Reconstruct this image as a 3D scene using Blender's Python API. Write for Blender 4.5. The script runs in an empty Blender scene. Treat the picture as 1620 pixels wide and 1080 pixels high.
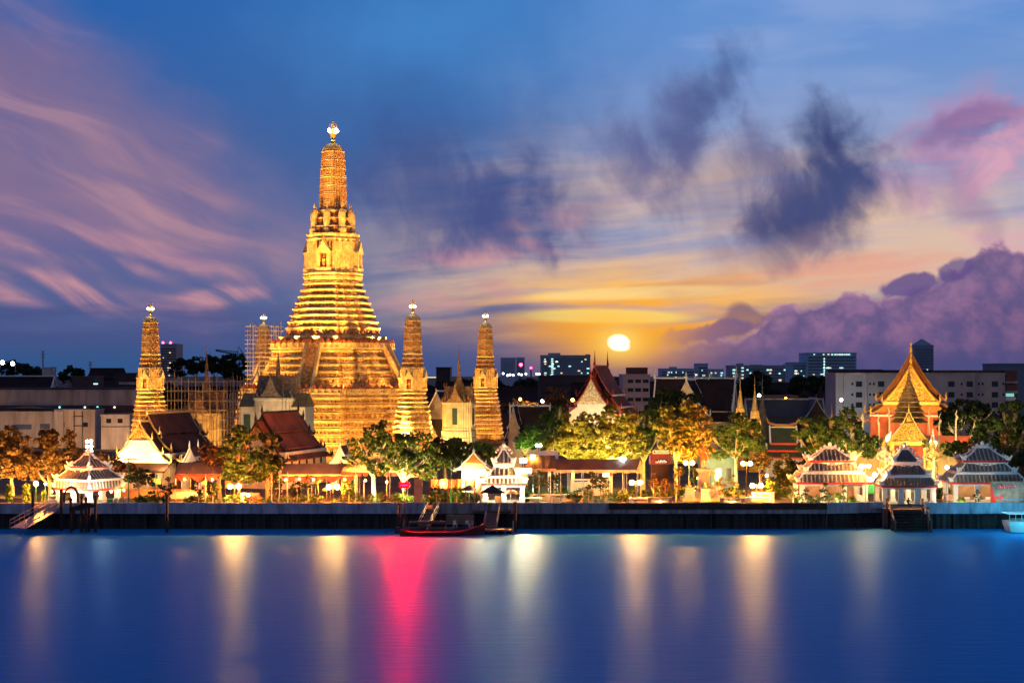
import bpy, math, random
import numpy as np
from mathutils import Vector, Matrix

scene = bpy.context.scene
F = 2650.0          # focal length in photo pixels (photo is 1620 wide)
CZ = 21.0           # camera height above the river
HZ = 590.0          # horizon row
G = 2.6             # ground level of the temple bank
def X(px, Y): return (px - 810.0) * Y / F
def Z(py, Y): return CZ - (py - HZ) * Y / F
def R(d): return math.radians(d)
def c(r, g, b):
    f = lambda v: (v/255/12.92) if v/255 <= .04045 else ((v/255+.055)/1.055)**2.4
    return (f(r), f(g), f(b))

# ---------------------------------------------------------------- camera
cam = bpy.data.cameras.new('camera'); camo = bpy.data.objects.new('camera', cam)
scene.collection.objects.link(camo); scene.camera = camo
camo.location = (0, 0, CZ); camo.rotation_euler = (R(90), 0, 0)
cam.sensor_width = 36; cam.lens = F/1620*36; cam.shift_y = 50/1620
cam.clip_end = 20000; cam.clip_start = .5

# ---------------------------------------------------------------- world: dusk sky with clouds, all in sky directions
world = bpy.data.worlds.new('World'); scene.world = world; world.use_nodes = True
nt = world.node_tree; nt.nodes.clear()
def lk(a, sock):
    if hasattr(a, 'is_output'): nt.links.new(a, sock)
    else: sock.default_value = a
def M(op, a, b=None, d=None, clamp=False):
    n = nt.nodes.new('ShaderNodeMath'); n.operation = op; n.use_clamp = clamp
    lk(a, n.inputs[0])
    if b is not None: lk(b, n.inputs[1])
    if d is not None: lk(d, n.inputs[2])
    return n.outputs[0]
def add(a, b): return M('ADD', a, b)
def sub(a, b): return M('SUBTRACT', a, b)
def mul(a, b): return M('MULTIPLY', a, b)
def sstep(a, b, x, lo=0., hi=1.):
    n = nt.nodes.new('ShaderNodeMapRange'); n.interpolation_type = 'SMOOTHSTEP'
    if a > b: a, b, lo, hi = b, a, hi, lo
    lk(x, n.inputs[0]); n.inputs[1].default_value = a; n.inputs[2].default_value = b
    n.inputs[3].default_value = lo; n.inputs[4].default_value = hi
    return n.outputs[0]
def mix(f, a, b):
    n = nt.nodes.new('ShaderNodeMix'); n.data_type = 'RGBA'
    lk(f, n.inputs[0])
    lk(a if hasattr(a, 'is_output') else (*a, 1), n.inputs[6]); lk(b if hasattr(b, 'is_output') else (*b, 1), n.inputs[7])
    return n.outputs[2]
def vec(x, y, z):
    n = nt.nodes.new('ShaderNodeCombineXYZ'); lk(add(x, z*7.13), n.inputs[0]); lk(y, n.inputs[1]); return n.outputs[0]
def noise(v, detail=5, rough=.55, dist=0., scale=1.):
    n = nt.nodes.new('ShaderNodeTexNoise'); n.noise_dimensions = '2D'; lk(v, n.inputs['Vector']); n.inputs['Scale'].default_value = scale
    n.inputs['Detail'].default_value = detail; n.inputs['Roughness'].default_value = rough; n.inputs['Distortion'].default_value = dist
    return n.outputs[0]
def curve(x, x0, x1, pts):
    """piecewise curve of x given as (x, value) points"""
    n = nt.nodes.new('ShaderNodeFloatCurve'); cu = n.mapping.curves[0]
    lo = min(p[1] for p in pts); hi = max(p[1] for p in pts)
    q = [((p[0]-x0)/(x1-x0), (p[1]-lo)/(hi-lo)) for p in pts]
    while len(cu.points) < len(q): cu.points.new(.5, .5)
    for p, (a, b) in zip(cu.points, q): p.location = (a, b)
    n.mapping.update()
    t = M('DIVIDE', sub(x, x0), x1-x0, clamp=True); lk(t, n.inputs[1])
    return add(mul(n.outputs[0], hi-lo), lo)
tc = nt.nodes.new('ShaderNodeTexCoord'); sp = nt.nodes.new('ShaderNodeSeparateXYZ')
nt.links.new(tc.outputs['Generated'], sp.inputs[0]); dx, dy, dz = sp.outputs
az = M('ARCTAN2', dx, dy); el = M('ARCSINE', dz)
# angular units: 2650 per radian, so that azimuth and elevation read like distances on the sky
SX = add(mul(az, 2650*1.02), 810.); SY = sub(590., mul(el, 2650*1.015))
def rot(cx, cy, deg):
    a = R(deg); X_ = sub(SX, cx); Y_ = sub(SY, cy)
    return add(mul(X_, math.cos(a)), mul(Y_, math.sin(a))), add(mul(X_, -math.sin(a)), mul(Y_, math.cos(a)))
def blob(cx, cy, sx, sy, deg=0, wx=None, wy=None):
    s, t = rot(cx, cy, deg)
    if wx is not None: s = add(s, wx); t = add(t, wy)
    q = add(M('POWER', M('ABSOLUTE', M('DIVIDE', s, sx)), 2.), M('POWER', M('ABSOLUTE', M('DIVIDE', t, sy)), 2.))
    return M('EXPONENT', mul(q, -1.))
# warps
wn1 = sub(noise(vec(mul(SX, 1/150), mul(SY, 1/150), 3.1), 4), .5); wn2 = sub(noise(vec(mul(SX, 1/150), mul(SY, 1/150), 9.7), 4), .5)
left = mix(sstep(330, -30, SY), mix(sstep(600, 300, SY), c(40, 90, 142), c(64, 98, 156)), c(40, 98, 172))
right = mix(sstep(310, -10, SY), mix(sstep(600, 330, SY), c(150, 120, 140), c(138, 158, 200)), c(96, 144, 210))
sky = mix(sstep(620, 1130, add(SX, mul(wn1, 260))), left, right)
# broad light-blue veil in the upper right
veil = noise(vec(mul(SX, 1/420), mul(SY, 1/90), 1.3), 4, .5)
sky = mix(mul(sstep(.42, .75, veil), mul(sstep(700, 1050, SX), sstep(360, 120, SY, 0, .55))), sky, c(150, 172, 218))
# deeper blue patches, upper middle
sky = mix(mul(blob(640, 190, 230, 170, 25, mul(wn1, 260), mul(wn2, 160)), .6), sky, c(58, 96, 156))
sky = mix(mul(blob(680, 40, 240, 110, 0, mul(wn1, 160), mul(wn2, 120)), .85), sky, c(66, 132, 200))
wl1 = sub(noise(vec(mul(SX, 1/240), mul(SY, 1/130), 3.7), 1, .4), .5); wl2 = sub(noise(vec(mul(SX, 1/260), mul(SY, 1/120), 8.2), 1, .4), .5)
# warm glow round the setting sun, and streaky cirrus in it
st_s, st_t = rot(980, 540, -4)
cir = noise(vec(mul(add(st_s, mul(wl1, 160)), 1/360), mul(add(st_t, mul(wl2, 22)), 1/34), 5.5), 5, .5, .1)
cir2 = noise(vec(mul(st_s, 1/520), mul(add(st_t, mul(wl1, 30)), 1/60), 15.5), 5, .55, .1)
peach = blob(1150, 395, 560, 165, -2, mul(wn1, 160), mul(wn2, 90))
sky = mix(mul(sstep(.05, .8, peach), sstep(.20, .66, cir2)), sky, c(222, 190, 168))
sky = mix(mul(sstep(.05, .6, blob(1130, 395, 520, 130, -4)), sstep(.54, .80, cir, 0, .5)), sky, c(148, 134, 158))
orange = blob(1010, 492, 300, 72, -3, mul(wn1, 120), mul(wn2, 50))
sky = mix(mul(sstep(.03, .8, orange), sstep(.28, .52, cir)), sky, c(249, 190, 106))
sky = mix(mul(sstep(.10, .8, orange), sstep(.50, .66, cir2, 0, .8)), sky, c(205, 140, 100))
gold = blob(995, 515, 165, 44, 0, mul(wn1, 60), mul(wn2, 30))
sky = mix(mul(sstep(.04, .7, gold), sstep(.22, .5, cir)), sky, c(252, 168, 32))
sky = mix(mul(sstep(.05, .5, blob(960, 499, 120, 10, 1)), .9), sky, c(255, 228, 120))
sky = mix(mul(sstep(.05, .5, blob(1010, 462, 150, 9, -2)), mul(cir, 1.2)), sky, c(255, 226, 150))
# salmon streaks to the right of the sun
sky = mix(mul(sstep(.05, .8, blob(1300, 425, 240, 36, -5, mul(wn1, 120), mul(wn2, 70))), sstep(.38, .62, cir, 0, .75)), sky, c(230, 164, 142))
# rosy cloud at the right edge
rose = blob(1560, 235, 190, 85, -16, mul(wn1, 170), mul(wn2, 150))
fn = noise(vec(mul(SX, 1/160), mul(SY, 1/70), 6.6), 6, .6, .6)
sky = mix(mul(sstep(.12, .85, rose), sstep(.30, .60, fn, 0, .85)), sky, c(180, 138, 178))
sky = mix(mul(sstep(.3, .9, blob(1530, 222, 120, 42, -10, mul(wn1, 130), mul(wn2, 110))), .65), sky, c(120, 92, 150))
sky = mix(mul(sstep(.05, .8, blob(1590, 330, 130, 100, -30, mul(wn1, 130), mul(wn2, 90))), sstep(.42, .62, fn, 0, .7)), sky, c(226, 168, 186))
# pink fan of cloud on the left, streaks running down to the right
ps, pt = rot(0, 180, 24)
fan = noise(vec(mul(add(ps, mul(wn1, 160)), 1/560), mul(add(pt, mul(wl2, 110)), 1/110), 2.2), 5, .5, .15)
fan2 = noise(vec(mul(ps, 1/420), mul(add(pt, mul(wl1, 80)), 1/56), 12.2), 5, .5, .1)
edge = add(add(SY, mul(SX, -.66)), add(mul(wn1, 130), 10.))       # upper edge of the fan
fanm = mul(sstep(-90, 170, edge), sstep(560, 250, add(SX, mul(wn2, 220))))
low = sstep(520, 320, add(SY, add(mul(SX, -.22), mul(wn1, 190))))
pinkm = mul(mul(fanm, low), sstep(.28, .66, add(mul(fan, .8), mul(fan2, .22))))
sky = mix(mul(mul(fanm, sstep(480, 360, SY, .45, 1)), .72), sky, c(116, 104, 148))
sky = mix(mul(pinkm, .72), sky, mix(sstep(.45, .7, fan2), c(126, 106, 144), c(172, 132, 152)))
sky = mix(mul(mul(pinkm, blob(330, 350, 240, 120, 24)), .6), sky, c(204, 152, 154))
for (bx, by, sx, sy, dg, a) in ((90, 462, 150, 26, 10, .9), (330, 472, 80, 18, -8, .95), (250, 400, 190, 18, 14, .5), (120, 410, 150, 14, 14, .5), (760, 400, 150, 20, -4, .7), (700, 470, 120, 22, -5, .55), (860, 345, 160, 22, -12, .5)):
    sky = mix(mul(sstep(.08, .8, blob(bx, by, sx, sy, dg, mul(wn1, 130), mul(wn2, 40))), mul(sstep(.3, .62, fan2), a)), sky, c(208, 148, 156))
# dim violet low band
bandn = noise(vec(mul(SX, 1/300), mul(SY, 1/46), 21.), 5, .55, .2)
bandm = mul(sstep(455, 540, add(SY, mul(sub(bandn, .5), 150))), sub(1., mul(blob(1000, 500, 200, 46), .92)))
sky = mix(mul(bandm, .8), sky, c(66, 80, 134))
# dark drifting clouds, smeared by the wind
mS, mT = rot(1200, 300, 62)
sm = noise(vec(mul(add(mS, mul(wn1, 90)), 1/240), mul(add(mT, mul(wn2, 70)), 1/62), 8.), 3, .5, .2)
bl = noise(vec(mul(SX, 1/95), mul(SY, 1/110), 17.), 5, .6, .3)
for (bx, by, sx, sy, dg, a, col) in (
        (1306, 262, 66, 80, 24, 1.0, c(56, 70, 120)), (1256, 330, 48, 54, 20, 1.0, c(56, 70, 118)), (1330, 300, 66, 50, 0, .9, c(62, 76, 126)),
        (1225, 250, 60, 44, 40, .6, c(86, 90, 140)), (1112, 178, 38, 84, 34, .9, c(66, 84, 138)), (1060, 190, 44, 60, 40, .6, c(90, 100, 152)),
        (1010, 265, 70, 46, 30, .55, c(88, 94, 146)), (890, 300, 110, 46, 12, .42, c(84, 92, 142)), (800, 330, 74, 60, 10, .8, c(54, 74, 134)),
        (690, 310, 120, 70, 10, .7, c(54, 78, 138)), (1150, 300, 70, 60, 20, .45, c(112, 104, 144)), (1230, 395, 90, 24, -5, .5, c(150, 124, 140)),
        (1520, 330, 26, 70, -24, .45, c(146, 112, 164))):
    b = blob(bx, by, sx*1.45, sy*1.4, dg, mul(wn1, 90), mul(wn2, 70)); b = add(b, mul(add(mul(sub(sm, .5), .8), mul(sub(bl, .5), .9)), M('MULTIPLY', b, 4., clamp=True)))
    sky = mix(mul(sstep(.12, 1.02, b), a), sky, col)
# cumulus bank on the right
top = curve(SX, 860, 1760, [(860, 556), (960, 560), (1040, 552), (1110, 536), (1160, 534), (1190, 524), (1222, 492), (1290, 474), (1345, 466), (1395, 472), (1450, 452), (1505, 440), (1530, 408), (1565, 388), (1620, 398), (1690, 384), (1760, 400)])
puff = noise(vec(mul(SX, 1/62), mul(SY, 1/56), 31.), 6, .55, .5)
def voro(sc, z):
    n = nt.nodes.new('ShaderNodeTexVoronoi'); n.feature = 'F1'; n.voronoi_dimensions = '2D'
    lk(vec(add(mul(SX, sc), mul(wn1, .8)), add(mul(SY, sc), mul(wn2, .8)), z), n.inputs['Vector']); n.inputs['Scale'].default_value = 1
    return n.outputs['Distance']
vp = voro(1/44, 2.); vp2 = noise(vec(mul(SX, 1/17), mul(SY, 1/15), 3.3), 4, .6)
dcum = add(sub(SY, top), add(mul(sub(puff, .5), 42), add(mul(sub(.45, vp), 24), mul(sub(.5, vp2), 18))))
cumm = mul(sstep(-3, 7, dcum), sstep(930, 1120, SX))
shade = add(add(mul(sub(puff, .5), 1.3), mul(sub(.5, vp), .8)), mul(sub(.5, vp2), .8))
cumc = mix(sstep(-.4, .7, shade), c(92, 82, 132), c(146, 110, 150))
cumc = mix(sstep(0, 16, dcum, .55, 0), cumc, c(212, 158, 176))
cumc = mix(sstep(30, 120, dcum), cumc, mix(sstep(-.3, .6, shade), c(90, 80, 130), c(136, 100, 140)))
sky = mix(mul(cumm, .96), sky, cumc)
lowc = add(blob(1180, 500, 26, 30, 0), blob(1150, 520, 90, 14, -14))
sky = mix(mul(sstep(.3, .8, add(lowc, mul(mul(sub(puff, .5), .9), M('MULTIPLY', lowc, 4., clamp=True)))), .8), sky, c(124, 96, 118))
for (bx, by, sx, sy, a) in ((1445, 452, 64, 24, .9), (1500, 430, 30, 20, .8), (1120, 528, 110, 16, .7)):
    b = blob(bx, by, sx, sy, -8, mul(wn1, 60), mul(wn2, 50)); b = add(b, mul(mul(sub(puff, .5), .9), M('MULTIPLY', b, 4., clamp=True)))
    sky = mix(mul(sstep(.34, .7, b), a), sky, c(96, 80, 138))
# haze along the horizon
sky = mix(sstep(518, 584, SY, 0, .82), sky, mix(sstep(500, 1000, SX), c(38, 86, 138), c(66, 74, 126)))
# the sun, low and half behind the cloud edge
sunb = add(blob(983, 542, 21, 16, 14), mul(sub(puff, .5), .6))
sunm = mul(sstep(.36, .72, sunb), sstep(557, 551, add(SY, mul(sub(puff, .5), 10))))
sky = mix(mul(blob(984, 540, 74, 34, 0), sstep(.3, .5, cir, .55, 1)), sky, c(255, 180, 34))
sky = mix(mul(blob(984, 532, 130, 60, 0), .45), sky, c(255, 172, 48))
sky = mix(mul(blob(983, 541, 34, 24, 0), .75), sky, c(255, 222, 120))
nsun = nt.nodes.new('ShaderNodeMix'); nsun.data_type = 'RGBA'; nsun.clamp_factor = True
lk(sunm, nsun.inputs[0]); nt.links.new(sky, nsun.inputs[6]); nsun.inputs[7].default_value = (3.2, 2.6, 1.5, 1); sky = nsun.outputs[2]
# deep blue overhead, dim dusk behind, dark below
sky = mix(sstep(.215, .42, el), sky, c(4, 60, 150))
sky = mix(sstep(.55, -.1, dy), sky, c(96, 100, 136))
sky = mix(sstep(-.002, -.03, el), sky, c(20, 24, 38))
bg = nt.nodes.new('ShaderNodeBackground'); nt.links.new(sky, bg.inputs[0]); bg.inputs[1].default_value = 1.0
# a little of the physical twilight sky under it
nis = nt.nodes.new('ShaderNodeTexSky'); nis.sky_type = 'NISHITA'; nis.sun_disc = False
nis.sun_elevation = R(1.0); nis.sun_rotation = R(3.7)
bg2 = nt.nodes.new('ShaderNodeBackground'); nt.links.new(nis.outputs[0], bg2.inputs[0]); bg2.inputs[1].default_value = .0008
ash = nt.nodes.new('ShaderNodeAddShader'); nt.links.new(bg.outputs[0], ash.inputs[0]); nt.links.new(bg2.outputs[0], ash.inputs[1])
wo = nt.nodes.new('ShaderNodeOutputWorld'); nt.links.new(ash.outputs[0], wo.inputs[0])

# ---------------------------------------------------------------- sun, exposure, render
sun = bpy.data.lights.new('sun', 'SUN'); suno = bpy.data.objects.new('sun', sun); scene.collection.objects.link(suno)
sun.energy = .12; sun.angle = R(.5); sun.color = (1, .62, .3)
suno.rotation_euler = (R(-89.0), 0, R(-3.7))     # low in the west, straight ahead, shining back at the river
vs = scene.view_settings; vs.view_transform = 'Standard'; vs.look = 'None'; vs.exposure = 0; vs.gamma = 1
cy = scene.cycles
world.cycles.sampling_method = 'MANUAL'; world.cycles.sample_map_resolution = 256
cy.use_denoising = True; cy.max_bounces = 5; cy.diffuse_bounces = 3; cy.glossy_bounces = 3; cy.transmission_bounces = 3
cy.sample_clamp_indirect = 4; cy.caustics_reflective = False; cy.caustics_refractive = False
cy.use_light_tree = True

# ================================================================= helpers
COL = scene.collection
rnd = random.Random(7)
class MB:
    """collects shapes, built as ONE mesh object"""
    def __init__(s): s.v = []; s.f = []; s.T = Matrix.Identity(4)
    def _add(s, vs, fs):
        b = len(s.v); T = s.T
        s.v += [tuple(T @ Vector(p)) for p in vs]; s.f += [tuple(b+i for i in f) for f in fs]
    def box(s, x0, x1, y0, y1, z0, z1):
        s._add([(x0,y0,z0),(x1,y0,z0),(x1,y1,z0),(x0,y1,z0),(x0,y0,z1),(x1,y0,z1),(x1,y1,z1),(x0,y1,z1)],
               [(0,3,2,1),(4,5,6,7),(0,1,5,4),(1,2,6,5),(2,3,7,6),(3,0,4,7)]); return s
    def cbox(s, x, y, z, sx, sy, sz, rz=0, tp=1.0):
        ca, sa = math.cos(rz), math.sin(rz); vs = []
        for k, q in ((0, 1.0), (1, tp)):
            for (a, b) in ((-1,-1),(1,-1),(1,1),(-1,1)):
                u, w = a*sx/2*q, b*sy/2*q
                vs.append((x+u*ca-w*sa, y+u*sa+w*ca, z+k*sz))
        s._add(vs, [(0,3,2,1),(4,5,6,7),(0,1,5,4),(1,2,6,5),(2,3,7,6),(3,0,4,7)]); return s
    def loft(s, rings, caps=True, closed=True):
        n = len(rings[0]); vs = [p for r in rings for p in r]; fs = []
        for i in range(len(rings)-1):
            for j in range(n if closed else n-1):
                a = i*n+j; b = i*n+(j+1) % n; fs.append((a, b, b+n, a+n))
        if caps: fs.append(tuple(range(n-1, -1, -1))); fs.append(tuple((len(rings)-1)*n+j for j in range(n)))
        s._add(vs, fs); return s
    def lathe(s, x, y, prof, n=12, sq=False, rz=0):
        k = 1.0
        rings = [[(x+r*math.cos(rz+2*math.pi*j/n), y+r*math.sin(rz+2*math.pi*j/n), z) for j in range(n)] for r, z in prof]
        return s.loft(rings)
    def tube(s, pts, rad, n=6):
        pts = [Vector(p) for p in pts]
        if not hasattr(rad, '__len__'): rad = [rad]*len(pts)
        rings = []
        for i, p in enumerate(pts):
            t = (pts[min(i+1, len(pts)-1)] - pts[max(i-1, 0)]).normalized()
            up = Vector((0,0,1)) if abs(t.z) < .9 else Vector((1,0,0))
            a = t.cross(up).normalized(); b = t.cross(a).normalized()
            rings.append([p + a*(rad[i]*math.cos(2*math.pi*j/n)) + b*(rad[i]*math.sin(2*math.pi*j/n)) for j in range(n)])
        return s.loft(rings)
    def prism(s, poly, y0, y1):
        """polygon in x,z extruded along y"""
        return s.loft([[(px, y0, pz) for px, pz in poly], [(px, y1, pz) for px, pz in poly]])
    def prismx(s, poly, x0, x1):
        return s.loft([[(x0, py, pz) for py, pz in poly], [(x1, py, pz) for py, pz in poly]])
    def ball(s, x, y, z, rx, ry=None, rz=None, n=10, m=6, jit=0):
        ry = ry or rx; rz = rz or rx
        rings = []
        for i in range(m+1):
            th = math.pi*i/m; th = min(max(th, .05), math.pi-.05)
            rings.append([(x+rx*math.sin(th)*math.cos(2*math.pi*j/n)*(1+jit*rnd.uniform(-1,1)), y+ry*math.sin(th)*math.sin(2*math.pi*j/n)*(1+jit*rnd.uniform(-1,1)), z-rz*math.cos(th)) for j in range(n)])
        return s.loft(rings)
    def build(s, name, m, parent=None, smooth=False):
        me = bpy.data.meshes.new(name); me.from_pydata(s.v, [], s.f); me.update()
        if m: me.materials.append(m)
        if smooth: me.polygons.foreach_set('use_smooth', [True]*len(me.polygons))
        o = bpy.data.objects.new(name, me); COL.objects.link(o)
        if parent: o.parent = parent
        return o
def quads(name, V, m, parent=None):
    """V: (n,4,3) array of leaf faces as one mesh"""
    n = len(V); me = bpy.data.meshes.new(name)
    me.vertices.add(n*4); me.vertices.foreach_set('co', V.reshape(-1).astype(np.float32))
    me.loops.add(n*4); me.loops.foreach_set('vertex_index', np.arange(n*4, dtype=np.int32))
    me.polygons.add(n); me.polygons.foreach_set('loop_start', np.arange(0, n*4, 4, dtype=np.int32)); me.polygons.foreach_set('loop_total', np.full(n, 4, dtype=np.int32))
    me.update(calc_edges=True); me.validate(); me.materials.append(m)
    o = bpy.data.objects.new(name, me); COL.objects.link(o)
    if parent: o.parent = parent
    return o
def thing(name, label, cat, loc=(0,0,0), rz=0, group=None):
    o = bpy.data.objects.new(name, None); COL.objects.link(o); o.empty_display_size = .2
    o.location = loc; o.rotation_euler = (0, 0, rz); o['label'] = label; o['category'] = cat
    if group: o['group'] = group
    return o
def tag(o, label, cat, group=None):
    o['label'] = label; o['category'] = cat
    if group: o['group'] = group
    return o
def kindof(o, k): o['kind'] = k; return o
def kids(o): return [x for x in list(COL.objects) if x.parent == o]
def copy_tree(o, parent=None):
    n = o.copy(); COL.objects.link(n)
    if parent: n.parent = parent
    for ch in CH.get(o.name, []) or kids(o): copy_tree(ch, n)
    return n
CH = {}
def dup(root, label, loc, rz=0, group=None, scale=1.0):
    n = copy_tree(root); n.location = loc; n.rotation_euler = (0, 0, rz); n['label'] = label
    n.scale = (scale,)*3 if not hasattr(scale, '__len__') else scale
    if group: n['group'] = group
    return n

# ----------------------------------------------------------------- materials
MATS = {}
def mat(name, col, rough=.75, var=.25, scale=.6, metal=0, bump=.0, bscale=6., col2=None, emit=None, es=0, cells=None, wave=None, spec=.3, trans=0, stretch=None):
    if name in MATS: return MATS[name]
    m = bpy.data.materials.new(name); m.use_nodes = True; t = m.node_tree; p = t.nodes['Principled BSDF']
    L = t.links.new
    tcn = t.nodes.new('ShaderNodeTexCoord'); co = tcn.outputs['Object']
    n = t.nodes.new('ShaderNodeTexNoise')
    if stretch:
        mpn = t.nodes.new('ShaderNodeMapping'); mpn.inputs['Scale'].default_value = stretch; L(co, mpn.inputs[0]); L(mpn.outputs[0], n.inputs['Vector'])
    else: L(co, n.inputs['Vector'])
    n.inputs['Scale'].default_value = scale; n.inputs['Detail'].default_value = 6; n.inputs['Roughness'].default_value = .6
    rp = t.nodes.new('ShaderNodeMapRange'); L(n.outputs[0], rp.inputs[0]); rp.inputs[1].default_value = .32; rp.inputs[2].default_value = .68
    mx = t.nodes.new('ShaderNodeMix'); mx.data_type = 'RGBA'; L(rp.outputs[0], mx.inputs[0])
    a = [max(0, v*(1-var)) for v in col]; b = [min(1, v*(1+var)) for v in (col2 or col)]
    mx.inputs[6].default_value = (*a, 1); mx.inputs[7].default_value = (*b, 1); out = mx.outputs[2]; hgt = n.outputs[0]
    if cells:      # small inlaid pieces
        sc, ca, amt = cells
        vo = t.nodes.new('ShaderNodeTexVoronoi'); L(co, vo.inputs['Vector']); vo.inputs['Scale'].default_value = sc
        hs = t.nodes.new('ShaderNodeSeparateColor'); L(vo.outputs['Color'], hs.inputs[0])
        m2 = t.nodes.new('ShaderNodeMix'); m2.data_type = 'RGBA'
        r2 = t.nodes.new('ShaderNodeMapRange'); L(hs.outputs[0], r2.inputs[0]); r2.inputs[1].default_value = .45; r2.inputs[2].default_value = .8; r2.inputs[4].default_value = amt
        L(r2.outputs[0], m2.inputs[0]); L(out, m2.inputs[6]); m2.inputs[7].default_value = (*ca, 1); out = m2.outputs[2]; hgt = vo.outputs['Distance']
    if wave:       # tile or plank courses: (scale, axis, darkening)
        w = t.nodes.new('ShaderNodeTexWave'); w.bands_direction = wave[1]; L(co, w.inputs['Vector']); w.inputs['Scale'].default_value = wave[0]; w.inputs['Distortion'].default_value = .6; w.inputs['Detail'].default_value = 2
        m3 = t.nodes.new('ShaderNodeMix'); m3.data_type = 'RGBA'; m3.blend_type = 'MULTIPLY'; L(w.outputs[0], m3.inputs[0])
        m3.inputs[0].default_value = 1
        r3 = t.nodes.new('ShaderNodeMapRange'); L(w.outputs[0], r3.inputs[0]); r3.inputs[3].default_value = 1-wave[2]; r3.inputs[4].default_value = 1
        t.links.remove(m3.inputs[0].links[0]); m3.inputs[0].default_value = 1
        L(out, m3.inputs[6]); L(r3.outputs[0], m3.inputs[7]); out = m3.outputs[2]; hgt = w.outputs[0]
    L(out, p.inputs['Base Color']); p.inputs['Roughness'].default_value = rough; p.inputs['Metallic'].default_value = metal
    p.inputs['Specular IOR Level'].default_value = spec
    if bump:
        if cells or wave: hb = hgt
        else:
            n2 = t.nodes.new('ShaderNodeTexNoise'); L(co, n2.inputs['Vector']); n2.inputs['Scale'].default_value = bscale; n2.inputs['Detail'].default_value = 4; hb = n2.outputs[0]
        bp = t.nodes.new('ShaderNodeBump'); L(hb, bp.inputs['Height']); bp.inputs['Strength'].default_value = bump; bp.inputs['Distance'].default_value = .12
        L(bp.outputs[0], p.inputs['Normal'])
    if emit: p.inputs['Emission Color'].default_value = (*emit, 1); p.inputs['Emission Strength'].default_value = es
    if trans:
        tr = t.nodes.new('ShaderNodeBsdfTranslucent'); L(out, tr.inputs[0]); ms = t.nodes.new('ShaderNodeMixShader'); ms.inputs[0].default_value = trans
        L(p.outputs[0], ms.inputs[1]); L(tr.outputs[0], ms.inputs[2]); L(ms.outputs[0], t.nodes['Material Output'].inputs[0])
    MATS[name] = m; return m
def glow(name, col, s): return mat(name, (.8,.8,.8), .5, 0, emit=col, es=s)
porcelain = mat('inlaid_porcelain', (.74,.49,.18), .5, .25, .5, col2=(.86,.63,.27), cells=(3.2, (.50,.20,.06), .5), bump=.35)
porc_dark = mat('shaded_relief', (.50,.21,.06), .6, .35, 1.5, col2=(.68,.38,.13), cells=(3, (.28,.07,.02), .6), bump=.6)  # darker, redder porcelain; shading of the gaps put into the relief colour
porc_red = mat('red_glazed_finial', (.42,.11,.04), .45, .3, 2)
gilt = mat('gilded_carving', (.72,.46,.10), .38, .35, 1.2, cells=(5.5, (.25,.09,.02), .8), bump=.9, metal=.25)
gold_plain = mat('gilded_trim', (.75,.48,.12), .35, .2, 2, metal=.35)
roof_brown = mat('brown_glazed_tile', (.115,.05,.03), .75, .3, .35, wave=(3.2, 'Z', .35), bump=.25, spec=.12)
roof_red = mat('red_orange_lit_tile', (.34,.085,.03), .75, .3, .35, wave=(3.2, 'Z', .3), bump=.25, spec=.12)
roof_dark = mat('dark_roof_tile', (.035,.022,.024), .8, .3, .3, wave=(3, 'Z', .3), bump=.2, spec=.1)
roof_slate = mat('grey_blue_roof', (.035,.042,.06), .6, .3, .2)
white_plaster = mat('white_plaster', (.74,.70,.62), .7, .12, .5, bump=.08)
white_trim = mat('white_trim', (.80,.78,.72), .6, .08, 1)
cream = mat('cream_plaster', (.66,.54,.36), .7, .18, .6, bump=.1)
red_paint = mat('red_paint', (.50,.03,.025), .5, .15, 1)
red_wall = mat('red_lacquer_wall', (.30,.045,.02), .55, .3, .5)
concrete = mat('stained_concrete', (.34,.31,.28), .85, .55, .9, bump=.3, stretch=(1.2, 1.2, .22))
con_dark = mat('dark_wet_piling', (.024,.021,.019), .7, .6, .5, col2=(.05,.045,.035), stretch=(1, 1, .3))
con_pink = mat('weathered_pale_wall', (.44,.36,.30), .85, .4, .35, bump=.1, stretch=(1, 1, .2))
con_blue = mat('pale_bluish_wall', (.40,.41,.44), .8, .5, .8, bump=.2, stretch=(1.2, 1.2, .22))
wood_dark = mat('dark_timber', (.045,.028,.018), .7, .4, 2)
wood = mat('weathered_timber', (.16,.10,.06), .75, .35, 2)
metal_grey = mat('galvanised_steel', (.30,.30,.30), .45, .2, 2, metal=.6)
metal_green = mat('green_painted_steel', (.05,.22,.06), .5, .2, 2)
metal_dark = mat('dark_steel', (.03,.03,.033), .5, .2, 2)
canvas_grey = mat('grey_canvas', (.085,.07,.07), .85, .2, .6)
canvas_brown = mat('brown_canvas', (.12,.065,.045), .85, .2, .6)
canvas_tan = mat('beige_canvas', (.48,.36,.22), .85, .12, .4)
canvas_dark = mat('dark_canvas', (.06,.05,.045), .85, .3, .6)
canvas_red = mat('red_cloth', (.45,.03,.025), .8, .2, 1)
glass_dark = mat('dark_window_glass', (.02,.024,.03), .15, .2, 1, spec=.5)
bamboo = mat('bamboo_pole', (.42,.28,.12), .6, .3, 1.5)
steel_tube = mat('pale_scaffold_tube', (.55,.50,.44), .5, .2, 1.5)
bronze = mat('bronze', (.42,.20,.05), .35, .25, 2, metal=.5)
stone_grey = mat('grey_stone', (.28,.26,.25), .8, .25, .8, bump=.2)
bark = mat('bark', (.26,.19,.12), .85, .35, 2.5, bump=.4)
def leafmat(name, a, b): return mat(name, a, .55, .25, .55, col2=b, trans=.35)
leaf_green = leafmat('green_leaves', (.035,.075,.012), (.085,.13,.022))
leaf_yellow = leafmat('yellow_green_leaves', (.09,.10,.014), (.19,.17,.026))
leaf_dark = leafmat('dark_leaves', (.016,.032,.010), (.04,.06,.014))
leaf_dry = leafmat('rusty_leaves', (.085,.05,.016), (.15,.09,.025))
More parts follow.
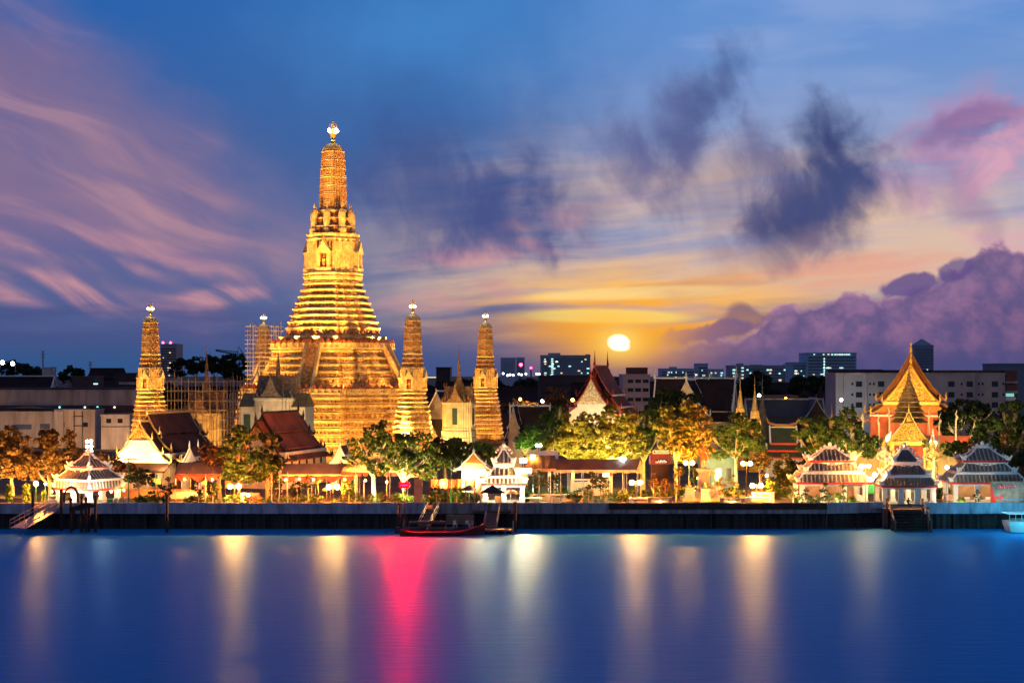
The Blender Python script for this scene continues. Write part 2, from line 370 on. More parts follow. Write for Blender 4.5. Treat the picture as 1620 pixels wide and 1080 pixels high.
leaf_lime = leafmat('bright_hedge_leaves', (.07,.14,.012), (.13,.20,.02))

# ----------------------------------------------------------------- lights with a place in the scene
def spot(loc, tgt, P, col=(1,.60,.22), ang=80, rad=.3, blend=.6):
    l = bpy.data.lights.new('flood_and_fill_beam', 'SPOT'); l.energy = P*3.2; l.color = col; l.spot_size = R(ang); l.spot_blend = blend; l.shadow_soft_size = rad
    o = bpy.data.objects.new('flood_and_fill_beam', l); COL.objects.link(o); o.location = loc
    o.rotation_euler = (Vector(tgt)-Vector(loc)).to_track_quat('-Z', 'Y').to_euler(); return o
def point(loc, P, col=(1,.7,.35), rad=.2):
    l = bpy.data.lights.new('lamp_light', 'POINT'); l.energy = P*2.0; l.color = col; l.shadow_soft_size = rad
    o = bpy.data.objects.new('lamp_light', l); COL.objects.link(o); o.location = loc; return o

# ================================================================= setting: river, ground, quay
def structure(o): o['kind'] = 'structure'; return o
QY = 226.0
wm = bpy.data.materials.new('river_water'); wm.use_nodes = True
_t = wm.node_tree; _t.nodes.clear(); _L = _t.links.new; _N = _t.nodes.new
_g = _N('ShaderNodeNewGeometry'); _mp = _N('ShaderNodeMapping'); _mp.inputs['Scale'].default_value = (.22, .75, 1); _L(_g.outputs['Position'], _mp.inputs[0])
_n = _N('ShaderNodeTexNoise'); _L(_mp.outputs[0], _n.inputs['Vector']); _n.inputs['Scale'].default_value = 1; _n.inputs['Detail'].default_value = 6; _n.inputs['Roughness'].default_value = .62; _n.inputs['Distortion'].default_value = .5
_n2 = _N('ShaderNodeTexNoise'); _L(_mp.outputs[0], _n2.inputs['Vector']); _n2.inputs['Scale'].default_value = .10; _n2.inputs['Detail'].default_value = 3
_b = _N('ShaderNodeBump'); _b.inputs['Strength'].default_value = .8; _b.inputs['Distance'].default_value = .12; _L(_n.outputs[0], _b.inputs['Height'])
_r = _N('ShaderNodeMapRange'); _L(_n2.outputs[0], _r.inputs[0]); _r.inputs[1].default_value = .3; _r.inputs[2].default_value = .7; _r.inputs[3].default_value = .35; _r.inputs[4].default_value = .42
_d = _N('ShaderNodeBsdfDiffuse'); _d.inputs[0].default_value = (*c(0, 128, 178), 1)        # silty blue body of the water
_g1 = _N('ShaderNodeBsdfGlossy'); _g1.inputs['Color'].default_value = (.27, .52, .90, 1); _L(_r.outputs[0], _g1.inputs['Roughness'])
_g2 = _N('ShaderNodeBsdfGlossy'); _g2.inputs['Color'].default_value = (.09, .56, 1, 1); _g2.inputs['Roughness'].default_value = .75
for _q in (_g1, _g2): _L(_b.outputs[0], _q.inputs['Normal'])
_gm = _N('ShaderNodeMixShader'); _gm.inputs[0].default_value = .35; _L(_g1.outputs[0], _gm.inputs[1]); _L(_g2.outputs[0], _gm.inputs[2])
_f = _N('ShaderNodeFresnel'); _f.inputs[0].default_value = 1.33; _L(_b.outputs[0], _f.inputs['Normal'])
_fm = _N('ShaderNodeMath'); _fm.operation = 'MULTIPLY'; _fm.inputs[1].default_value = .62; _L(_f.outputs[0], _fm.inputs[0])
_ms = _N('ShaderNodeMixShader'); _L(_fm.outputs[0], _ms.inputs[0]); _L(_d.outputs[0], _ms.inputs[1]); _L(_gm.outputs[0], _ms.inputs[2])
_o = _N('ShaderNodeOutputMaterial'); _L(_ms.outputs[0], _o.inputs[0])
w = MB(); w.v = [(-3000, -400, 0), (3000, -400, 0), (3000, 229, 0), (-3000, 229, 0)]; w.f = [(0, 1, 2, 3)]
structure(w.build('river', wm))
gm = mat('garden_ground', (.065, .055, .038), .9, .35, .12, col2=(.10, .085, .05), bump=.2)
g = MB(); g.v = [(-5000, 227.5, G), (5000, 227.5, G), (5000, 9000, G), (-5000, 9000, G)]; g.f = [(0, 1, 2, 3)]
structure(g.build('ground', gm))
pm = mat('promenade_paving', (.12, .09, .07), .8, .2, .4, bump=.1)
g = MB(); g.v = [(-160, 227.6, G+.004), (160, 227.6, G+.004), (160, 234, G+.004), (-160, 234, G+.004)]; g.f = [(0, 1, 2, 3)]
structure(g.build('promenade_pavement', pm))
lawn = mat('mown_lawn', (.03, .05, .012), .9, .35, .8, col2=(.06, .08, .02), bump=.3)
g = MB()
for (a, b, y0, y1) in ((200, 345, 236, 248), (430, 690, 236, 246), (870, 1000, 236, 262), (1225, 1250, 236, 250)):
    g.v += [(X(a, y0), y0, G+.008), (X(b, y0), y0, G+.008), (X(b, y0), y1, G+.008), (X(a, y0), y1, G+.008)]; k = len(g.v); g.f.append((k-4, k-3, k-2, k-1))
structure(g.build('lawn', lawn))

def quay(px0, px1, label, mpar, cap=None, ztop=3.52, y1=None):
    x0, x1 = X(px0, QY), X(px1, QY); y = QY; ye = y1 or y
    t = thing('quay_wall', label, 'quay wall', (0, 0, 0), 0, 'quay wall sections along the river')
    def strip(name, m, za, zb, off, th=.5):
        o = MB(); o.loft([[(x0, y-off, za), (x0, y-off, zb), (x0, y-off+th, zb), (x0, y-off+th, za)], [(x1, ye-off, za), (x1, ye-off, zb), (x1, ye-off+th, zb), (x1, ye-off+th, za)]]); return o.build(name, m, t)
    if cap: strip('parapet', mpar, 2.05, 2.62, 0); strip('capping', cap, 2.63, ztop, .06)
    else: strip('parapet', mpar, 2.05, ztop, 0)
    o = MB(); pts = []
    n = max(2, int((x1-x0)/.45))
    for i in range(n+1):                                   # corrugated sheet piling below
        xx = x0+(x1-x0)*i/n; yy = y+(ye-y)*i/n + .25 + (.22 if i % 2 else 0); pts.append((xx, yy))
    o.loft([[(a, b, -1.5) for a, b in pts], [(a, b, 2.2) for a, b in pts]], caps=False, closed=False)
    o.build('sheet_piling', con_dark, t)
    src = None
    for i in range(int((x1-x0)/3.2)):
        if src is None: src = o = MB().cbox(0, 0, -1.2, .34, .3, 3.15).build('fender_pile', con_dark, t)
        else: o = src.copy(); COL.objects.link(o)
        o.location = (x0+1+i*3.2, y+(ye-y)*i*3.2/(x1-x0)+.12, 0)
    return t
quay(-420, 672, 'long grey-blue river wall on the left, below the tiled halls', con_blue)
quay(684, 963, 'pale weathered river wall behind the boats and centre landing', concrete)
quay(963, 1308, 'river wall with dark brown capping below the bronze statue', concrete, mat('brown_capping', (.07, .045, .03), .8, .3, .5))
quay(1309, 1402, 'short bluish river wall left of the right landing stage', con_blue, y1=228)
quay(1461, 2080, 'blue-lit river wall right of the right landing stage', con_blue)

for a_, b_, lb in ((671, 685, 'short low wall behind the dim centre gangway'), (1401, 1462, 'low dark wall under the right landing stage')):
    q = MB(); q.box(X(a_, QY)+.02, X(b_, QY)-.02, QY+.55, QY+.8, -1.5, 2.55); tag(q.build('quay_wall', con_dark), lb, 'quay wall')

# ================================================================= prangs
def redent(s, n=3, a=.45):
    q = []; d = (1-a)/n
    x, y = 1.0, a; q.append((x, y))
    for i in range(n):
        x -= d; q.append((x, y)); y += d; q.append((x, y))
    q.pop() if False else None
    pts = []
    for k in range(4):
        ca, sa = [(1,0),(0,1),(-1,0),(0,-1)][k]
        pts += [(s*(px*ca-py*sa), s*(px*sa+py*ca)) for px, py in q]
    return pts
def along(poly, sp):
    out = []; n = len(poly)
    for i in range(n):
        a = Vector((*poly[i], 0)); b = Vector((*poly[(i+1) % n], 0)); L = (b-a).length
        k = max(1, int(round(L/sp)))
        if L < sp*.4: continue
        for j in range(k):
            p = a+(b-a)*((j+.5)/k); e = (b-a)/L; out.append((p.x, p.y, math.atan2(e.y, e.x), L/k))
    return out
def ring(s, z, n=3, a=.45): return [(x, y, z) for x, y in redent(s, n, a)]
def tiers(mb, teeth, z0, z1, s0, s1, k, n=3, e=.3, fig=(), a=.45):
    """k stacked mouldings with a recess each; returns nothing, fills mb and the row of small supports in the recess"""
    rings = []; h = (z1-z0)/k
    for i in range(k):
        z = z0+i*h; s = s0+(s1-s0)*i/max(1, k-1) if k > 1 else s0
        ee = h*e
        big = i in fig
        if big: prof = [(0, 0), (.10, 0), (.12, -ee*1.1), (.74, -ee*1.1), (.78, 0), (.86, .12*ee), (.95, 0), (1, -.6*ee)]
        else: prof = [(0, -.2*ee), (.08, 0), (.16, 0), (.20, -ee), (.48, -ee), (.56, -.5*ee), (.66, 0), (.72, .15*ee), (.88, .15*ee), (.93, -.4*ee), (1, -.6*ee)]
        for f, d in prof: rings.append(ring(s+d, z+f*h, n, a))
        po = redent(s-ee*.55, n, a)
        for (x, y, r, L) in along(po, (1.25 if big else .8)*max(.35, min(1, s/7))):
            zz = z+h*(.12 if big else .2); hh = h*(.62 if big else .29)
            if big:
                teeth.cbox(x, y, zz, L*.55, ee*1.2, hh*.55, r, .7); teeth.cbox(x, y, zz+hh*.55, L*.34, ee*.8, hh*.25, r, .8); teeth.cbox(x, y, zz+hh*.78, L*.9, ee*1.0, hh*.24, r)
            else: teeth.cbox(x, y, zz, L*.5, ee*.95, hh, r, .75)
    mb.loft(rings)
def merlons(mb, poly, z, h, sp):
    for (x, y, r, L) in along(poly, sp):
        mb.cbox(x, y, z, L*.72, .3, h*.45, r); mb.cbox(x, y, z+h*.45, L*.5, .24, h*.3, r, .6); mb.cbox(x, y, z+h*.75, L*.2, .16, h*.3, r, .1)
def niche(root, s, zc, h, w, d, name='niche', red=True):
    """one doorway with a pointed gable on each of the four sides"""
    for k in range(4):
        fr = MB(); fr.T = Matrix.Rotation(k*math.pi/2, 4, 'Z')
        y = -s
        fr.box(-w*.5, -w*.28, y-d, y+.05, zc, zc+h*.55); fr.box(w*.28, w*.5, y-d, y+.05, zc, zc+h*.55)
        fr.box(-w*.62, w*.62, y-d*1.1, y+.05, zc-h*.1, zc)
        fr.box(-w*.6, w*.6, y-d*1.15, y+.05, zc+h*.55, zc+h*.62)
        for q, (ww, zz, hh) in enumerate(((.62, .62, .42), (.46, .74, .46))):
            fr.prism([(-w*ww, zc+h*zz), (w*ww, zc+h*zz), (w*ww*.5, zc+h*(zz+hh*.38)), (0, zc+h*(zz+hh)), (-w*ww*.5, zc+h*(zz+hh*.38))], y-d*(1.2-.5*q), y)
        o = fr.build(name, porcelain, root)
        dr = MB(); dr.T = fr.T; dr.box(-w*.27, w*.27, y-d*.35, y, zc, zc+h*.54); dr.build('niche_recess', red_paint if red else porc_dark, o)
        st = MB(); st.T = fr.T
        st.lathe(0, y-d*.5, [(w*.16, zc), (w*.12, zc+h*.2), (w*.17, zc+h*.33), (w*.07, zc+h*.38), (w*.08, zc+h*.43), (.01, zc+h*.52)], 8); st.build('niche_figure', porc_dark, o)
def shaft(root, z0, z1, s0, s1, k, n=4):
    """ribbed corn-cob tower with a rounded head"""
    mb = MB(); rings = []; tee = MB(); h = (z1-z0)/(k+1.0)
    for i in range(k):
        z = z0+i*h; f = i/(k-1); s = s0+(s1-s0)*f**1.5; d = s*.055
        for q, dd in ((0, -d*1.2), (.06, -d), (.08, d*.4), (.16, d*.6), (.2, -.3*d), (.86, -.5*d), (.9, .5*d), (.97, .4*d), (1, -d)): rings.append(ring(s+dd, z+q*h, n, .35))
        for (x, y, r, L) in along(redent(s-d*.2, n, .35), s*.24):
            tee.cbox(x, y, z+h*.24, L*.55, d*1.3, h*.5, r, .8)
    z = z0+k*h
    for q, ss in ((0, .97), (.25, .93), (.5, .82), (.72, .64), (.88, .42), (.97, .22), (1, .12)): rings.append(ring(s1*ss, z+q*h, n, .35))
    mb.loft(rings); o = mb.build('tower_shaft', porcelain, root); tee.build('antefix_rows', porc_dark, o); return o
def finial(root, z, h, lamp):
    f = MB(); f.lathe(0, 0, [(h*.10, z), (h*.13, z+h*.08), (h*.06, z+h*.16), (h*.12, z+h*.3), (h*.15, z+h*.4), (h*.05, z+h*.5), (h*.035, z+h*.9), (.01, z+h)], 10)
    for k in range(4):
        a = math.pi/4+k*math.pi/2; ca, sa = math.cos(a), math.sin(a)
        f.tube([(0, 0, z+h*.45), (ca*h*.16, sa*h*.16, z+h*.55), (ca*h*.17, sa*h*.17, z+h*.7), (ca*h*.1, sa*h*.1, z+h*.84)], [h*.03, h*.028, h*.02, h*.006], 5)
    f.build('finial', gold_plain, root)
    b = MB(); r = lamp
    for k in range(4):
        a = math.pi/4+k*math.pi/2+.2; b.ball(math.cos(a)*h*.2, math.sin(a)*h*.2, z+h*.52, r, n=10, m=6)
    b.build('lamp_cluster', glow('cold_lamp_glow', (1, .95, .82), 26), root)

TR = R(-14)
PC = (X(527, 352), 352.0)
def stairs(root, r0, z0, r1, z1, w, k):
    T = Matrix.Rotation(k*math.pi/2, 4, 'Z'); n = 26
    s = MB(); s.T = T
    for i in range(n):
        f0, f1 = i/n, (i+1)/n; s.box(-w/2, w/2, -(r0+(r1-r0)*f0), -(r0+(r1-r0)*f1)+.9, z0+(z1-z0)*f0-.6, z0+(z1-z0)*f1)
    o = s.build('staircase', porc_dark, root)
    for sg in (-1, 1):
        q = MB(); q.T = T; x0, x1 = sg*w/2, sg*(w/2+.55)
        q.loft([[(min(x0,x1), -r0-.2, z0-.5), (max(x0,x1), -r0-.2, z0-.5), (max(x0,x1), -r0-.2, z0+1.1), (min(x0,x1), -r0-.2, z0+1.1)],
                [(min(x0,x1), -r1+.6, z1-1), (max(x0,x1), -r1+.6, z1-1), (max(x0,x1), -r1+.6, z1+1.0), (min(x0,x1), -r1+.6, z1+1.0)]])
        q.build('stair_balustrade', porcelain, o)
def central():
    t = thing('temple_tower', 'tallest floodlit golden temple spire rising on stepped terraces', 'temple tower', (PC[0], PC[1], 0), TR, 'floodlit golden spires')
    b = MB(); te = MB(); tiers(b, te, G-.2, 16.4, 20.2, 17.9, 9, 3, .34, fig=(3, 6))
    b.loft([ring(17.4, 16.4), ring(17.4, 16.7), ring(17.9, 16.75), ring(17.9, 17.1), ring(17.5, 17.15), ring(17.5, 17.8)])
    o = b.build('lower_terrace', porcelain, t); te.build('guardian_row', porc_dark, o)
    m = MB(); merlons(m, redent(17.3), 17.8, 1.0, 1.5); m.build('parapet', porc_red, t)
    m = MB()                                               # low posts of the lower parapet
    for (x, y, r, L) in along(redent(17.55), 1.5): m.cbox(x, y, 16.7, L*.5, .5, 1.15, r)
    m.build('parapet_posts', porcelain, t)
    b = MB(); te = MB(); tiers(b, te, 17.3, 25.9, 13.5, 11.6, 6, 3, .34, fig=(1,))
    b.loft([ring(11.5, 25.9), ring(12.0, 26.0), ring(12.0, 26.3), ring(11.7, 26.35), ring(11.7, 27.2)])
    o = b.build('upper_terrace', porcelain, t); te.build('guardian_row', porc_dark, o)
    m = MB(); merlons(m, redent(11.75), 27.2, .95, 1.25); m.build('parapet', porc_red, t)
    m = MB()
    for (x, y, r, L) in along(redent(11.8), 1.25): m.cbox(x, y, 26.35, L*.45, .5, .9, r)
    m.build('parapet_posts', porcelain, t)
    b = MB(); te = MB()
    tiers(b, te, 27.0, 30.6, 10.2, 9.1, 2, 3, .30, fig=(1,)); tiers(b, te, 30.6, 39.9, 8.7, 5.75, 7, 3, .32); tiers(b, te, 39.9, 42.0, 5.6, 5.75, 2, 3, .3)
    b.loft([ring(5.35, 42.0), ring(5.25, 42.4), ring(4.75, 42.9), ring(4.6, 48.4), ring(4.95, 48.7), ring(5.1, 49.0), ring(4.8, 49.2), ring(4.8, 49.5), ring(5.15, 49.8), ring(5.15, 50.1), ring(4.6, 50.2)])
    o = b.build('tower_body', porcelain, t); te.build('guardian_row', porc_dark, o)
    pl = MB()                                              # pilasters of the tall storey
    for (x, y, r, L) in along(redent(4.85), .72): pl.cbox(x, y, 42.7, L*.42, .55, 5.7, r, .92)
    pl.build('pilasters', porcelain, t)
    niche(t, 5.0, 42.9, 5.4, 2.7, 1.0, red=False)
    b = MB(); te = MB(); tiers(b, te, 50.1, 55.3, 4.3, 3.1, 3, 3, .32, fig=(0, 1)); o = b.build('turret_stage', porcelain, t); te.build('guardian_row', porc_dark, o)
    for k in range(8):
        a = k*math.pi/4; rr = 3.75 if k % 2 == 0 else 4.3
        x, y = rr*math.sin(a), -rr*math.cos(a); q = MB()
        q.lathe(x, y, [(.95, 50.2), (.95, 51.1), (.72, 51.3), (.78, 53.4), (.7, 54.4), (.4, 55.1), (.12, 55.4), (.16, 55.7), (.02, 56.5)], 12); q.build('corner_turret', porcelain, t)
    shaft(t, 55.0, 69.3, 2.75, 2.3, 7)
    finial(t, 69.2, 5.2, .36)
    for k in range(4): stairs(t, 16.2, 17.6, 12.0, 27.0, 2.4, k); stairs(t, 24.0, G, 17.9, 17.4, 2.8, k)
    return t
central()

def satellite(label, px, D, dz=0, sc=1.0):
    t = thing('temple_tower', label, 'temple tower', (X(px, D), D, 0), TR, 'floodlit golden spires')
    b = MB(); te = MB()
    tiers(b, te, G-.2, 8.0, 4.5, 3.75, 5, 3, .36); tiers(b, te, 8.0, 14.0, 3.6, 3.0, 6, 3, .34, fig=(4,)); tiers(b, te, 14.0, 17.4, 2.85, 2.35, 4, 3, .36)
    b.loft([ring(2.3, 17.4), ring(2.1, 17.7), ring(2.0, 18.0), ring(1.95, 21.6), ring(2.15, 21.8), ring(2.15, 22.1), ring(1.95, 22.2), ring(1.95, 22.3)])
    o = b.build('tower_base', porcelain, t); te.build('guardian_row', porc_dark, o)
    pl = MB()
    for (x, y, r, L) in along(redent(2.08), .36): pl.cbox(x, y, 17.8, L*.45, .3, 3.9, r, .95)
    pl.build('pilasters', porcelain, t)
    niche(t, 2.05, 18.0, 3.4, 1.5, .55)
    b = MB(); te = MB(); tiers(b, te, 22.2, 24.9, 1.95, 1.72, 3, 3, .34, fig=(0, 1)); o = b.build('guardian_stage', porcelain, t); te.build('guardian_row', porc_dark, o)
    shaft(t, 24.8, 32.3, 1.68, 1.42, 5)
    finial(t, 32.2, 2.9, .21)
    return t
satellite('slim golden spire at the far left behind the left tiled hall', 238, 331)
satellite('slim golden spire standing against the right flank of the tallest spire', 653, 320)
satellite('slim golden spire furthest right, behind the white gatehouse', 768, 374)
satellite('slim golden spire wrapped in pale scaffolding behind the stepped terraces', 417, 385)

# floodlights at the feet of the towers
def flood(x, y, z, tgt, P, ang=85, col=(1, .50, .11), rad=.4): spot((x, y, z), tgt, P, col, ang, rad)
rT = lambda x, y: (PC[0]+x*math.cos(TR)-y*math.sin(TR), PC[1]+x*math.sin(TR)+y*math.cos(TR))
for k in range(4):
    a = k*math.pi/2
    for off in (-.55, 0, .55):
        def P_(r, o): 
            x, y = r*o, -r; return rT(x*math.cos(a)-y*math.sin(a), x*math.sin(a)+y*math.cos(a))
        x, y = P_(29, off); flood(x, y, 4.0, (PC[0]+(x-PC[0])*.55, PC[1]+(y-PC[1])*.55, 14), 5200, 110)
        x, y = P_(15.6, off*.9); flood(x, y, 18.2, (PC[0]+(x-PC[0])*.55, PC[1]+(y-PC[1])*.55, 28), 1700, 120)
        x, y = P_(11.0, off*.8); flood(x, y, 27.8, (PC[0], PC[1], 46), 2700, 80)
    x, y = P_(34, .8); flood(x, y, 5, (PC[0], PC[1], 54), 60000, 42)
    x, y = P_(34, -.8); flood(x, y, 5, (PC[0], PC[1], 60), 84000, 32)
for (px, D, pw) in ((238, 331, 1.0), (653, 320, .8), (768, 374, .8), (417, 385, .8)):
    x = X(px, D)
    for (ax, ay) in ((-6, -8), (6, -8), (8, 4), (-8, 4)):
        flood(x+ax, D+ay, 5, (x, D, 15), 2400*pw, 75); flood(x+ax*1.1, D+ay*1.1, 6, (x, D, 27), 9000*pw, 42)

# ================================================================= Thai halls
def sag(p0, p1, n=5, k=.10):
    """curved roof line from ridge to eave"""
    (x0, z0), (x1, z1) = p0, p1; out = []
    for i in range(n+1):
        f = i/n; out.append((x0+(x1-x0)*f, z0+(z1-z0)*f - k*(z0-z1)*math.sin(math.pi*f)))
    return out
def slope(mb, y0, y1, p0, p1, th=.16, k=.10):
    q = sag(p0, p1, 5, k)
    for sg in (-1, 1):
        mb.loft([[(sg*x, y0, z), (sg*x, y1, z), (sg*x, y1, z-th), (sg*x, y0, z-th)] for x, z in q])
def edge(mb, y, p0, p1, w=.3, h=.28, k=.10, up=.05):
    q = sag(p0, p1, 5, k)
    for sg in (-1, 1): mb.loft([[(sg*x, y-w/2, z+up), (sg*x, y+w/2, z+up), (sg*x, y+w/2, z+up-h), (sg*x, y-w/2, z+up-h)] for x, z in q])
def horn(mb, x, y, z, s, fx=0, fy=-1):
    mb.tube([(x, y, z-.1*s), (x+fx*.25*s, y+fy*.25*s, z+.35*s), (x+fx*.12*s, y+fy*.12*s, z+.8*s), (x+fx*.3*s, y+fy*.3*s, z+1.35*s)], [.16*s, .19*s, .10*s, .015], 6)
def hall(name, label, cat, loc, rz, secs, m_roof, m_trim, m_ped, m_wall, wallw, wall_top, base=G, group=None, border=None, front_wall=True, hornm=None, windows=0, hs=1.0):
    """secs: list of (y0, y1, [(p0,p1), ...]) ; a hall with telescoping tiled roofs, ridge along local y"""
    t = thing(name, label, cat, (*loc, 0), rz, group); hornm = hornm or m_trim
    rf = MB(); bd = MB(); rg = MB()
    for (y0, y1, panels) in secs:
        for i, (p0, p1) in enumerate(panels):
            slope(rf, y0, y1, p0, p1)
            if border:
                for sg in (-1, 1):
                    x, z = p1; bd.box(min(sg*x, sg*(x+.12)), max(sg*x, sg*(x+.12)), y0, y1, z-.2, z+.1)
        rg.box(-.16, .16, y0, y1, panels[0][0][1]-.1, panels[0][0][1]+.22)
    ro = rf.build('roof', m_roof, t)
    if border: bd.build('eave_border', border, ro)
    rg.build('ridge', m_trim, ro)
    for (y0, y1, panels) in secs:
        for y, fy in ((y0, -1), (y1, 1)):
            b = MB()
            for (p0, p1) in panels: edge(b, y, p0, p1)
            bo = b.build('bargeboard', m_trim, ro)
            h = MB(); horn(h, 0, y, panels[0][0][1], 1.1*hs, 0, fy*.6); h.build('roof_finial', hornm, bo)
            for (p0, p1) in panels:
                for sg in (-1, 1):
                    h = MB(); horn(h, sg*p1[0], y, p1[1], .85*hs, sg*.7, 0); h.build('roof_finial', hornm, bo)
    y0, y1, panels = secs[0]
    (xa, za), (xb, zb) = panels[0]
    ye = max(s[1] for s in secs); ys = min(s[0] for s in secs)
    for (yy, d) in ((ys+.35, .3), (ye-.65, .3)):
        p = MB(); q = sag((0, za-.2), (xb-.25, zb), 5, .10)
        p.prism([(-x, z) for x, z in q[::-1]] + [(x, z) for x, z in q[1:]], yy, yy+d)
        po = p.build('pediment', m_ped, t)
        r = MB()                                           # carved relief on the pediment
        for i in range(90):
            x = rnd.uniform(-xb, xb)*.85; zt = za-(abs(x)/xb)*(za-zb)-.5
            if zt < zb+.2: continue
            z = rnd.uniform(zb+.15, zt); s = rnd.uniform(.12, .3); r.cbox(x, yy-.06 if d else yy, z, s, .16, s*1.2, 0, .5)
        r.build('pediment_carving', m_ped, po)
        if len(panels) > 1:
            w = MB(); x2, z2 = panels[-1][1]
            pts = [(-x2+.5, z2), (x2-.5, z2)]
            for (p0, p1) in panels[::-1][:-1]: pts += [(p0[0]-.2, p0[1]-.15)]
            pts += [(xb-.3, zb-.02), (-xb+.3, zb-.02)]
            for (p0, p1) in panels[1:]: pts += [(-p0[0]+.2, p0[1]-.15)]
            w.prism(pts, yy+.1, yy+d); w.build('gable_wall', m_wall, t)
    wl = MB(); wl.box(-wallw, wallw, ys+1.0, ye-1.0, base, wall_top); wo_ = wl.build('wall', m_wall, t)
    if windows:
        for sg in (-1, 1):
            for i in range(windows):
                yy = ys+2+(ye-ys-4)*(i+.5)/windows; q = MB(); q.box(min(sg*wallw, sg*(wallw+.05)), max(sg*wallw, sg*(wallw+.05)), yy-.35, yy+.35, wall_top-2.4, wall_top-.5); q.build('window', glass_dark, wo_)
    return t
A = X(223, 262.0)
def viharn(label, px, Y, mroof, ped):
    up = [((0, 14.6), (2.0, 11.5)), ((1.8, 11.2), (4.0, 8.9)), ((3.8, 8.6), (5.8, 7.2))]
    lo = [((0, 13.4), (2.0, 10.7)), ((1.8, 10.4), (3.8, 8.5)), ((3.6, 8.2), (5.2, 7.1))]
    return hall('tiled_hall', label, 'temple hall', (X(px, Y), Y), TR, [(0, 3.2, lo), (2.6, 18.2, up), (17.6, 20.6, lo)], mroof, gold_plain if ped else wood_dark, gilt, cream, 4.6, 8.4, group='tiled halls by the river', windows=5)
v1 = viharn('brown tiled hall with bright floodlit white gable, at left', 221, 262, roof_brown, True)
v2 = viharn('orange-red tiled hall in front of the small white spired shrine', 405, 266, roof_red, False)  # orange floodlight partly put into this redder tile colour
# floodlit gable end and low porches of the left hall
g_ = MB(); g_.prism([(-4.6, 7.0), (4.6, 7.0), (2.1, 10.5), (-2.1, 10.5)], .0, .3); g_.build('gable_plaster', white_plaster, v1)
g_ = MB(); g_.loft([[(-5.3, -2.4, 5.6), (5.3, -2.4, 5.6), (5.3, -2.4, 5.75), (-5.3, -2.4, 5.75)], [(-5.3, .4, 7.0), (5.3, .4, 7.0), (5.3, .4, 7.15), (-5.3, .4, 7.15)]]); g_.build('porch_roof', roof_brown, v1)
for x in (-4.8, -2.4, 0, 2.4, 4.8):
    g_ = MB(); g_.box(x-.2, x+.2, -2.2, -1.8, G, 5.6); g_.build('porch_column', white_plaster, v1)
for (sx, e) in ((-4.2, 900), (4.4, 1500)): 
    q = v1.matrix_basis if False else None
    lx, ly = X(221, 262)+sx*math.cos(TR)+1.2*math.sin(TR)*-1, 262+sx*math.sin(TR)-1.9
    spot((lx, ly-1.2, 6.2), (lx-sx*.35, ly+2.5, 9.2), e, (1, .68, .30), 120, .3)
spot((X(205, 250), 250, 4), (X(221, 262), 262, 11), 1600, (1, .6, .22), 80, .4)

def gate_gable(label, px, Y, s=1.0):
    t = thing('gatehouse', label, 'gatehouse', (X(px, Y), Y, 0), TR, 'small white pointed gatehouses')
    r = MB(); slope(r, 0, 3.2, (0, 9.6*s), (2.1, 6.4*s), .15, .14); ro = r.build('roof', roof_brown, t)
    e = MB(); edge(e, 0, (0, 9.6*s), (2.1, 6.4*s), .3, .4, .14); edge(e, 3.2, (0, 9.6*s), (2.1, 6.4*s), .3, .4, .14); e.build('bargeboard', white_trim, ro)
    for y in (0, 3.2): h = MB(); horn(h, 0, y, 9.6*s, .8, 0, -.3); h.build('roof_finial', white_trim, ro)
    w = MB(); w.prism([(-1.6, G), (-.7, G), (-.7, 6.2*s), (0, 7.4*s), (.7, 6.2*s), (.7, G), (1.6, G), (1.6, 6.8*s), (0, 9.2*s), (-1.6, 6.8*s)], .3, 2.9); w.build('wall', white_plaster, t)
    d = MB(); d.prism([(-.7, G), (.7, G), (.7, 6.2*s), (0, 7.3*s), (-.7, 6.2*s)], 1.5, 1.6); d.build('doorway', wood_dark, t)
    return t
gate_gable('white pointed gatehouse beside the brown tiled hall', 300, 262, .98)
gate_gable('grey pointed gatehouse beside the orange-red tiled hall', 538, 268, .98)

# the hall with a white carved gable, right of centre
h3 = hall('tiled_hall', 'red-roofed hall with white carved gable above the yellow trees', 'temple hall', (X(935, 330), 330), R(-13),
     [(0, 4.5, [((0, 20.2), (3.2, 14.9)), ((3.0, 14.5), (5.6, 12.8))]), (3.8, 19.5, [((0, 22.4), (3.6, 16.6)), ((3.4, 16.2), (5.3, 14.2)), ((5.1, 13.9), (6.6, 12.6))]), (19, 22, [((0, 20.2), (3.2, 14.9)), ((3.0, 14.5), (5.6, 12.8))])],
     roof_red, mat('red_roof_edge', (.40, .05, .03), .5, .2, 1), mat('white_carved_gable', (.68, .60, .45), .6, .3, 1.5, cells=(4, (.3, .16, .05), .7), bump=.8), white_plaster, 4.6, 14.2, border=white_trim, windows=4, hs=1.1)
for y in (4.2, 19.2):
    q = MB(); q.tube([(0, y, 22.3), (0, y, 23.6), (0, y, 25.6)], [.22, .12, .02], 6); q.build('ridge_spire', wood_dark, h3)
spot((X(925, 318), 318, 8), (X(937, 330), 330, 17), 2600, (1, .72, .36), 70)
spot((X(1030, 322), 322, 6), (X(985, 338), 338, 16), 3200, (1, .5, .2), 90)
# the dark long hall
h4 = hall('tiled_hall', 'dark-roofed long hall with upturned ridge ends behind the trees', 'temple hall', (X(1163, 346), 346), R(76),
     [(0, 16.6, [((0, 19.9), (4.6, 13.4)), ((4.4, 13.0), (6.2, 11.2))])], roof_dark, white_trim, cream, cream, 4.4, 13.2, windows=7, hs=1.7)
cg = hall('cross_wing', 'white-edged gabled wing crossing the dark-roofed long hall', 'temple wing', (X(1086, 340), 340), R(-20),
     [(0, 7, [((0, 19.6), (4.8, 12.4))])], roof_dark, white_trim, cream, cream, 3.6, 12.4, hs=1.2)

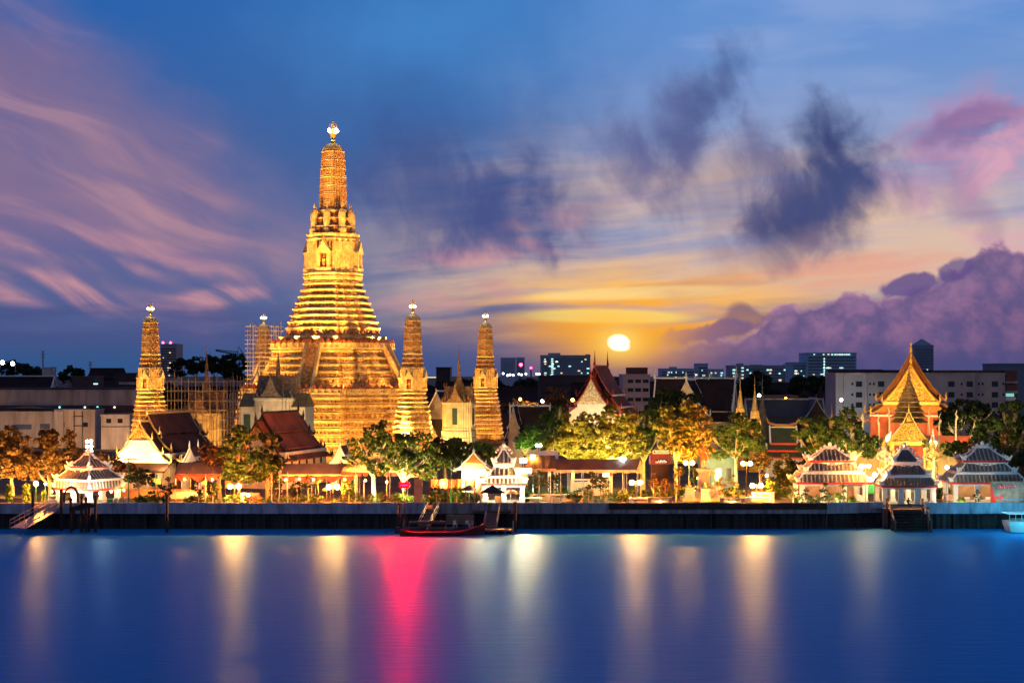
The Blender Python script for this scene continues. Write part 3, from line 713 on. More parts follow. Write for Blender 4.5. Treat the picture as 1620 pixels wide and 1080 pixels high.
# ordination hall on the right and its spired gate
u = hall('ordination_hall', 'great floodlit hall with tall gilded gable at right', 'temple hall', (X(1441, 300), 300), R(-13.4),
     [(0, 2.2, [((0, 22.9), (4.9, 15.9)), ((4.6, 15.2), (6.9, 13.8)), ((6.7, 13.4), (8.2, 12.3))]), (1.6, 26, [((0, 24.9), (6.0, 16.2)), ((5.8, 15.6), (8.0, 14.0)), ((7.8, 13.6), (9.3, 12.4))])],
     roof_brown, mat('amber_glazed_edge', (.36, .13, .03), .4, .25, 1.5), gilt, red_wall, 6.6, 13.5, border=white_trim, hornm=gold_plain, hs=1.25, windows=5)
q = MB(); q.prism([(-3.5, 15.95), (3.5, 15.95), (0, 21.3)], .24, .34); uo = q.build('gilded_panel', gilt, u)
q = MB(); q.prism([(-5.9, 16.2), (5.9, 16.2), (3.0, 19.7), (0, 24.6), (-3.0, 19.7)], 1.75, 1.95); q.build('upper_gable', MATS['amber_glazed_edge'], u)
q = MB(); q.prism([(-7.9, 14.0), (7.9, 14.0), (5.8, 15.55), (-5.8, 15.55)], 1.75, 1.95); q.build('lower_gable', MATS['amber_glazed_edge'], u)
for sg in (-1, 1):
    q = MB(); q.loft([[(sg*4.3, .1, 16.1), (sg*4.3, .35, 16.1), (sg*3.9, .35, 16.1), (sg*3.9, .1, 16.1)], [(sg*.25, .1, 22.0), (sg*.25, .35, 22.0), (0, .35, 21.7), (0, .1, 21.7)]]); q.build('gilded_border', gold_plain, u)
q = MB(); q.box(-4.9, 4.9, -.05, .4, 15.3, 15.9); q.build('gilded_beam', gold_plain, u)
q = MB(); q.box(-7.2, 7.2, .0, .35, 13.5, 13.75); q.build('red_fascia', red_paint, u)
q = MB(); q.box(-7.2, 7.2, .0, .35, 13.2, 13.46); q.build('white_fascia', white_trim, u)
m_soffit = mat('amber_soffit', (.34, .13, .04), .6, .3, .8)
for sg in (-1, 1):
    q = MB(); q.loft([[(sg*1.2, -.1, 13.9), (sg*6.7, -.1, 13.9), (sg*4.8, .1, 15.2), (sg*1.2, .1, 15.2)], [(sg*1.2, .2, 13.9), (sg*6.7, .2, 13.9), (sg*4.8, .3, 15.2), (sg*1.2, .3, 15.2)]]); q.build('soffit_panel', m_soffit, u)
for x in (-6.6, -3.3, 3.3, 6.6):
    q = MB(); q.box(x-.45, x+.45, -.6, .3, G, 13.1); q.build('column', red_wall, u)
q = MB(); q.tube([(0, .1, 23), (0, .0, 24.6), (0, -.4, 26.4)], [.28, .16, .03], 6); q.build('ridge_spire', gold_plain, u)
for x, e in ((-6, 2600), (0, 2400), (6, 2600)): spot((X(1441, 290)+x, 287, 10.6), (X(1441, 300)+x*.5, 300, 18), e, (1, .58, .15), 95, .4)
for x in (-7, 7): spot((X(1441, 290)+x, 291, 3.4), (X(1441, 300)+x*.8, 300, 10), 1200, (1, .55, .18), 100, .4)

def spire_gate():
    Y = 279; t = thing('spired_gate', 'gilded gate with dark tiered spire before the great hall', 'temple gate', (X(1438, Y), Y, 0), R(-13.4))
    w = MB(); w.box(-2.9, 2.9, 0, 5.4, G, 10.0); w.build('wall', red_wall, t)
    for sg in (-1, 1):
        for x in (2.75, ):
            q = MB(); q.box(sg*x-.35, sg*x+.35, -.5, .15, G, 9.4); q.build('column', gold_plain, t)
    q = MB(); q.box(-3.5, 3.5, -.6, .3, 9.0, 9.7); q.build('gilded_beam', gold_plain, t)
    q = MB(); q.prism([(-2.9, 9.7), (2.9, 9.7), (1.3, 11.7), (0, 14.1), (-1.3, 11.7)], -.3, 0); q.build('pediment', gilt, t)
    r = MB(); slope(r, -.6, 5.5, (0, 14.8), (3.5, 9.6), .18, .12); ro = r.build('roof', roof_brown, t)
    for y, s in ((-.6, 1), (.5, 1.06)):
        e = MB(); edge(e, y, (0, 14.8*(1 if s == 1 else 1.02)), (3.5*s, 9.6), .35, .42, .12); eo = e.build('bargeboard', white_trim if s > 1 else gold_plain, ro)
        for sg in (-1, 1): h = MB(); horn(h, sg*3.5*s, y, 9.6, .9, sg*.6, 0); h.build('roof_finial', gold_plain, eo)
    h = MB(); horn(h, 0, -.6, 14.8, .9); h.build('roof_finial', gold_plain, ro)
    s = MB(); z = 12.6; w_ = 3.1; rings = []
    dk = mat('spire_dark_tiers', (.20, .12, .05), .5, .35, 1.2, cells=(4, (.4, .22, .06), .6), bump=.5)
    for i in range(9):                                     # stepped crown roof
        h_ = .95-.045*i; ww = 3.05*(1-i/9.6)**1.15+.18
        for f, d in ((0, 0), (.22, .0), (.3, -.16), (.9, -.5*ww/3.05-.1)):
            a = max(.12, ww+d*ww/3.05*1.6); rings.append([(x*a, y*a+2.6, z+f*h_) for x, y in redent(1, 2, .5)])
        z += h_
    s.loft(rings); s.lathe(0, 2.6, [(.42, z-.1), (.25, z+.6), (.3, z+.75), (.15, z+1.3), (.02, z+2.8)], 8); s.build('tiered_spire', dk, t)
    for sg in (-1, 1):                                     # slender flame-topped posts either side
        for dx_, y, ztop in ((3.2, .9, 14.8), (4.9, 1.2, 13.8), (7.6, 1.8, 14.4)):
            p = MB(); x = sg*dx_; p.box(x-.14, x+.14, y-.14, y+.14, G, ztop-1.2); p.tube([(x, y, ztop-1.3), (x+sg*.22, y, ztop-.7), (x-sg*.02, y, ztop-.2), (x+sg*.25, y, ztop+.5)], [.18, .22, .12, .02], 6); p.build('flame_post', cream, t)
    return t
spire_gate()
for x in (-2.2, 2.2): spot((X(1438, 272)+x, 272, 6.5), (X(1438, 279)+x*.2, 279, 12), 420, (1, .66, .2), 90, .25)

# ================================================================= cross-gabled shrines with spires
def shrine(label, px, Y, w, zb, zw, ztip, m_w, m_r, wins=True, plinth=None, rz=TR, tier_m=None):
    t = thing('spired_shrine', label, 'shrine', (X(px, Y), Y, 0), rz, 'spired shrines below the great tower'); h = w*.5
    b = MB()
    if plinth:
        rr = [];
        for i in range(4): rr += [ring(h*(1.22-.05*i), zb-plinth+plinth*i/4, 3, .6), ring(h*(1.22-.05*i), zb-plinth+plinth*(i+.6)/4, 3, .6), ring(h*(1.14-.05*i), zb-plinth+plinth*(i+.75)/4, 3, .6)]
        b.loft([ring(h*1.22, G, 3, .6)]+rr+[ring(h*1.05, zb, 3, .6)]); b.build('plinth', m_w, t)
    b = MB(); b.loft([ring(h, zb if plinth else G, 3, .6), ring(h, zw-.5, 3, .6), ring(h*1.06, zw-.35, 3, .6), ring(h*1.06, zw, 3, .6)]); wo_ = b.build('wall', m_w, t)
    pl = MB()
    for (x, y, r, L) in along(redent(h*1.0, 3, .6), h*.36): pl.cbox(x, y, zb, L*.3, .3, zw-zb-.4, r)
    pl.build('pilasters', m_w, wo_)
    rh = h*1.0
    for k in range(4):
        T = Matrix.Rotation(k*math.pi/2, 4, 'Z'); nm = mat('shrine_window', (.05, .09, .06), .4, .4, 3)
        if wins:
            for xx in ((0,) if w < 7 else (0,)):
                q = MB(); q.T = T; q.box(xx-h*.17, xx+h*.17, -h-.16, -h+.1, zb+(zw-zb)*.15, zb+(zw-zb)*.78); q.build('window', nm, wo_)
        for q_, (f, zz) in enumerate(((1.0, 0), (.82, .55))):
            g = MB(); g.T = T; hh = rh*.95*f
            g.prism([(-h*.62*f, zw+zz), (h*.62*f, zw+zz), (h*.28*f, zw+zz+hh*.42), (0, zw+zz+hh*1.15), (-h*.28*f, zw+zz+hh*.42)], -h*1.02+q_*.5, -h*.2); go = g.build('gable', m_r, t)
            hn = MB(); hn.T = T; horn(hn, 0, -h*1.02+q_*.5, zw+zz+hh*1.1, .7); hn.build('gable_finial', m_r, go)
            for sg in (-1, 1):
                hn = MB(); hn.T = T; hn.tube([(sg*h*.62*f, -h*1.0+q_*.5, zw+zz), (sg*h*.72*f, -h*1.0+q_*.5, zw+zz+.5), (sg*h*.66*f, -h*1.0+q_*.5, zw+zz+1.2)], [.15, .14, .02], 5); hn.build('gable_finial', m_r, go)
    s = MB(); rr = []; z = zw+h*.35; zt = zw+(ztip-zw)*.48; n = 6; a0 = h*.62
    for i in range(n):
        a = a0*(1-i/(n+.6))**1.1; hh = (zt-z)/n
        for f, d in ((0, 1), (.25, 1.0), (.35, .86), (1, .72)): rr.append(ring(a*d, z+(i+f)*hh, 3, .45))
    s.loft(rr); s.lathe(0, 0, [(a0*.2, zt-.1), (a0*.16, zt+(ztip-zt)*.2), (a0*.18, zt+(ztip-zt)*.25), (a0*.08, zt+(ztip-zt)*.5), (.02, ztip)], 8); s.build('spire', tier_m or m_r, t)
    return t
shr_stone = mat('weathered_shrine_roof', (.26, .19, .12), .7, .35, 1.2, cells=(4, (.12, .07, .04), .7), bump=.5)
shrine('white spired shrine with dark windows below the great tower', 440, 300, 7.2, 6.0, 16.6, 25.6, mat('ivory_wall', (.66, .55, .40), .7, .2, .6), shr_stone)
q = shrine('yellow-lit spired shrine on a tall white plinth, right of the towers', 726, 335, 5.8, 10.0, 15.2, 26.8, mat('yellow_lit_wall', (.66, .52, .28), .7, .25, .8), mat('ochre_shrine_roof', (.5, .27, .09), .6, .35, 1.2, cells=(4, (.22, .09, .03), .7), bump=.6), plinth=5.5)
shrine('ochre spired shrine caged in bamboo scaffolding', 327, 312, 7.0, 5.0, 13.6, 26.2, mat('ochre_wall', (.6, .38, .14), .7, .3, .8), mat('ochre_shrine_roof2', (.34, .16, .06), .6, .35, 1.2, cells=(4, (.15, .07, .03), .7), bump=.6))
# side wings of the white shrine
for sg, a, b in ((-1, -6.3, -3.7), (1, 3.7, 6.0)):
    t = thing('shrine_wing', 'low white wing on the %s of the white spired shrine' % ('left' if sg < 0 else 'right'), 'shrine wing', (X(440, 300), 300, 0), TR)
    q = MB(); q.box(a, b, -2.2, 2.2, G, 15.0); wo_ = q.build('wall', MATS['ivory_wall'], t)
    q = MB(); q.box((a+b)/2-.6, (a+b)/2+.6, -2.32, -2.1, 8.0, 13.6); q.build('window', MATS['shrine_window'], wo_)
    q = MB(); q.prismx([(-2.6, 15.0), (2.6, 15.0), (1.2, 16.3), (0, 17.4), (-1.2, 16.3)], min(a, b)-.2, max(a, b)); q.build('roof', mat('olive_roof', (.22, .17, .06), .6, .3, .5), t)
spot((X(420, 288), 288, 5), (X(440, 300), 300, 13), 1900, (1, .66, .30), 90)
spot((X(470, 290), 290, 5), (X(450, 300), 300, 13), 1200, (1, .66, .30), 90)
spot((X(712, 322), 322, 6), (X(726, 335), 335, 15), 2400, (1, .54, .14), 70); spot((X(748, 324), 324, 5), (X(730, 335), 335, 12), 1300, (1, .74, .4), 80)
spot((X(327, 300), 299, 4), (X(327, 312), 312, 11), 2600, (1, .6, .2), 100)

# ================================================================= scaffolding
def scaffold(label, px, Y, nx, ny, dx_, dy_, z0, z1, dz, m, rz=TR, r=.07, brace=True):
    t = thing('scaffolding', label, 'scaffolding', (X(px, Y), Y, 0), rz); W, D = (nx-1)*dx_, (ny-1)*dy_
    pole = None; k = 0
    def put(src, name, mb, x, y, z, par):
        if src is None: o = mb.build(name, m, par)
        else: o = src.copy(); COL.objects.link(o); o.parent = par
        o.location = (x, y, z); return src or o
    pm_ = None
    for i in range(nx):
        for j in range(ny):
            if 0 < i < nx-1 and 0 < j < ny-1: continue
            pm_ = put(pm_, 'pole', MB().tube([(0, 0, z0), (rnd.uniform(-.1, .1), 0, z1)], r, 5), -W/2+i*dx_, -D/2+j*dy_, rnd.uniform(-1.2, .8), t)
    lm = sm = None; z = z0+dz*.6
    while z < z1-.3:
        for j in (0, ny-1): lm = put(lm, 'ledger', MB().tube([(-W/2-.6, 0, 0), (W/2+.6, 0, .06)], r*.9, 5), 0, -D/2+j*dy_, z, t)
        for i in (0, nx-1): sm = put(sm, 'cross_ledger', MB().tube([(0, -D/2-.5, 0), (0, D/2+.5, 0)], r*.9, 5), -W/2+i*dx_, 0, z+.12, t)
        z += dz
    if brace:
        for i in range(3):
            x0 = -W/2+i*W/3; q = MB(); q.tube([(x0, -D/2-.1, z0+(i % 2)*3), (x0+W/3, -D/2-.1, z0+(i % 2)*3+W/3)], r*.8, 5); q.build('brace', m, t)
    return t
scaffold('bamboo scaffolding cage round the ochre shrine, left of centre', 329, 312, 9, 8, 1.4, 1.5, G, 20.4, 1.75, bamboo)
st = scaffold('pale tube scaffolding tower round the rear spire', 418, 385, 5, 5, 1.45, 1.45, 14, 32.2, 1.0, steel_tube, r=.09)
t = thing('scaffold_stair', 'sloping pale scaffold stair leaning up to the rear spire', 'scaffold stair', (X(392, 352), 352, 0), 0)
for dy_ in (0, 1.2):
    q = MB(); q.tube([(-2.6, dy_, 9.5), (2.2, dy_, 23)], .12, 5); q.build('stringer', steel_tube, t)
q = MB()
for i in range(22): q.box(-2.6+4.8*i/22-.1, -2.6+4.8*i/22+.25, 0, 1.2, 9.5+13.5*i/22, 9.5+13.5*i/22+.08)
q.build('treads', steel_tube, t)
scaffold('smaller pale scaffold frame between bamboo cage and great terraces', 366, 322, 4, 4, 1.2, 1.3, G, 17.0, 1.5, steel_tube, r=.06)

spot((X(548, 258), 257, 4), (X(450, 272), 272, 11), 2600, (1, .42, .14), 90, .4); spot((X(530, 262), 262, 3.6), (X(480, 278), 278, 11), 1400, (1, .42, .14), 100, .4)  # added spots in place of the towers' spill on the orange-red roof
spot((X(330, 258), 257, 4), (X(280, 272), 272, 11), 420, (1, .5, .2), 90, .4)
for px, e in ((-20, 800), (40, 700), (110, 1000), (175, 900), (205, 600)): spot((X(px, 396), 395, 4), (X(px, 420), 425, 15), e, (1, .58, .30), 140, .6)

# ================================================================= riverside pavilions with ribbed white-edged roofs
tile_grey = mat('dark_grey_pan_tile', (.16, .125, .105), .6, .3, .8)
rib_white = mat('whitewashed_tile_rib', (.36, .32, .265), .7, .2, 2)
rib_grey = mat('grey_tile_rib', (.15, .13, .13), .6, .2, 2)
def hip(t, name, w0, d0, z0, w1, d1, z1, rib, sp=.55, red=True, wave=False):
    """one hipped roof tier: pan tiles, ribs down each slope, white hip ridges, red fascia"""
    ns = 4; zt = lambda f: z0+(z1-z0)*(f**1.3)
    W = lambda f: (w0+(w1-w0)*f)/2; D = lambda f: (d0+(d1-d0)*f)/2
    m = MB(); m.loft([[(-W(i/ns), -D(i/ns), zt(i/ns)), (W(i/ns), -D(i/ns), zt(i/ns)), (W(i/ns), D(i/ns), zt(i/ns)), (-W(i/ns), D(i/ns), zt(i/ns))] for i in range(ns+1)])
    ro = m.build(name, tile_grey, t)
    r = MB()
    for ax in (0, 1):
        A_, B_ = (W, D) if ax == 0 else (D, W)
        k = int(A_(0)*2/sp)
        for i in range(k):
            x = -A_(0)+(i+.5)*A_(0)*2/k
            fm = 1.0
            if abs(x) > A_(1): fm = (A_(0)-abs(x))/(A_(0)-A_(1))
            if fm < .12: continue
            for sg in (-1, 1):
                pts = []
                for j in range(4):
                    f = fm*j/3; p = (x, sg*(B_(f)+.02), zt(f)+.05)
                    pts.append(p if ax == 0 else (p[1], p[0], p[2]))
                r.tube(pts, sp*.21, 4)
    r.build('tile_ribs', rib, ro)
    h = MB()
    for sx in (-1, 1):
        for sy in (-1, 1):
            pts = [(sx*(W(f)+.02), sy*(D(f)+.02), zt(f)+.12) for f in (0, .33, .66, 1)]
            h.tube(pts, .12, 5)
            x, y = sx*(W(0)+.02), sy*(D(0)+.02)
            h.tube([(x-sx*.5, y-sy*.3, z0+.15), (x, y, z0+.25), (x+sx*.3, y+sy*.2, z0+.75)], [.2, .24, .08], 5)
            for f in (.1, .2): h.ball(sx*W(f), sy*D(f), zt(f)+.38, .2, .2, .24, 6, 4)
    for sy in (-1, 1): h.box(-W(1), W(1), sy*D(1)-.12, sy*D(1)+.12, z1-.06, z1+.22)
    for sx in (-1, 1): h.box(sx*W(1)-.12, sx*W(1)+.12, -D(1)+.12, D(1)-.12, z1-.06, z1+.22)
    if wave:
        for sy in (-1, 1):
            y = sy*(D(.55)+.1); yy = sy*D(.9); zb_ = zt(.45)
            pts = [(-W(.75), z1+.05), (-W(.5), z1+.55), (0, zb_+.45), (W(.5), z1+.55), (W(.75), z1+.05)]
            h.loft([[(px, yy-.1, pz-.16), (px, yy+.1, pz-.16), (px, yy+.1, pz+.12), (px, yy-.1, pz+.12)] for px, pz in pts])
    h.build('hip_ridges', white_trim, ro)
    e = MB()
    for sy in (-1, 1): e.box(-W(0)+.06, W(0)-.06, sy*(D(0)-.1)-.06, sy*(D(0)-.1)+.06, z0-.27, z0-.02)
    for sx in (-1, 1): e.box(sx*(W(0)-.1)-.06, sx*(W(0)-.1)+.06, -D(0)+.17, D(0)-.17, z0-.27, z0-.02)
    e.build('eave_fascia', red_paint, ro)
    return ro
def pavilion(label, px, Y, w, d, rib, z=(5.9, 7.05, 7.35, 8.55, 8.85, 10.4), ws=(1, .80, .75, .50, .61, .14), cols=4, rz=0, group='ribbed-roof riverside pavilions', panels=True, sp=.55, three=True):
    t = thing('riverside_pavilion', label, 'pavilion', (X(px, Y), Y, 0), rz, group)
    b = MB(); b.box(-w*.46, w*.46, -d*.46, d*.46, G, G+.45); b.build('floor_plinth', stone_grey, t)
    if three: hip(t, 'roof', w, d, z[0], w*ws[1], d*ws[1], z[1], rib, sp)
    bb = MB(); bb.box(-w*.38, w*.38, -d*.38, d*.38, z[0]-.3, z[2]+.1); bb.build('roof_drum', white_plaster, t)
    hip(t, 'roof', w*ws[2], d*ws[2], z[2], w*ws[3], d*ws[3], z[3], rib, sp, wave=True)
    bb = MB(); bb.box(-w*.24, w*.24, -d*.24, d*.24, z[3]-.2, z[4]); bb.build('roof_drum', white_plaster, t)
    hip(t, 'roof', w*ws[4], d*ws[4], z[4], w*ws[5], d*.06, z[5], rib, sp)
    c_ = MB(); zz = z[5]; c_.loft([[(-w*.09, -.12, zz+.1), (w*.09, -.12, zz+.1), (w*.09, .12, zz+.1), (-w*.09, .12, zz+.1)], [(-w*.06, -.1, zz+.4), (w*.06, -.1, zz+.4), (w*.06, .1, zz+.4), (-w*.06, .1, zz+.4)]])
    c_.ball(0, 0, zz+.62, .3, .25, .34, 8, 5)
    for sg in (-1, 1): c_.ball(sg*w*.07, 0, zz+.35, .22, .2, .28, 7, 5); c_.ball(sg*w*.12, 0, zz+.05, .22, .2, .25, 7, 5); c_.ball(sg*w*.17, 0, zz-.3, .2, .2, .22, 7, 5)
    c_.build('crest', white_trim, t)
    cw = .62
    ztop = z[0]-.25 if three else z[2]-.25
    for i in range(cols):
        x = -w*.42+(w*.84)*i/(cols-1)
        for sy in (-1, 1):
            q = MB(); q.box(x-cw/2, x+cw/2, sy*d*.42-cw/2, sy*d*.42+cw/2, G+.45, ztop); q.box(x-cw*.65, x+cw*.65, sy*d*.42-cw*.65, sy*d*.42+cw*.65, G+.45, G+.8); q.box(x-cw*.6, x+cw*.6, sy*d*.42-cw*.6, sy*d*.42+cw*.6, ztop-.25, ztop); q.build('column', white_plaster, t)
    bm = MB()
    for sy in (-1, 1): bm.box(-w*.42+cw*.7, w*.42-cw*.7, sy*d*.42-.2, sy*d*.42+.2, ztop-.28, ztop+.02)
    bm.build('lintel', white_plaster, t)
    if panels:
        q = MB()
        for sx in (-1, 1):
            q.box(sx*w*.42-.12, sx*w*.42+.12, -d*.42+cw/2, d*.42-cw/2, G+.45, G+1.3)
        q.build('side_parapet', white_plaster, t)
        bq = MB(); bq.box(-w*.36, w*.36, d*.36, d*.40, G+.5, G+2.6); bq.build('back_screen', mat('screen_timber', (.22, .11, .05), .6, .3, 1), t)
    return t
warmw = (1, .78, .46)
pavilion('wide white-columned pavilion left of the landing stage at right', 1313, 235, 10.4, 6.4, rib_white, cols=4)
pavilion('wide white-columned pavilion beside the printed banner, rightmost', 1554, 236, 10.7, 6.4, rib_white, z=(5.85, 6.95, 7.2, 8.4, 8.8, 10.5), cols=4)
pavilion('smaller grey-roofed pavilion at the head of the right landing stage', 1431, 232.5, 7.9, 6.0, rib_grey, z=(5.6, 6.7, 6.95, 8.5, 8.75, 10.4), ws=(1, .76, .74, .40, .48, .10), cols=4, sp=.42, panels=False)
pavilion('white floodlit pavilion behind the gangway at far left', 140, 236, 7.0, 6.4, rib_white, z=(4.9, 6.0, 6.15, 7.5, 7.9, 9.5), ws=(1.22, .95, .98, .55, .56, .12), rz=R(-32), cols=3, panels=False)
pavilion('brilliantly lit white gateway pavilion behind the centre landing', 797, 236, 6.2, 5.0, rib_white, z=(5.6, 6.4, 6.6, 8.0, 8.35, 10.2), ws=(1.0, .78, .7, .36, .46, .06), cols=3, panels=False)
for (px, Y, z, e) in ((1290, 235, 5.0, 110), (1338, 235, 5.0, 110), (1535, 236, 5.0, 110), (1575, 236, 5.0, 80), (1425, 232.5, 4.9, 60), (1437, 232.5, 4.9, 60)): point((X(px, Y), Y, z), e*1.6, warmw, .3)
for (px, e) in ((1262, 260), (1313, 320), (1372, 200), (1500, 240), (1555, 260), (1610, 160)): spot((X(px, 227.9), 227.9, 3.1), (X(px, 235)-.5, 234, 6.2), e, (1, .80, .50), 130, .3)
point((X(120, 236), 232.2, 4.3), 420, (1, .84, .58), .3); point((X(164, 232), 231.5, 4.9), 420, (1, .86, .6), .3); point((X(140, 236), 236, 4.2), 160, (1, .6, .25), .3)
spot((X(118, 229), 228.6, 3.2), (X(140, 236), 236, 8.5), 600, (1, .85, .6), 100)
point((X(780, 232), 231.8, 4.6), 340, (1, .85, .6), .3); point((X(814, 232), 231.8, 4.6), 340, (1, .85, .6), .3); point((X(797, 236), 236, 5), 260, (1, .8, .5), .3)
spot((X(797, 228), 229, 4.2), (X(797, 236), 236, 8.5), 700, (1, .85, .58), 110)

# ================================================================= lamps
WARM = glow('warm_globe_glow', (1, .27, .03), 3300); WHITE = glow('white_flood_glow', (1, .48, .15), 1700); COLD = glow('cold_flood_glow', (.72, 1, .96), 420)
RED = glow('red_signal_glow', (1, 0, .00001), 26000); ORANGE = glow('sodium_glow', (1, .36, .06), 60); GREENISH = glow('greenish_lamp_glow', (.5, 1, .62), 60); SMALL = glow('small_lantern_glow', (1, .5, .16), 30)
def twin_lamp(label, px, py, Y, sep=12, m=None, r=.30, post=metal_dark, grp='twin-globe garden lamps'):
    t = thing('garden_lamp', label, 'lamp', (X(px, Y), Y, 0), 0, grp); z = Z(py, Y); s = sep*Y/F/2
    p = MB(); p.lathe(0, 0, [(.16, G), (.16, G+.4), (.07, G+.5), (.06, z-.3), (.09, z-.25), (.04, z+.2)], 8); p.build('post', post, t)
    a = MB(); a.tube([(-s, 0, z-.38), (-s*.6, 0, z-.2), (0, 0, z-.15), (s*.6, 0, z-.2), (s, 0, z-.38)], .04, 6); a.build('arm', post, t)
    for sg in (-1, 1): g = MB(); g.ball(sg*s, 0, z, r, n=12, m=8); g.build('globe', m or WARM, t, True)
    return t
def single_lamp(label, px, py, Y, m=None, r=.28, post=metal_dark, grp='single-globe lamp posts'):
    t = thing('lamp_post', label, 'lamp', (X(px, Y), Y, 0), 0, grp); z = Z(py, Y)
    p = MB(); p.lathe(0, 0, [(.15, G), (.15, G+.3), (.06, G+.4), (.05, z-.25), (.12, z-.22), (.12, z-r*.8)], 8); p.build('post', post, t)
    g = MB(); g.ball(0, 0, z, r, n=12, m=8); g.build('globe', m or WARM, t, True); return t
single_lamp('single warm globe lamp on a green post near the clipped hedges, far left', 57, 765, 231, r=.3, post=metal_green)
single_lamp('dim second globe lamp on a green post left of the white floodlit pavilion', 72, 765, 231, m=SMALL, r=.18, post=metal_green)
twin_lamp('twin warm globes under the yellow-green tree, left', 371, 769, 231, 14)
twin_lamp('twin warm globes before the long grey canopy', 527, 770, 231, 13)
twin_lamp('twin warm globes right of the long brown awning', 1006, 763, 231, 13)
twin_lamp('twin globes high behind the bronze statue, on its left', 1090, 732, 252, 11, r=.26)
twin_lamp('twin globes right of the teal-lit house, half dimmed', 1181, 733, 250, 11, r=.27)
twin_lamp('twin warm globes beside the round clipped bush, right of the statue', 1197, 768, 231, 13)
twin_lamp('twin globes on a tall pole right of the wide pavilion', 1369, 737, 230, 11, post=metal_grey, r=.24, m=glow('pole_globe_glow', (1, .4, .08), 900))
single_lamp('single bright globe beside the grey-roofed landing pavilion', 1384, 751, 230.5, m=glow('pavilion_globe_glow', (1, .66, .32), 300), r=.28)
single_lamp('single globe on a tall post left of the rightmost pavilion', 1498, 739, 230, r=.26, post=metal_grey, m=glow('mid_globe_glow', (1, .7, .3), 40))
single_lamp('small globe half hidden right of the great twin lamps', 1213, 752, 246, m=SMALL, r=.22)
single_lamp('small globe lamp beside the statue plinth', 1105, 756, 244, m=SMALL, r=.22)
single_lamp('low path light by the striped red stall', 393, 783, 231, m=WHITE, r=.17)
# multi-bulb lamp above the left pavilion
t = thing('lamp_cluster_post', 'tall post with six clustered bulbs behind the far left pavilion', 'lamp', (X(141, 246), 246, 0))
z = Z(704, 246); p = MB(); p.lathe(0, 0, [(.15, G), (.08, G+.6), (.07, z-1)], 8); p.build('post', metal_dark, t)
for i, (dx_, dz) in enumerate(((-.35, -.95), (.3, -.85), (-.3, -.2), (.3, -.15), (-.28, .55), (.28, .6))):
    g = MB(); g.ball(dx_, 0, z+dz, .24, n=10, m=6); g.build('bulb', glow('pinkish_bulb_glow', (1, .55, .36), 45), t, True)
fr = MB(); fr.tube([(0, 0, z-1.1), (0, 0, z+.9)], .04, 5); fr.build('stem', metal_dark, t)
def flood_lamp(label, px, py, Y, m, w=.7, h=.45, n=1, light=None, name='flood_lamp'):
    t = thing(name, label, 'flood lamp', (X(px, Y), Y, 0)); z = Z(py, Y)
    p = MB(); p.lathe(0, .15, [(.1, G), (.06, G+.4), (.06, z)], 6); p.build('post', metal_grey, t)
    for i in range(n):
        x = (i-(n-1)/2)*(w*1.25); b = MB(); b.cbox(x, .12, z-h/2-.05, w+.1, .2, h+.1); ho = b.build('lamp_housing', metal_dark, t)
        g = MB(); g.cbox(x, -.03, z-h/2, w, .08, h); g.build('lamp_face', m, ho)
    return t
flood_lamp('white floodlight left of the bright gateway pavilion', 761, 746, 234, WHITE, .7, .6, 1)
flood_lamp('row of white floodlights right of the bright gateway pavilion', 828, 744, 234, WHITE, .6, .55, 3)
flood_lamp('white floodlight above the dark tent', 828, 728, 240, glow('bluish_flood_glow', (.85, .93, 1), 60), .9, .6, 1)
flood_lamp('warm floodlight beside the upper roof of the gateway pavilion', 843, 723, 243, WARM, .6, .5, 1)
flood_lamp('green-white lamp among the green-lit trees', 852, 704, 250, GREENISH, .9, .35, 1)
flood_lamp('brilliant cold floodlight over the long brown awning', 985, 727, 246, COLD, .75, .7, 1)
flood_lamp('lesser cold floodlight right of the brilliant one', 1008, 729, 250, COLD, .42, .42, 1)
# red navigation light on a river pile
t = thing('signal_beacon', 'glowing red signal bar on a slim mast by the moored boats', 'signal light', (X(640, 217.5), 217.5, 0))
z = Z(767, 217.5); b = MB(); b.box(-.52, .52, -.1, .1, z-.12, z+.12); b.build('lamp_bar', RED, t)
b = MB(); b.box(-.62, .62, .12, .22, z-.35, z+.35); b.box(-.62, .62, -.05, .115, z-.36, z-.26); b.box(-.66, -.58, -.25, .22, z-.35, z+.35); b.box(.58, .66, -.25, .22, z-.35, z+.35); b.tube([(0, .16, -1), (0, .16, z-.1)], .06, 6); b.build('mast', metal_dark, t)  # hood plates added round the bar to keep red light off the wall
# distant lamps
def far_lamp(label, px, py, Y, m, r, arm=0):
    t = thing('street_lamp', label, 'street lamp', (X(px, Y), Y, 0)); z = Z(py, Y)
    p = MB(); p.tube([(arm, .3, G), (arm, .3, z+.1), (0, 0, z+.15)], .1, 5); p.build('post', metal_dark, t)
    g = MB(); g.ball(0, 0, z-.05, r, n=8, m=5); g.build('lamp_head', m, t, True)
far_lamp('pale stadium light on a crossed mast, far left skyline', 20, 575, 620, glow('stadium_glow', (1, 1, .7), 40), .75, 1)
far_lamp('pale stadium light at the very left edge', 4, 573, 640, glow('stadium_glow', (1, 1, .7), 40), .75, -1)
far_lamp('greenish star-bright street lamp behind the dark cloister roof', 858, 634, 400, GREENISH, .36, .5)
far_lamp('red-orange street lamp over the glowing orange bushes', 823, 631, 402, ORANGE, .32, .5)
far_lamp('orange street lamp left of the white carved gable', 906, 632, 372, ORANGE, .34, -.5)
far_lamp('green street lamp between the thin golden stupas', 1201, 625, 390, GREENISH, .36, .5)
far_lamp('orange street lamp above the dark low roofs', 1243, 631, 392, ORANGE, .42, -1.5)
far_lamp('orange street lamp on the apartment block corner', 1331, 632, 404, ORANGE, .36, .5)
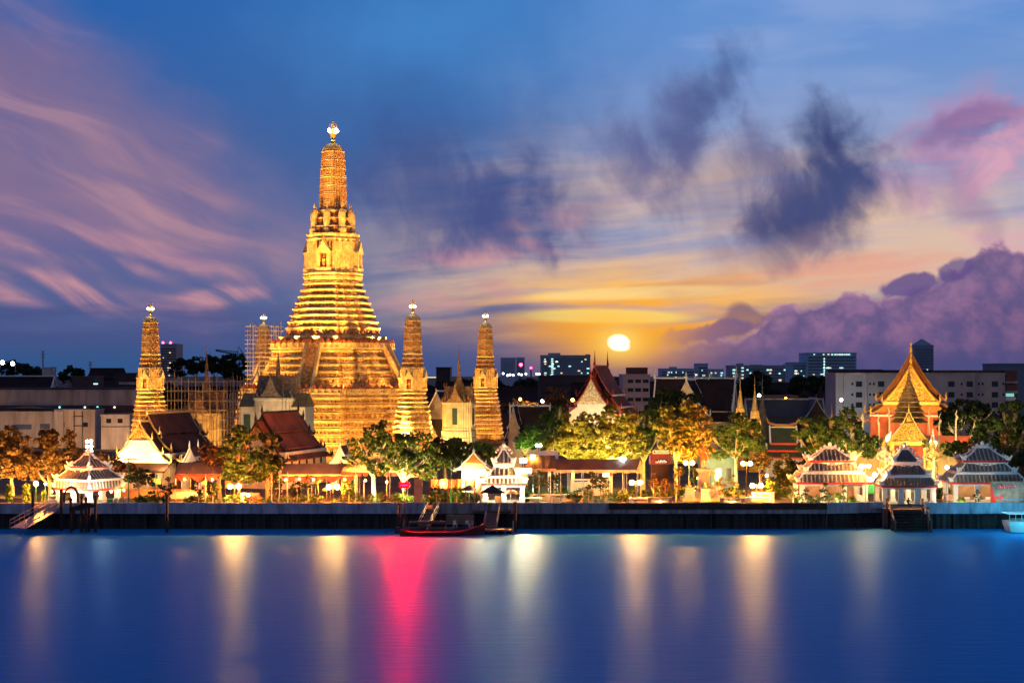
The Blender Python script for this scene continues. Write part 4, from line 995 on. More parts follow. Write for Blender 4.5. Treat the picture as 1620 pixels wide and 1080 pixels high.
far_lamp('yellow-green lamp among the dark trees at right', 1551, 643, 330, glow('yellowgreen_glow', (.9, 1, .4), 30), .25, .5)
point((X(1345, 412), 408, Z(648, 410)), 1000, (.62, .88, 1), .5); point((X(1331, 400), 400, Z(622, 404)), 900, (1, .45, .15), .4)
point((X(840, 396), 396, Z(632, 400)), 1500, (1, .5, .12), .5)
for (px, py, Y) in ((203, 727, 230), (713, 728, 230)):
    gl = 'with a level cross-arm, left of the clipped trees' if px < 300 else 'with a bracket arm, right of the red beacon'
    t = thing('lamp_pole', 'slim green pole '+gl, 'pole', (X(px, Y), Y, 0)); z = Z(py, Y)
    p = MB(); p.lathe(0, 0, [(.16, G), (.16, G+.5), (.09, G+.6), (.07, z)], 8); p.build('post', metal_green, t)
    a = MB()
    if px < 300: a.box(-.55, 1.25, -.06, .06, z, z+.14)
    else: a.box(-.2, 1.6, -.06, .06, z-.02, z+.12); a.tube([(0, 0, z-1), (.9, 0, z)], .05, 5)
    a.build('arm', metal_green, t)

# small pole lights that only show as short posts
for i, (px, y0) in enumerate(((430, 748), (442, 746), (455, 748), (563, 733), (576, 757), (871, 748), (887, 745), (325, 752), (246, 748))):
    where = ['left of three beside the yellow-green tree', 'middle of three beside the yellow-green tree', 'right of three beside the yellow-green tree', 'taller one before the beige marquee', 'shorter one before the beige marquee', 'left one under the long brown awning', 'right one under the long brown awning', 'by the red-draped grey canopy', 'behind the round bush, left']
    t = MB(); Y = 229.6+.2*(i % 3); t.lathe(X(px, Y), Y, [(.07, G), (.06, Z(y0, Y)), (.1, Z(y0, Y)+.02), (.02, Z(y0, Y)+.2)], 6)
    tag(t.build('flagpole', metal_grey), 'thin pale pole, '+where[i%9], 'pole', 'thin poles along the promenade')

# bulbs added for the amber glow under the canopies and in the river
BULB = glow('added_bulb_glow', (1, .20, .02), 9000)
for i, (px, py, Y, lb) in enumerate(((452, 758, 240, 'first from the left under the long grey canopy'), (474, 757, 240.5, 'second under the long grey canopy'), (496, 758, 240.5, 'third under the long grey canopy'), (545, 758, 240.5, 'last under the long grey canopy'), (578, 760, 238.5, 'left one under the beige marquee'), (612, 762, 238.5, 'right one under the beige marquee'), (292, 758, 241, 'left one under the small grey canopy'), (336, 758, 241, 'right one under the small grey canopy'), (700, 764, 233.6, 'left end of the plank fence'), (738, 757, 233.2, 'right end of the plank fence'))):
    t = thing('added_bulb', 'added amber bulb, '+lb, 'bulb', (X(px, Y), Y, 0), 0, 'added amber bulbs along the promenade'); z = Z(py, Y)
    q = MB(); q.ball(0, 0, z, .085, n=8, m=6); q.build('bulb', BULB, t); q = MB(); q.tube([(0, 0, z+.12), (0, 0, z+.75)], .02, 4); q.build('cord', metal_dark, t)

# ================================================================= trees and plants
def leaves(ells, per, size, seed, clump=.30, flat=.75):
    r = np.random.default_rng(seed); out = []
    for (cx, cy, cz, rx, ry, rz) in ells:
        mr = (rx+ry+rz)/3; area = 4*math.pi*mr*mr
        nc = max(7, int(area/(clump*mr*2.4)**2*1.25)); n = int(area*per)
        d = r.normal(size=(nc, 3)); d /= np.linalg.norm(d, axis=1)[:, None]
        rad = r.uniform(.45, 1.0, (nc, 1))**.6*r.uniform(.82, 1.08, (nc, 1)); cc = d*rad*np.array([rx, ry, rz])+np.array([cx, cy, cz])
        wgt = r.uniform(.3, 1.6, nc); wgt /= wgt.sum(); idx = r.choice(nc, n, p=wgt)
        off = r.normal(size=(n, 3)); off /= np.linalg.norm(off, axis=1)[:, None]
        cr = (clump*mr*r.uniform(.6, 1.25, nc))[idx][:, None]
        p = cc[idx]+off*cr*(r.uniform(.25, 1, (n, 1))**.5)*np.array([1, 1, flat])
        a = off+r.normal(size=(n, 3))*.9+np.array([0, 0, .5]); a /= np.linalg.norm(a, axis=1)[:, None]
        b = np.cross(a, r.normal(size=(n, 3))); b /= np.linalg.norm(b, axis=1)[:, None]; q = np.cross(a, b)
        s = size*r.uniform(.55, 1.25, (n, 1)); b = b*s*.5; q = q*s*.8
        out.append(np.stack([p-q, p+b, p+q, p-b], axis=1))
    return np.concatenate(out)
def tree(label, px, Y, crowns, m, leaf=.42, per=21, trunk=.28, tm=None, seed=1, cat='tree', name='tree', base_px=None, limbs=True, group=None, clump=.30, zb=None, depth=1.0):
    """crowns: (px, py, rx, ry) ellipses measured on the photograph at distance Y, each given a real depth"""
    k = Y/F; bx = X(base_px if base_px else px, Y); r0 = random.Random(seed+500)
    if Y < 330 and name == 'tree' and cat == 'tree' and 'cloud-pruned' not in label:       # ragged outline: smaller boughs round each mass
        ex = []
        for (ax, ay, rx, ry) in crowns:
            for _ in range(4):
                a = r0.uniform(0, 2*math.pi); q_ = r0.uniform(.28, .5); ex.append((ax+rx*1.0*math.cos(a), ay+ry*.95*math.sin(a), rx*q_, ry*q_*.85))
        crowns = [(ax, ay, rx*.86, ry*.86) for ax, ay, rx, ry in crowns]+ex
        leaf = leaf*.8
    t = thing(name, label, cat, (bx, Y, 0), 0, group); rr = random.Random(seed)
    es = []
    for (ax, ay, rx, ry) in crowns:
        d = (rx+ry)/2*k*.9*depth
        es.append((X(ax, Y)-bx, rr.uniform(-.6, .6)*d*.7, Z(ay, Y), rx*k, d, ry*k))
    quads('crown', leaves(es, per*(.42/leaf)**2 if leaf > .42 else per*(.42/leaf)**1.3, leaf, seed, clump), m, t)
    tb = MB(); zlo = min(e[2]-e[5]*.4 for e in es); zf = max(G+.8, min(zlo, G+6)); zz = G if zb is None else zb
    sw = rr.uniform(-.3, .3)
    tb.tube([(0, 0, zz-.1), (sw*.5, 0, zz+(zf-zz)*.5), (sw, .1, zf)], [trunk*1.25, trunk, trunk*.85], 8)
    if limbs:
        for e in es[:9]:
            mid = ((sw+e[0])/2+rr.uniform(-.4, .4), e[1]*.5, (zf+e[2])/2-.2)
            tb.tube([(sw, .05, zf-.3), mid, (e[0], e[1], e[2]), (e[0]+rr.uniform(-.5, .5)*e[3], e[1], e[2]+e[5]*.6)], [trunk*.75, trunk*.5, trunk*.28, trunk*.08], 6)
            for _ in range(4):
                dd = Vector((rr.uniform(-1, 1)*e[3], rr.uniform(-1, .4)*e[4], rr.uniform(-.2, .9)*e[5]))*.85
                tb.tube([mid, (e[0]+dd.x*.45, e[1]+dd.y*.5, e[2]+dd.z*.35-.2), (e[0]+dd.x, e[1]+dd.y, e[2]+dd.z)], [trunk*.32, trunk*.2, trunk*.05], 5)
    tb.build('trunk', tm or bark, t); return t
TG = 'trees of the temple garden'
pale = mat('pale_bark', (.46, .38, .27), .8, .25, 3, bump=.3)
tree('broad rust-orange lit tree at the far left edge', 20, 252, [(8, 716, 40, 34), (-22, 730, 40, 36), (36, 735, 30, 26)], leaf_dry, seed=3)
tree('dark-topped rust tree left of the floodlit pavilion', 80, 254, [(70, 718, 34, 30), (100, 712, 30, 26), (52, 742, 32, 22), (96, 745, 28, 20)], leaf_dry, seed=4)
tree('smaller rust-lit tree directly behind the floodlit pavilion', 125, 258, [(128, 722, 20, 16), (152, 735, 18, 16)], leaf_dry, seed=5)
tree('open bare-branched tree before the floodlit white gable', 190, 244, [(182, 738, 20, 14), (200, 745, 16, 12)], leaf_dry, per=8, seed=6, trunk=.14)
tree('small dark twisted tree left of the round clipped bush', 221, 236, [(214, 757, 14, 11), (232, 758, 14, 11), (222, 748, 12, 8)], leaf_dark, leaf=.3, per=13, trunk=.16, seed=7)
tree('brownish tree left of the yellow-green tree', 348, 246, [(342, 722, 22, 24), (332, 742, 20, 18), (360, 738, 20, 18)], leaf_dry, per=14, seed=8)
tree('yellow-green uplit tree before the orange-red hall', 392, 240, [(388, 704, 26, 26), (368, 730, 22, 22), (400, 738, 30, 26), (384, 752, 26, 16)], leaf_green, seed=9, base_px=378)
tree('dark side tree touching the orange-red hall', 424, 243, [(424, 715, 20, 26), (428, 745, 20, 22)], leaf_dark, per=20, seed=10)
tree('tall pale-trunked tree in front of the great tower', 590, 236, [(594, 684, 22, 20), (574, 706, 20, 18), (606, 706, 20, 18), (566, 728, 18, 12), (592, 742, 18, 11)], leaf_green, trunk=.30, tm=pale, seed=11, base_px=592, per=13)
tree('spreading forked tree behind the red beacon', 648, 240, [(628, 700, 22, 20), (655, 705, 26, 24), (675, 725, 22, 22), (640, 732, 26, 16), (622, 726, 18, 16), (668, 746, 20, 12)], leaf_green, trunk=.24, tm=pale, seed=12, per=12, base_px=640)
tree('dark round-headed tree left of the gateway pavilion', 735, 262, [(742, 710, 30, 18), (765, 720, 18, 16), (716, 722, 26, 18), (735, 735, 30, 14)], leaf_green, seed=13)
tree('very dark tree right behind the white shrine plinth', 705, 266, [(703, 706, 18, 14), (690, 720, 14, 14)], leaf_dark, seed=14)
tree('bright green lit tree beside the cloister roof', 832, 268, [(834, 690, 14, 13), (825, 700, 12, 9)], leaf_lime, seed=15)
tree('dark olive tree with bare twigs, left of the yellow mass', 868, 276, [(862, 680, 24, 24), (880, 660, 20, 16), (850, 695, 18, 14)], leaf_dark, seed=16, per=11)
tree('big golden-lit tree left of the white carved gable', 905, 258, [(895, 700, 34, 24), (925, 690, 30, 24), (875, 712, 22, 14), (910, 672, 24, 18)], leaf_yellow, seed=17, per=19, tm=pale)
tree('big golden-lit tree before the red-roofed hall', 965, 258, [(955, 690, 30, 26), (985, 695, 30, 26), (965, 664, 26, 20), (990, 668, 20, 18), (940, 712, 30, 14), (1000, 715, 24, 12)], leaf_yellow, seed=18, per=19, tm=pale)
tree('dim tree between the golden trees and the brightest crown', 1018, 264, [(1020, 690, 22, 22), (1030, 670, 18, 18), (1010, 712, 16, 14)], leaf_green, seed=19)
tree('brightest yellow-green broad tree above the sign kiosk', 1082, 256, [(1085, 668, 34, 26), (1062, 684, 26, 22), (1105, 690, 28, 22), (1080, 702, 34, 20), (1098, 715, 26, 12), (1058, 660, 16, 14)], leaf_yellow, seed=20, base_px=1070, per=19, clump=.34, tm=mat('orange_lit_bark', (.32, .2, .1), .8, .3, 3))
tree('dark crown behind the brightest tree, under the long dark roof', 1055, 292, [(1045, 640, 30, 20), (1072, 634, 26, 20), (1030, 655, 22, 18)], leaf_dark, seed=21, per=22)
tree('large dim green tree below the two golden stupas', 1165, 264, [(1150, 690, 28, 24), (1185, 692, 30, 26), (1168, 672, 24, 16), (1165, 712, 34, 14)], leaf_green, seed=22, per=18)
tree('tiny white-lit tree beside the twin globes, right of the statue', 1203, 244, [(1203, 726, 15, 12), (1208, 736, 12, 8)], leaf_yellow, leaf=.3, per=14, trunk=.1, seed=23)
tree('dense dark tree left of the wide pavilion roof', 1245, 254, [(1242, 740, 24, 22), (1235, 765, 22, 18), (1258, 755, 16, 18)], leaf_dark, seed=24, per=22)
tree('tall dull-green tree behind the wide pavilion', 1298, 262, [(1285, 685, 24, 22), (1310, 682, 22, 22), (1296, 705, 30, 18), (1325, 700, 14, 16)], leaf_green, seed=25, per=18)
tree('great dark tree right of the gilded hall, pale trunk lit', 1525, 285, [(1520, 655, 34, 26), (1548, 665, 34, 28), (1500, 672, 20, 22), (1575, 680, 30, 26)], leaf_dark, seed=26, per=20, tm=pale, base_px=1524, trunk=.36)
tree('dark tree at the right edge of the frame', 1605, 280, [(1600, 668, 28, 28), (1625, 690, 30, 30), (1595, 705, 24, 20)], leaf_green, seed=27, per=16)
tree('low dark greenery behind the rightmost pavilion', 1560, 262, [(1540, 712, 34, 16), (1585, 718, 34, 18), (1612, 740, 24, 24)], leaf_green, seed=28, per=16)
tree('rust-lit slim tree high at the right among dark trees', 1590, 268, [(1590, 692, 8, 10), (1592, 712, 7, 12)], leaf_dry, seed=29, per=20, leaf=.35)
# cloud-pruned tree with round heads
t = tree('tall cloud-pruned tree with ball-shaped heads left of the gilded hall', 1352, 252, [(1340, 657, 17, 14), (1349, 673, 15, 13), (1333, 695, 13, 10), (1363, 690, 12, 11), (1350, 706, 13, 9), (1380, 700, 14, 11), (1372, 716, 14, 9)], leaf_green, leaf=.28, per=26, trunk=.24, tm=pale, seed=30, clump=.2)
# clipped shrubs
SG = 'clipped shrubs along the promenade'
def bush(label, px, py, rx, ry, Y, m=leaf_green, seed=1, leaf=.22, name='clipped_bush', stem=True):
    k = Y/F; t = thing(name, label, 'bush', (X(px, Y), Y, 0), 0, SG); z = Z(py, Y)
    quads('foliage', leaves([(0, 0, z, rx*k, rx*k*.9, ry*k)], 26, leaf, seed, .16, .9), m, t)
    s = MB(); s.tube([(0, 0, G), (0.03, 0, z)], [.1, .06], 6); s.build('stem', bark, t); return t
def tiered(label, px, Y, heads, m=leaf_green, seed=1):
    k = Y/F; t = thing('cloud_pruned_shrub', label, 'bush', (X(px, Y), Y, 0), 0, 'cloud-pruned shrubs along the promenade')
    es = [((ax-px)*k, random.Random(seed+i).uniform(-.2, .2), Z(ay, Y), rx*k, rx*k*.9, ry*k) for i, (ax, ay, rx, ry) in enumerate(heads)]
    quads('foliage', leaves(es, 34, .19, seed, .22, .8), m, t)
    s = MB(); top = max(es, key=lambda e: e[2]); s.tube([(0, 0, G), (.12, 0, (G+top[2])/2), (top[0], 0, top[2])], [.12, .09, .04], 6)
    for e in es: s.tube([(.05, 0, max(G, e[2]-.5)), (e[0], e[1], e[2])], [.05, .03], 5)
    s.build('stem', bark, t); return t
def hedge_block(label, px, w, y0, Y):
    k = Y/F; t = thing('clipped_hedge', label, 'hedge', (X(px, Y), Y, 0), 0, 'tall clipped hedges at far left'); r = np.random.default_rng(px); n = 1500; z1 = Z(y0, Y)
    es = [(0, 0, G+.2+(z1-G-.4)*i/3, w*k*.5, w*k*.5, .55) for i in range(4)]
    quads('foliage', leaves(es, 40, .2, px, .18, .9), leaf_lime, t)
    s = MB(); s.tube([(0, 0, G), (0, 0, z1-.4)], .1, 6); s.build('stem', bark, t)
hedge_block('tall green-lit clipped hedge at the extreme left', 14, 13, 770, 232); hedge_block('second tall green-lit clipped hedge from the left edge', 42, 14, 768, 232.6); hedge_block('short clipped hedge right of the single globe lamp', 70, 9, 778, 231.6)
bush('round clipped bush left of the lone river pile', 243, 784, 11, 10, 230, leaf_green, 41)
bush('broad round bush left of the first twin lamp', 336, 773, 15, 11, 231.5, leaf_dark, 42)
bush('green mushroom-shaped bush right of the twin lamp by the canopy', 552, 771, 14, 13, 231.5, leaf_lime, 43)
bush('small lit bush at the foot of the pale-trunked tree', 586, 784, 5, 4, 230, leaf_lime, 44)
bush('large round yellow bush right of the twin globes', 1221, 768, 12, 10, 232, leaf_lime, 45)
bush('lime bush before the yellow planks, left of the brown parasol', 722, 778, 12, 12, 231, leaf_lime, 46)
bush('dark low bush right of the green cross-arm pole', 224, 790, 8, 6, 229.6, leaf_dark, 47)
bush('yellow lit bush left of the thin awning poles', 852, 757, 13, 14, 238, leaf_yellow, 48)
bush('dark rounded bush behind the awning poles', 876, 762, 14, 13, 240, leaf_dark, 49)
bush('dark clipped bush beneath the awning middle', 950, 764, 15, 12, 239, leaf_dark, 50)
bush('low green bush left of the stone seat walls', 985, 782, 12, 8, 234, leaf_green, 51)
bush('low squared bush on the lawn under the awning', 931, 780, 9, 7, 235, leaf_green, 52)
bush('bright low bush at the foot of the wide pavilion', 1325, 784, 7, 6, 229.4, leaf_lime, 53)
bush('smaller bright bush left of the wide pavilion bush', 1266, 788, 4, 4, 229.2, leaf_lime, 54)
bush('bright bush inside the rightmost pavilion front', 1521, 791, 7, 4, 229.4, leaf_lime, 55)
bush('bright low bush right of the wide pavilion bush', 1347, 792, 7, 3, 229.2, leaf_lime, 56)
bush('dark bush near the first of three pale poles', 437, 775, 10, 13, 232, leaf_dark, 57)
bush('dark bush below the long grey canopy', 470, 772, 13, 14, 232, leaf_dark, 58)
bush('dark bush at the right end of the long grey canopy', 487, 763, 8, 12, 233, leaf_dark, 59)
bush('dark bush under the beige marquee edge', 560, 782, 9, 8, 233, leaf_dark, 60)
bush('dim bush left of the railed plank fence', 690, 778, 9, 12, 231, leaf_dark, 61)
bush('olive round bush left of the dense dark tree', 1242, 722, 7, 8, 262, leaf_dry, 62)
bush('green flat-topped bush above the giant guardian wall', 1500, 708, 18, 9, 268, leaf_lime, 63)
bush('dark small bush between the two terrace stairs', 1465, 702, 8, 7, 275, leaf_green, 64)
bush('orange lit bush left of the statue, rightmost of the rusty ones', 1052, 770, 9, 14, 237, leaf_dry, 65)
bush('orange lit bush at the left of the statue steps', 1034, 762, 10, 14, 240, leaf_dry, 66)
bush('yellow bush against the sign kiosk', 1075, 745, 10, 8, 248, leaf_yellow, 67)
bush('low dark bush at the foot of the brown awning, left end', 905, 784, 10, 5, 236, leaf_dark, 68)
bush('trailing green bush beside the rust tree, left', 372, 786, 8, 5, 229.8, leaf_green, 69)
tiered('dark cloud-pruned shrub right of the lone pile', 266, 231, [(266, 758, 5, 4), (257, 770, 6, 5), (273, 768, 7, 5), (265, 778, 9, 6), (262, 790, 7, 5)], leaf_dark, 70)
tiered('tiered shrub left of the broad round bush', 313, 231, [(312, 762, 6, 4), (308, 773, 7, 4), (318, 778, 7, 5), (305, 786, 6, 4), (298, 792, 6, 3)], leaf_green, 71)
tiered('slender lit tiered shrub left of the canopy twin lamp', 502, 231, [(503, 758, 5, 4), (500, 768, 5, 4), (513, 775, 4, 3), (506, 786, 6, 4)], leaf_lime, 72)
tiered('dark tiered shrub under the awning centre', 937, 233, [(935, 750, 6, 5), (940, 760, 8, 4), (932, 770, 6, 4)], leaf_dark, 73)
tiered('white-lit tiered shrub under the awning', 957, 232, [(957, 768, 4, 3), (952, 775, 4, 3), (962, 776, 4, 3), (956, 784, 5, 3)], leaf_yellow, 74)
tiered('rusty tiered shrub immediately left of the statue', 1069, 238, [(1069, 754, 5, 4), (1066, 763, 6, 4), (1073, 770, 6, 4), (1068, 780, 6, 4)], leaf_dry, 75)
tiered('rusty tiered shrub right of the statue plinth', 1141, 238, [(1141, 757, 4, 3), (1137, 765, 5, 4), (1145, 768, 5, 4), (1140, 778, 5, 4)], leaf_dry, 76)
tiered('amber tiered shrub second right of the statue', 1160, 237, [(1160, 753, 4, 3), (1156, 762, 5, 4), (1164, 765, 5, 4), (1159, 776, 6, 4)], leaf_yellow, 77)
tiered('small bright tiered shrub on the right seat wall', 1158, 231, [(1158, 774, 6, 4), (1163, 785, 4, 3)], leaf_lime, 78)
tiered('small bright tiered shrub on the left seat wall', 1044, 231, [(1043, 771, 5, 4), (1040, 780, 5, 3), (1052, 784, 6, 4)], leaf_lime, 79)
tiered('pale lit tiered shrub left of the wide pavilion columns', 1254, 230, [(1254, 761, 5, 3), (1250, 770, 5, 3), (1258, 774, 5, 3), (1252, 783, 7, 4)], leaf_lime, 80)
tiered('dark tiered shrub at the second column of the wide pavilion', 1275, 230, [(1276, 775, 5, 3), (1272, 783, 6, 4), (1280, 787, 6, 4)], leaf_dark, 81)
tiered('dark layered shrub before the centre of the wide pavilion', 1306, 230, [(1306, 766, 4, 3), (1303, 776, 7, 4), (1311, 783, 7, 4), (1302, 789, 8, 4)], leaf_dark, 82)
tiered('lime tiered shrub before the right column of the wide pavilion', 1334, 230, [(1332, 768, 5, 4), (1335, 777, 4, 3), (1333, 786, 5, 4)], leaf_lime, 83)
tiered('dark tiered shrub before the rightmost pavilion', 1548, 230, [(1548, 778, 4, 3), (1544, 784, 5, 3), (1552, 787, 4, 3), (1547, 791, 5, 3)], leaf_dark, 84)
tiered('lime tiered shrub behind the statue on its left', 1097, 243, [(1096, 742, 5, 4), (1100, 750, 5, 3), (1095, 758, 6, 3)], leaf_lime, 85)
tiered('amber flat-topped shrub above the right twin globes', 1204, 240, [(1204, 752, 5, 3), (1206, 760, 4, 3)], leaf_yellow, 86)
# lamps under the trees
def up(px, Y, z, tz, e, col=(1, .80, .30), ang=120, dy=-2.5): spot((X(px, Y+dy), Y+dy, z), (X(px, Y), Y+.5, tz), e*2.4, col, ang, .25)
ORA = (1, .45, .10)
up(8, 252, 3, 8, 2600, ORA, dy=-6); up(45, 252, 3, 8, 1700, ORA, dy=-7); up(95, 254, 3, 8, 1700, ORA, dy=-7); up(130, 256, 3.4, 8, 500, (1, .5, .14), dy=-5)
up(385, 240, 3, 9, 1700, (.95, .9, .25), dy=-4); up(360, 242, 3, 7, 350, (1, .6, .2), dy=-5)
up(590, 236, 3, 9, 1200, (1, .86, .34), dy=-4); up(648, 240, 3.2, 9, 1500, (1, .76, .25), dy=-5); up(676, 240, 3, 8, 250, (1, .8, .3), dy=-5)
up(735, 262, 3.5, 8, 800, (.9, .85, .3), dy=-7)
up(900, 258, 6.5, 11, 1700, (1, .72, .16), dy=-7, ang=140); up(940, 258, 6.5, 11, 1900, (1, .70, .14), dy=-7, ang=140); up(985, 258, 6.5, 11, 1600, (1, .74, .18), dy=-7, ang=140)
up(838, 268, 5, 11, 700, (.5, 1, .25), dy=-6); up(870, 266, 6, 9, 300, (.4, 1, .4), dy=-6)
up(1070, 256, 4, 12, 1300, (1, .88, .20), dy=-6, ang=140); up(1100, 256, 4, 11, 800, (1, .88, .20), dy=-6, ang=140)
up(1165, 264, 4, 10, 900, (.95, .9, .25), dy=-8, ang=130); up(1203, 244, 4.2, 9, 160, (1, .95, .6), dy=-2)
up(1298, 262, 4, 11, 700, (.9, .8, .22), dy=-9, ang=130); up(1350, 252, 4, 13, 1200, (1, .85, .25), dy=-6, ang=120); up(1378, 252, 4, 9, 500, (1, .8, .25), dy=-5)
up(1524, 285, 5, 12, 900, (1, .82, .35), dy=-7); up(1500, 268, 6, 10, 260, (.9, 1, .3), dy=-4); up(1590, 268, 6, 11, 260, (1, .5, .2), dy=-4)
for (px, e, cl) in ((28, 160, (.6, 1, .1)), (66, 60, (.6, 1, .1)), (552, 60, (.4, 1, .2)), (722, 120, (.9, 1, .2)), (1221, 70, (.9, .9, .2)), (852, 120, (1, .8, .2)), (1325, 90, (.8, 1, .2)), (1256, 110, (1, .9, .3)), (1044, 70, (1, .6, .2)), (1158, 70, (1, .7, .25)), (1345, 50, (.8, 1, .2)), (957, 90, (1, .9, .5)), (1521, 40, (.9, 1, .2))):
    point((X(px, 229.2), 229.0, 3.3), e*.75, cl, .15)

# unbroken low planting between the lawns
r_ = np.random.default_rng(77); es = []
for (a, b, y0, y1, n) in ((205, 440, 233, 240, 26), (440, 690, 233.5, 240, 22), (690, 760, 235, 244, 14), (820, 1035, 238, 256, 44), (1040, 1240, 244, 256, 44), (1240, 1380, 231, 233, 10), (1490, 1620, 242, 250, 20)):
    for _ in range(n):
        Y = r_.uniform(y0, y1); s_ = r_.uniform(.4, .95); es.append((X(r_.uniform(a, b), Y), Y, G+s_*.7, s_*r_.uniform(.9, 1.8), s_*.9, s_))
o = quads('shrub_bed', leaves(es, 22, .24, 78, .3), leaf_green); o['kind'] = 'stuff'
for px, Y, e, cl in ((845, 243, 90, (.5, 1, .5)), (900, 240, 110, (1, .8, .3)), (960, 240, 110, (1, .75, .25)), (1030, 240, 160, (1, .6, .15)), (1072, 237, 130, (1, .5, .1)), (1150, 237, 150, (1, .55, .12)), (1180, 246, 120, (1, .8, .25)), (1235, 246, 70, (1, .7, .25)), (640, 236, 70, (1, .5, .15)), (600, 233, 70, (1, .7, .25)), (470, 235, 70, (1, .65, .2)), (430, 234, 60, (1, .7, .2)), (330, 235, 70, (1, .6, .2)), (240, 234, 70, (1, .55, .15))):
    point((X(px, Y), Y, 4.1), e*1.3, cl, .2)

# ================================================================= statues, figures
def skin(name, m, parent, verts, edges, root=0, sub=2):
    """one continuous body grown round a posed skeleton; verts: (x, y, z, radius)"""
    me = bpy.data.meshes.new(name); me.from_pydata([v[:3] for v in verts], edges, []); me.update()
    o = bpy.data.objects.new(name, me); COL.objects.link(o); o.parent = parent
    md = o.modifiers.new('skin', 'SKIN'); md.use_smooth_shade = True
    for i, v in enumerate(verts):
        r_ = v[3]; me.skin_vertices[0].data[i].radius = (r_, r_) if not hasattr(r_, '__len__') else r_; me.skin_vertices[0].data[i].use_root = (i == root)
    sb = o.modifiers.new('sub', 'SUBSURF'); sb.levels = sub; sb.render_levels = sub
    me.materials.append(m); return o
def guardian(label, px, Y, m):
    t = thing('guardian_statue', label, 'statue', (X(px, Y), Y, G+1.2), 0, 'giant guardian statues'); s = 1.0
    V = [(0, 0, 2.75, (.62, .5)), (0, 0, 3.5, (.66, .5)), (0, 0, 4.25, (.72, .52)), (0, 0, 4.75, (.34, .32)), (0, -.05, 5.2, (.46, .46)), (0, -.05, 5.6, .34),
         (-.45, 0, 2.3, .48), (-.62, -.1, 1.25, .40), (-.6, -.05, .35, .30), (-.68, -.55, .12, .24),
         (.45, 0, 2.3, .48), (.62, -.1, 1.25, .40), (.6, -.05, .35, .30), (.68, -.55, .12, .24),
         (-.95, 0, 4.4, .34), (-1.15, -.2, 3.45, .28), (-.3, -.75, 3.05, .2), (-.1, -.85, 2.95, .18),
         (.95, 0, 4.4, .34), (1.15, -.2, 3.45, .28), (.3, -.75, 3.15, .2), (.1, -.85, 3.15, .18)]
    Eg = [(0,1),(1,2),(2,3),(3,4),(4,5),(0,6),(6,7),(7,8),(8,9),(0,10),(10,11),(11,12),(12,13),(2,14),(14,15),(15,16),(16,17),(2,18),(18,19),(19,20),(20,21)]
    skin('body', m, t, V, Eg)
    c_ = MB(); c_.lathe(0, -.05, [(.5, 5.45), (.56, 5.55), (.42, 5.7), (.44, 5.85), (.3, 6.0), (.32, 6.15), (.18, 6.3), (.2, 6.4), (.08, 6.9), (.015, 7.3)], 10); c_.build('crown', gold_plain, t)
    k = MB(); k.lathe(0, -.95, [(.20, .0), (.24, .3), (.17, .5), (.13, 2.6), (.16, 2.9), (.12, 3.3), (.16, 3.45), (.02, 3.7)], 8); k.build('club', white_trim, t)
    sk = MB(); sk.lathe(0, 0, [(.95, 1.7), (1.0, 1.9), (.78, 2.5), (.66, 2.95), (.6, 3.0)], 12); sk.build('kilt', gold_plain, t)
    ar = MB()
    for sg in (-1, 1): ar.cbox(sg*.95, 0, 4.45, .6, .55, .14, 0, .6); ar.tube([(sg*1.05, 0, 4.5), (sg*1.4, 0, 4.7), (sg*1.5, 0, 5.1)], [.14, .1, .02], 6)
    ar.build('epaulettes', gold_plain, t)
    f = MB(); f.ball(0, -.5, 5.18, .1, .12, .1, 6, 4); 
    for sg in (-1, 1): f.ball(sg*.17, -.46, 5.32, .08, .06, .07, 6, 4); f.ball(sg*.47, -.05, 5.25, .07, .1, .16, 6, 4); f.tube([(sg*.16, -.45, 5.02), (sg*.18, -.55, 5.0), (sg*.2, -.56, 5.14)], [.05, .04, .01], 5)
    f.build('face_features', m, t)
    p = MB(); p.cbox(0, 0, -1.2, 2.9, 2.5, .5); p.cbox(0, 0, -.7, 2.5, 2.1, .72); p.build('plinth', white_plaster, t)
    return t
gm1 = mat('glazed_guardian_white', (.66, .58, .40), .45, .3, 1.5, cells=(5, (.42, .22, .06), .6), bump=.5); gm2 = mat('glazed_guardian_ochre', (.55, .36, .14), .45, .3, 1.5, cells=(5, (.3, .1, .03), .7), bump=.5)
guardian('giant pale guardian statue with club, left of the gilded gate', 1399, 271, gm1); guardian('giant ochre guardian statue with club, right of the gilded gate', 1475, 271, gm2)
for px in (1399, 1475): spot((X(px, 265)-.8, 264, 3.2), (X(px, 271), 271, 7.2), 1300, (1, .76, .32), 100, .3)
t = thing('lantern_urn', 'white lamp urn with stacked finial right of the gilded gate', 'lantern', (X(1476, 276), 276, 0)); z = Z(708, 276)
q = MB(); q.lathe(0, 0, [(.35, G), (.25, G+.5), (.2, z-.6), (.5, z), (.95, z+1.0), (.9, z+1.2), (.3, z+1.3)], 10); q.build('bowl', white_plaster, t)
q = MB(); q.lathe(0, 0, [(.3, z+1.3), (.42, z+1.6), (.2, z+1.8), (.3, z+2.1), (.12, z+2.3), (.16, z+2.6), (.02, z+3.2)], 10); q.build('finial', white_trim, t)
point((X(1476, 274), 274.6, z+.6), 220, (1, .9, .65), .2)
t = thing('lantern_urn', 'white leaf-shaped lamp left of the gilded gate', 'lantern', (X(1401, 275), 275, 0)); z = Z(698, 275)
q = MB(); q.lathe(0, 0, [(.3, G), (.2, G+.5), (.14, z-.2), (.3, z)], 8); q.tube([(0, 0, z), (.35, 0, z+.5), (.6, 0, z+1.1), (.95, 0, z+1.7)], [.25, .42, .34, .04], 8); q.build('bowl', white_plaster, t)
point((X(1401, 273), 273.4, z+.6), 200, (1, .85, .55), .2)
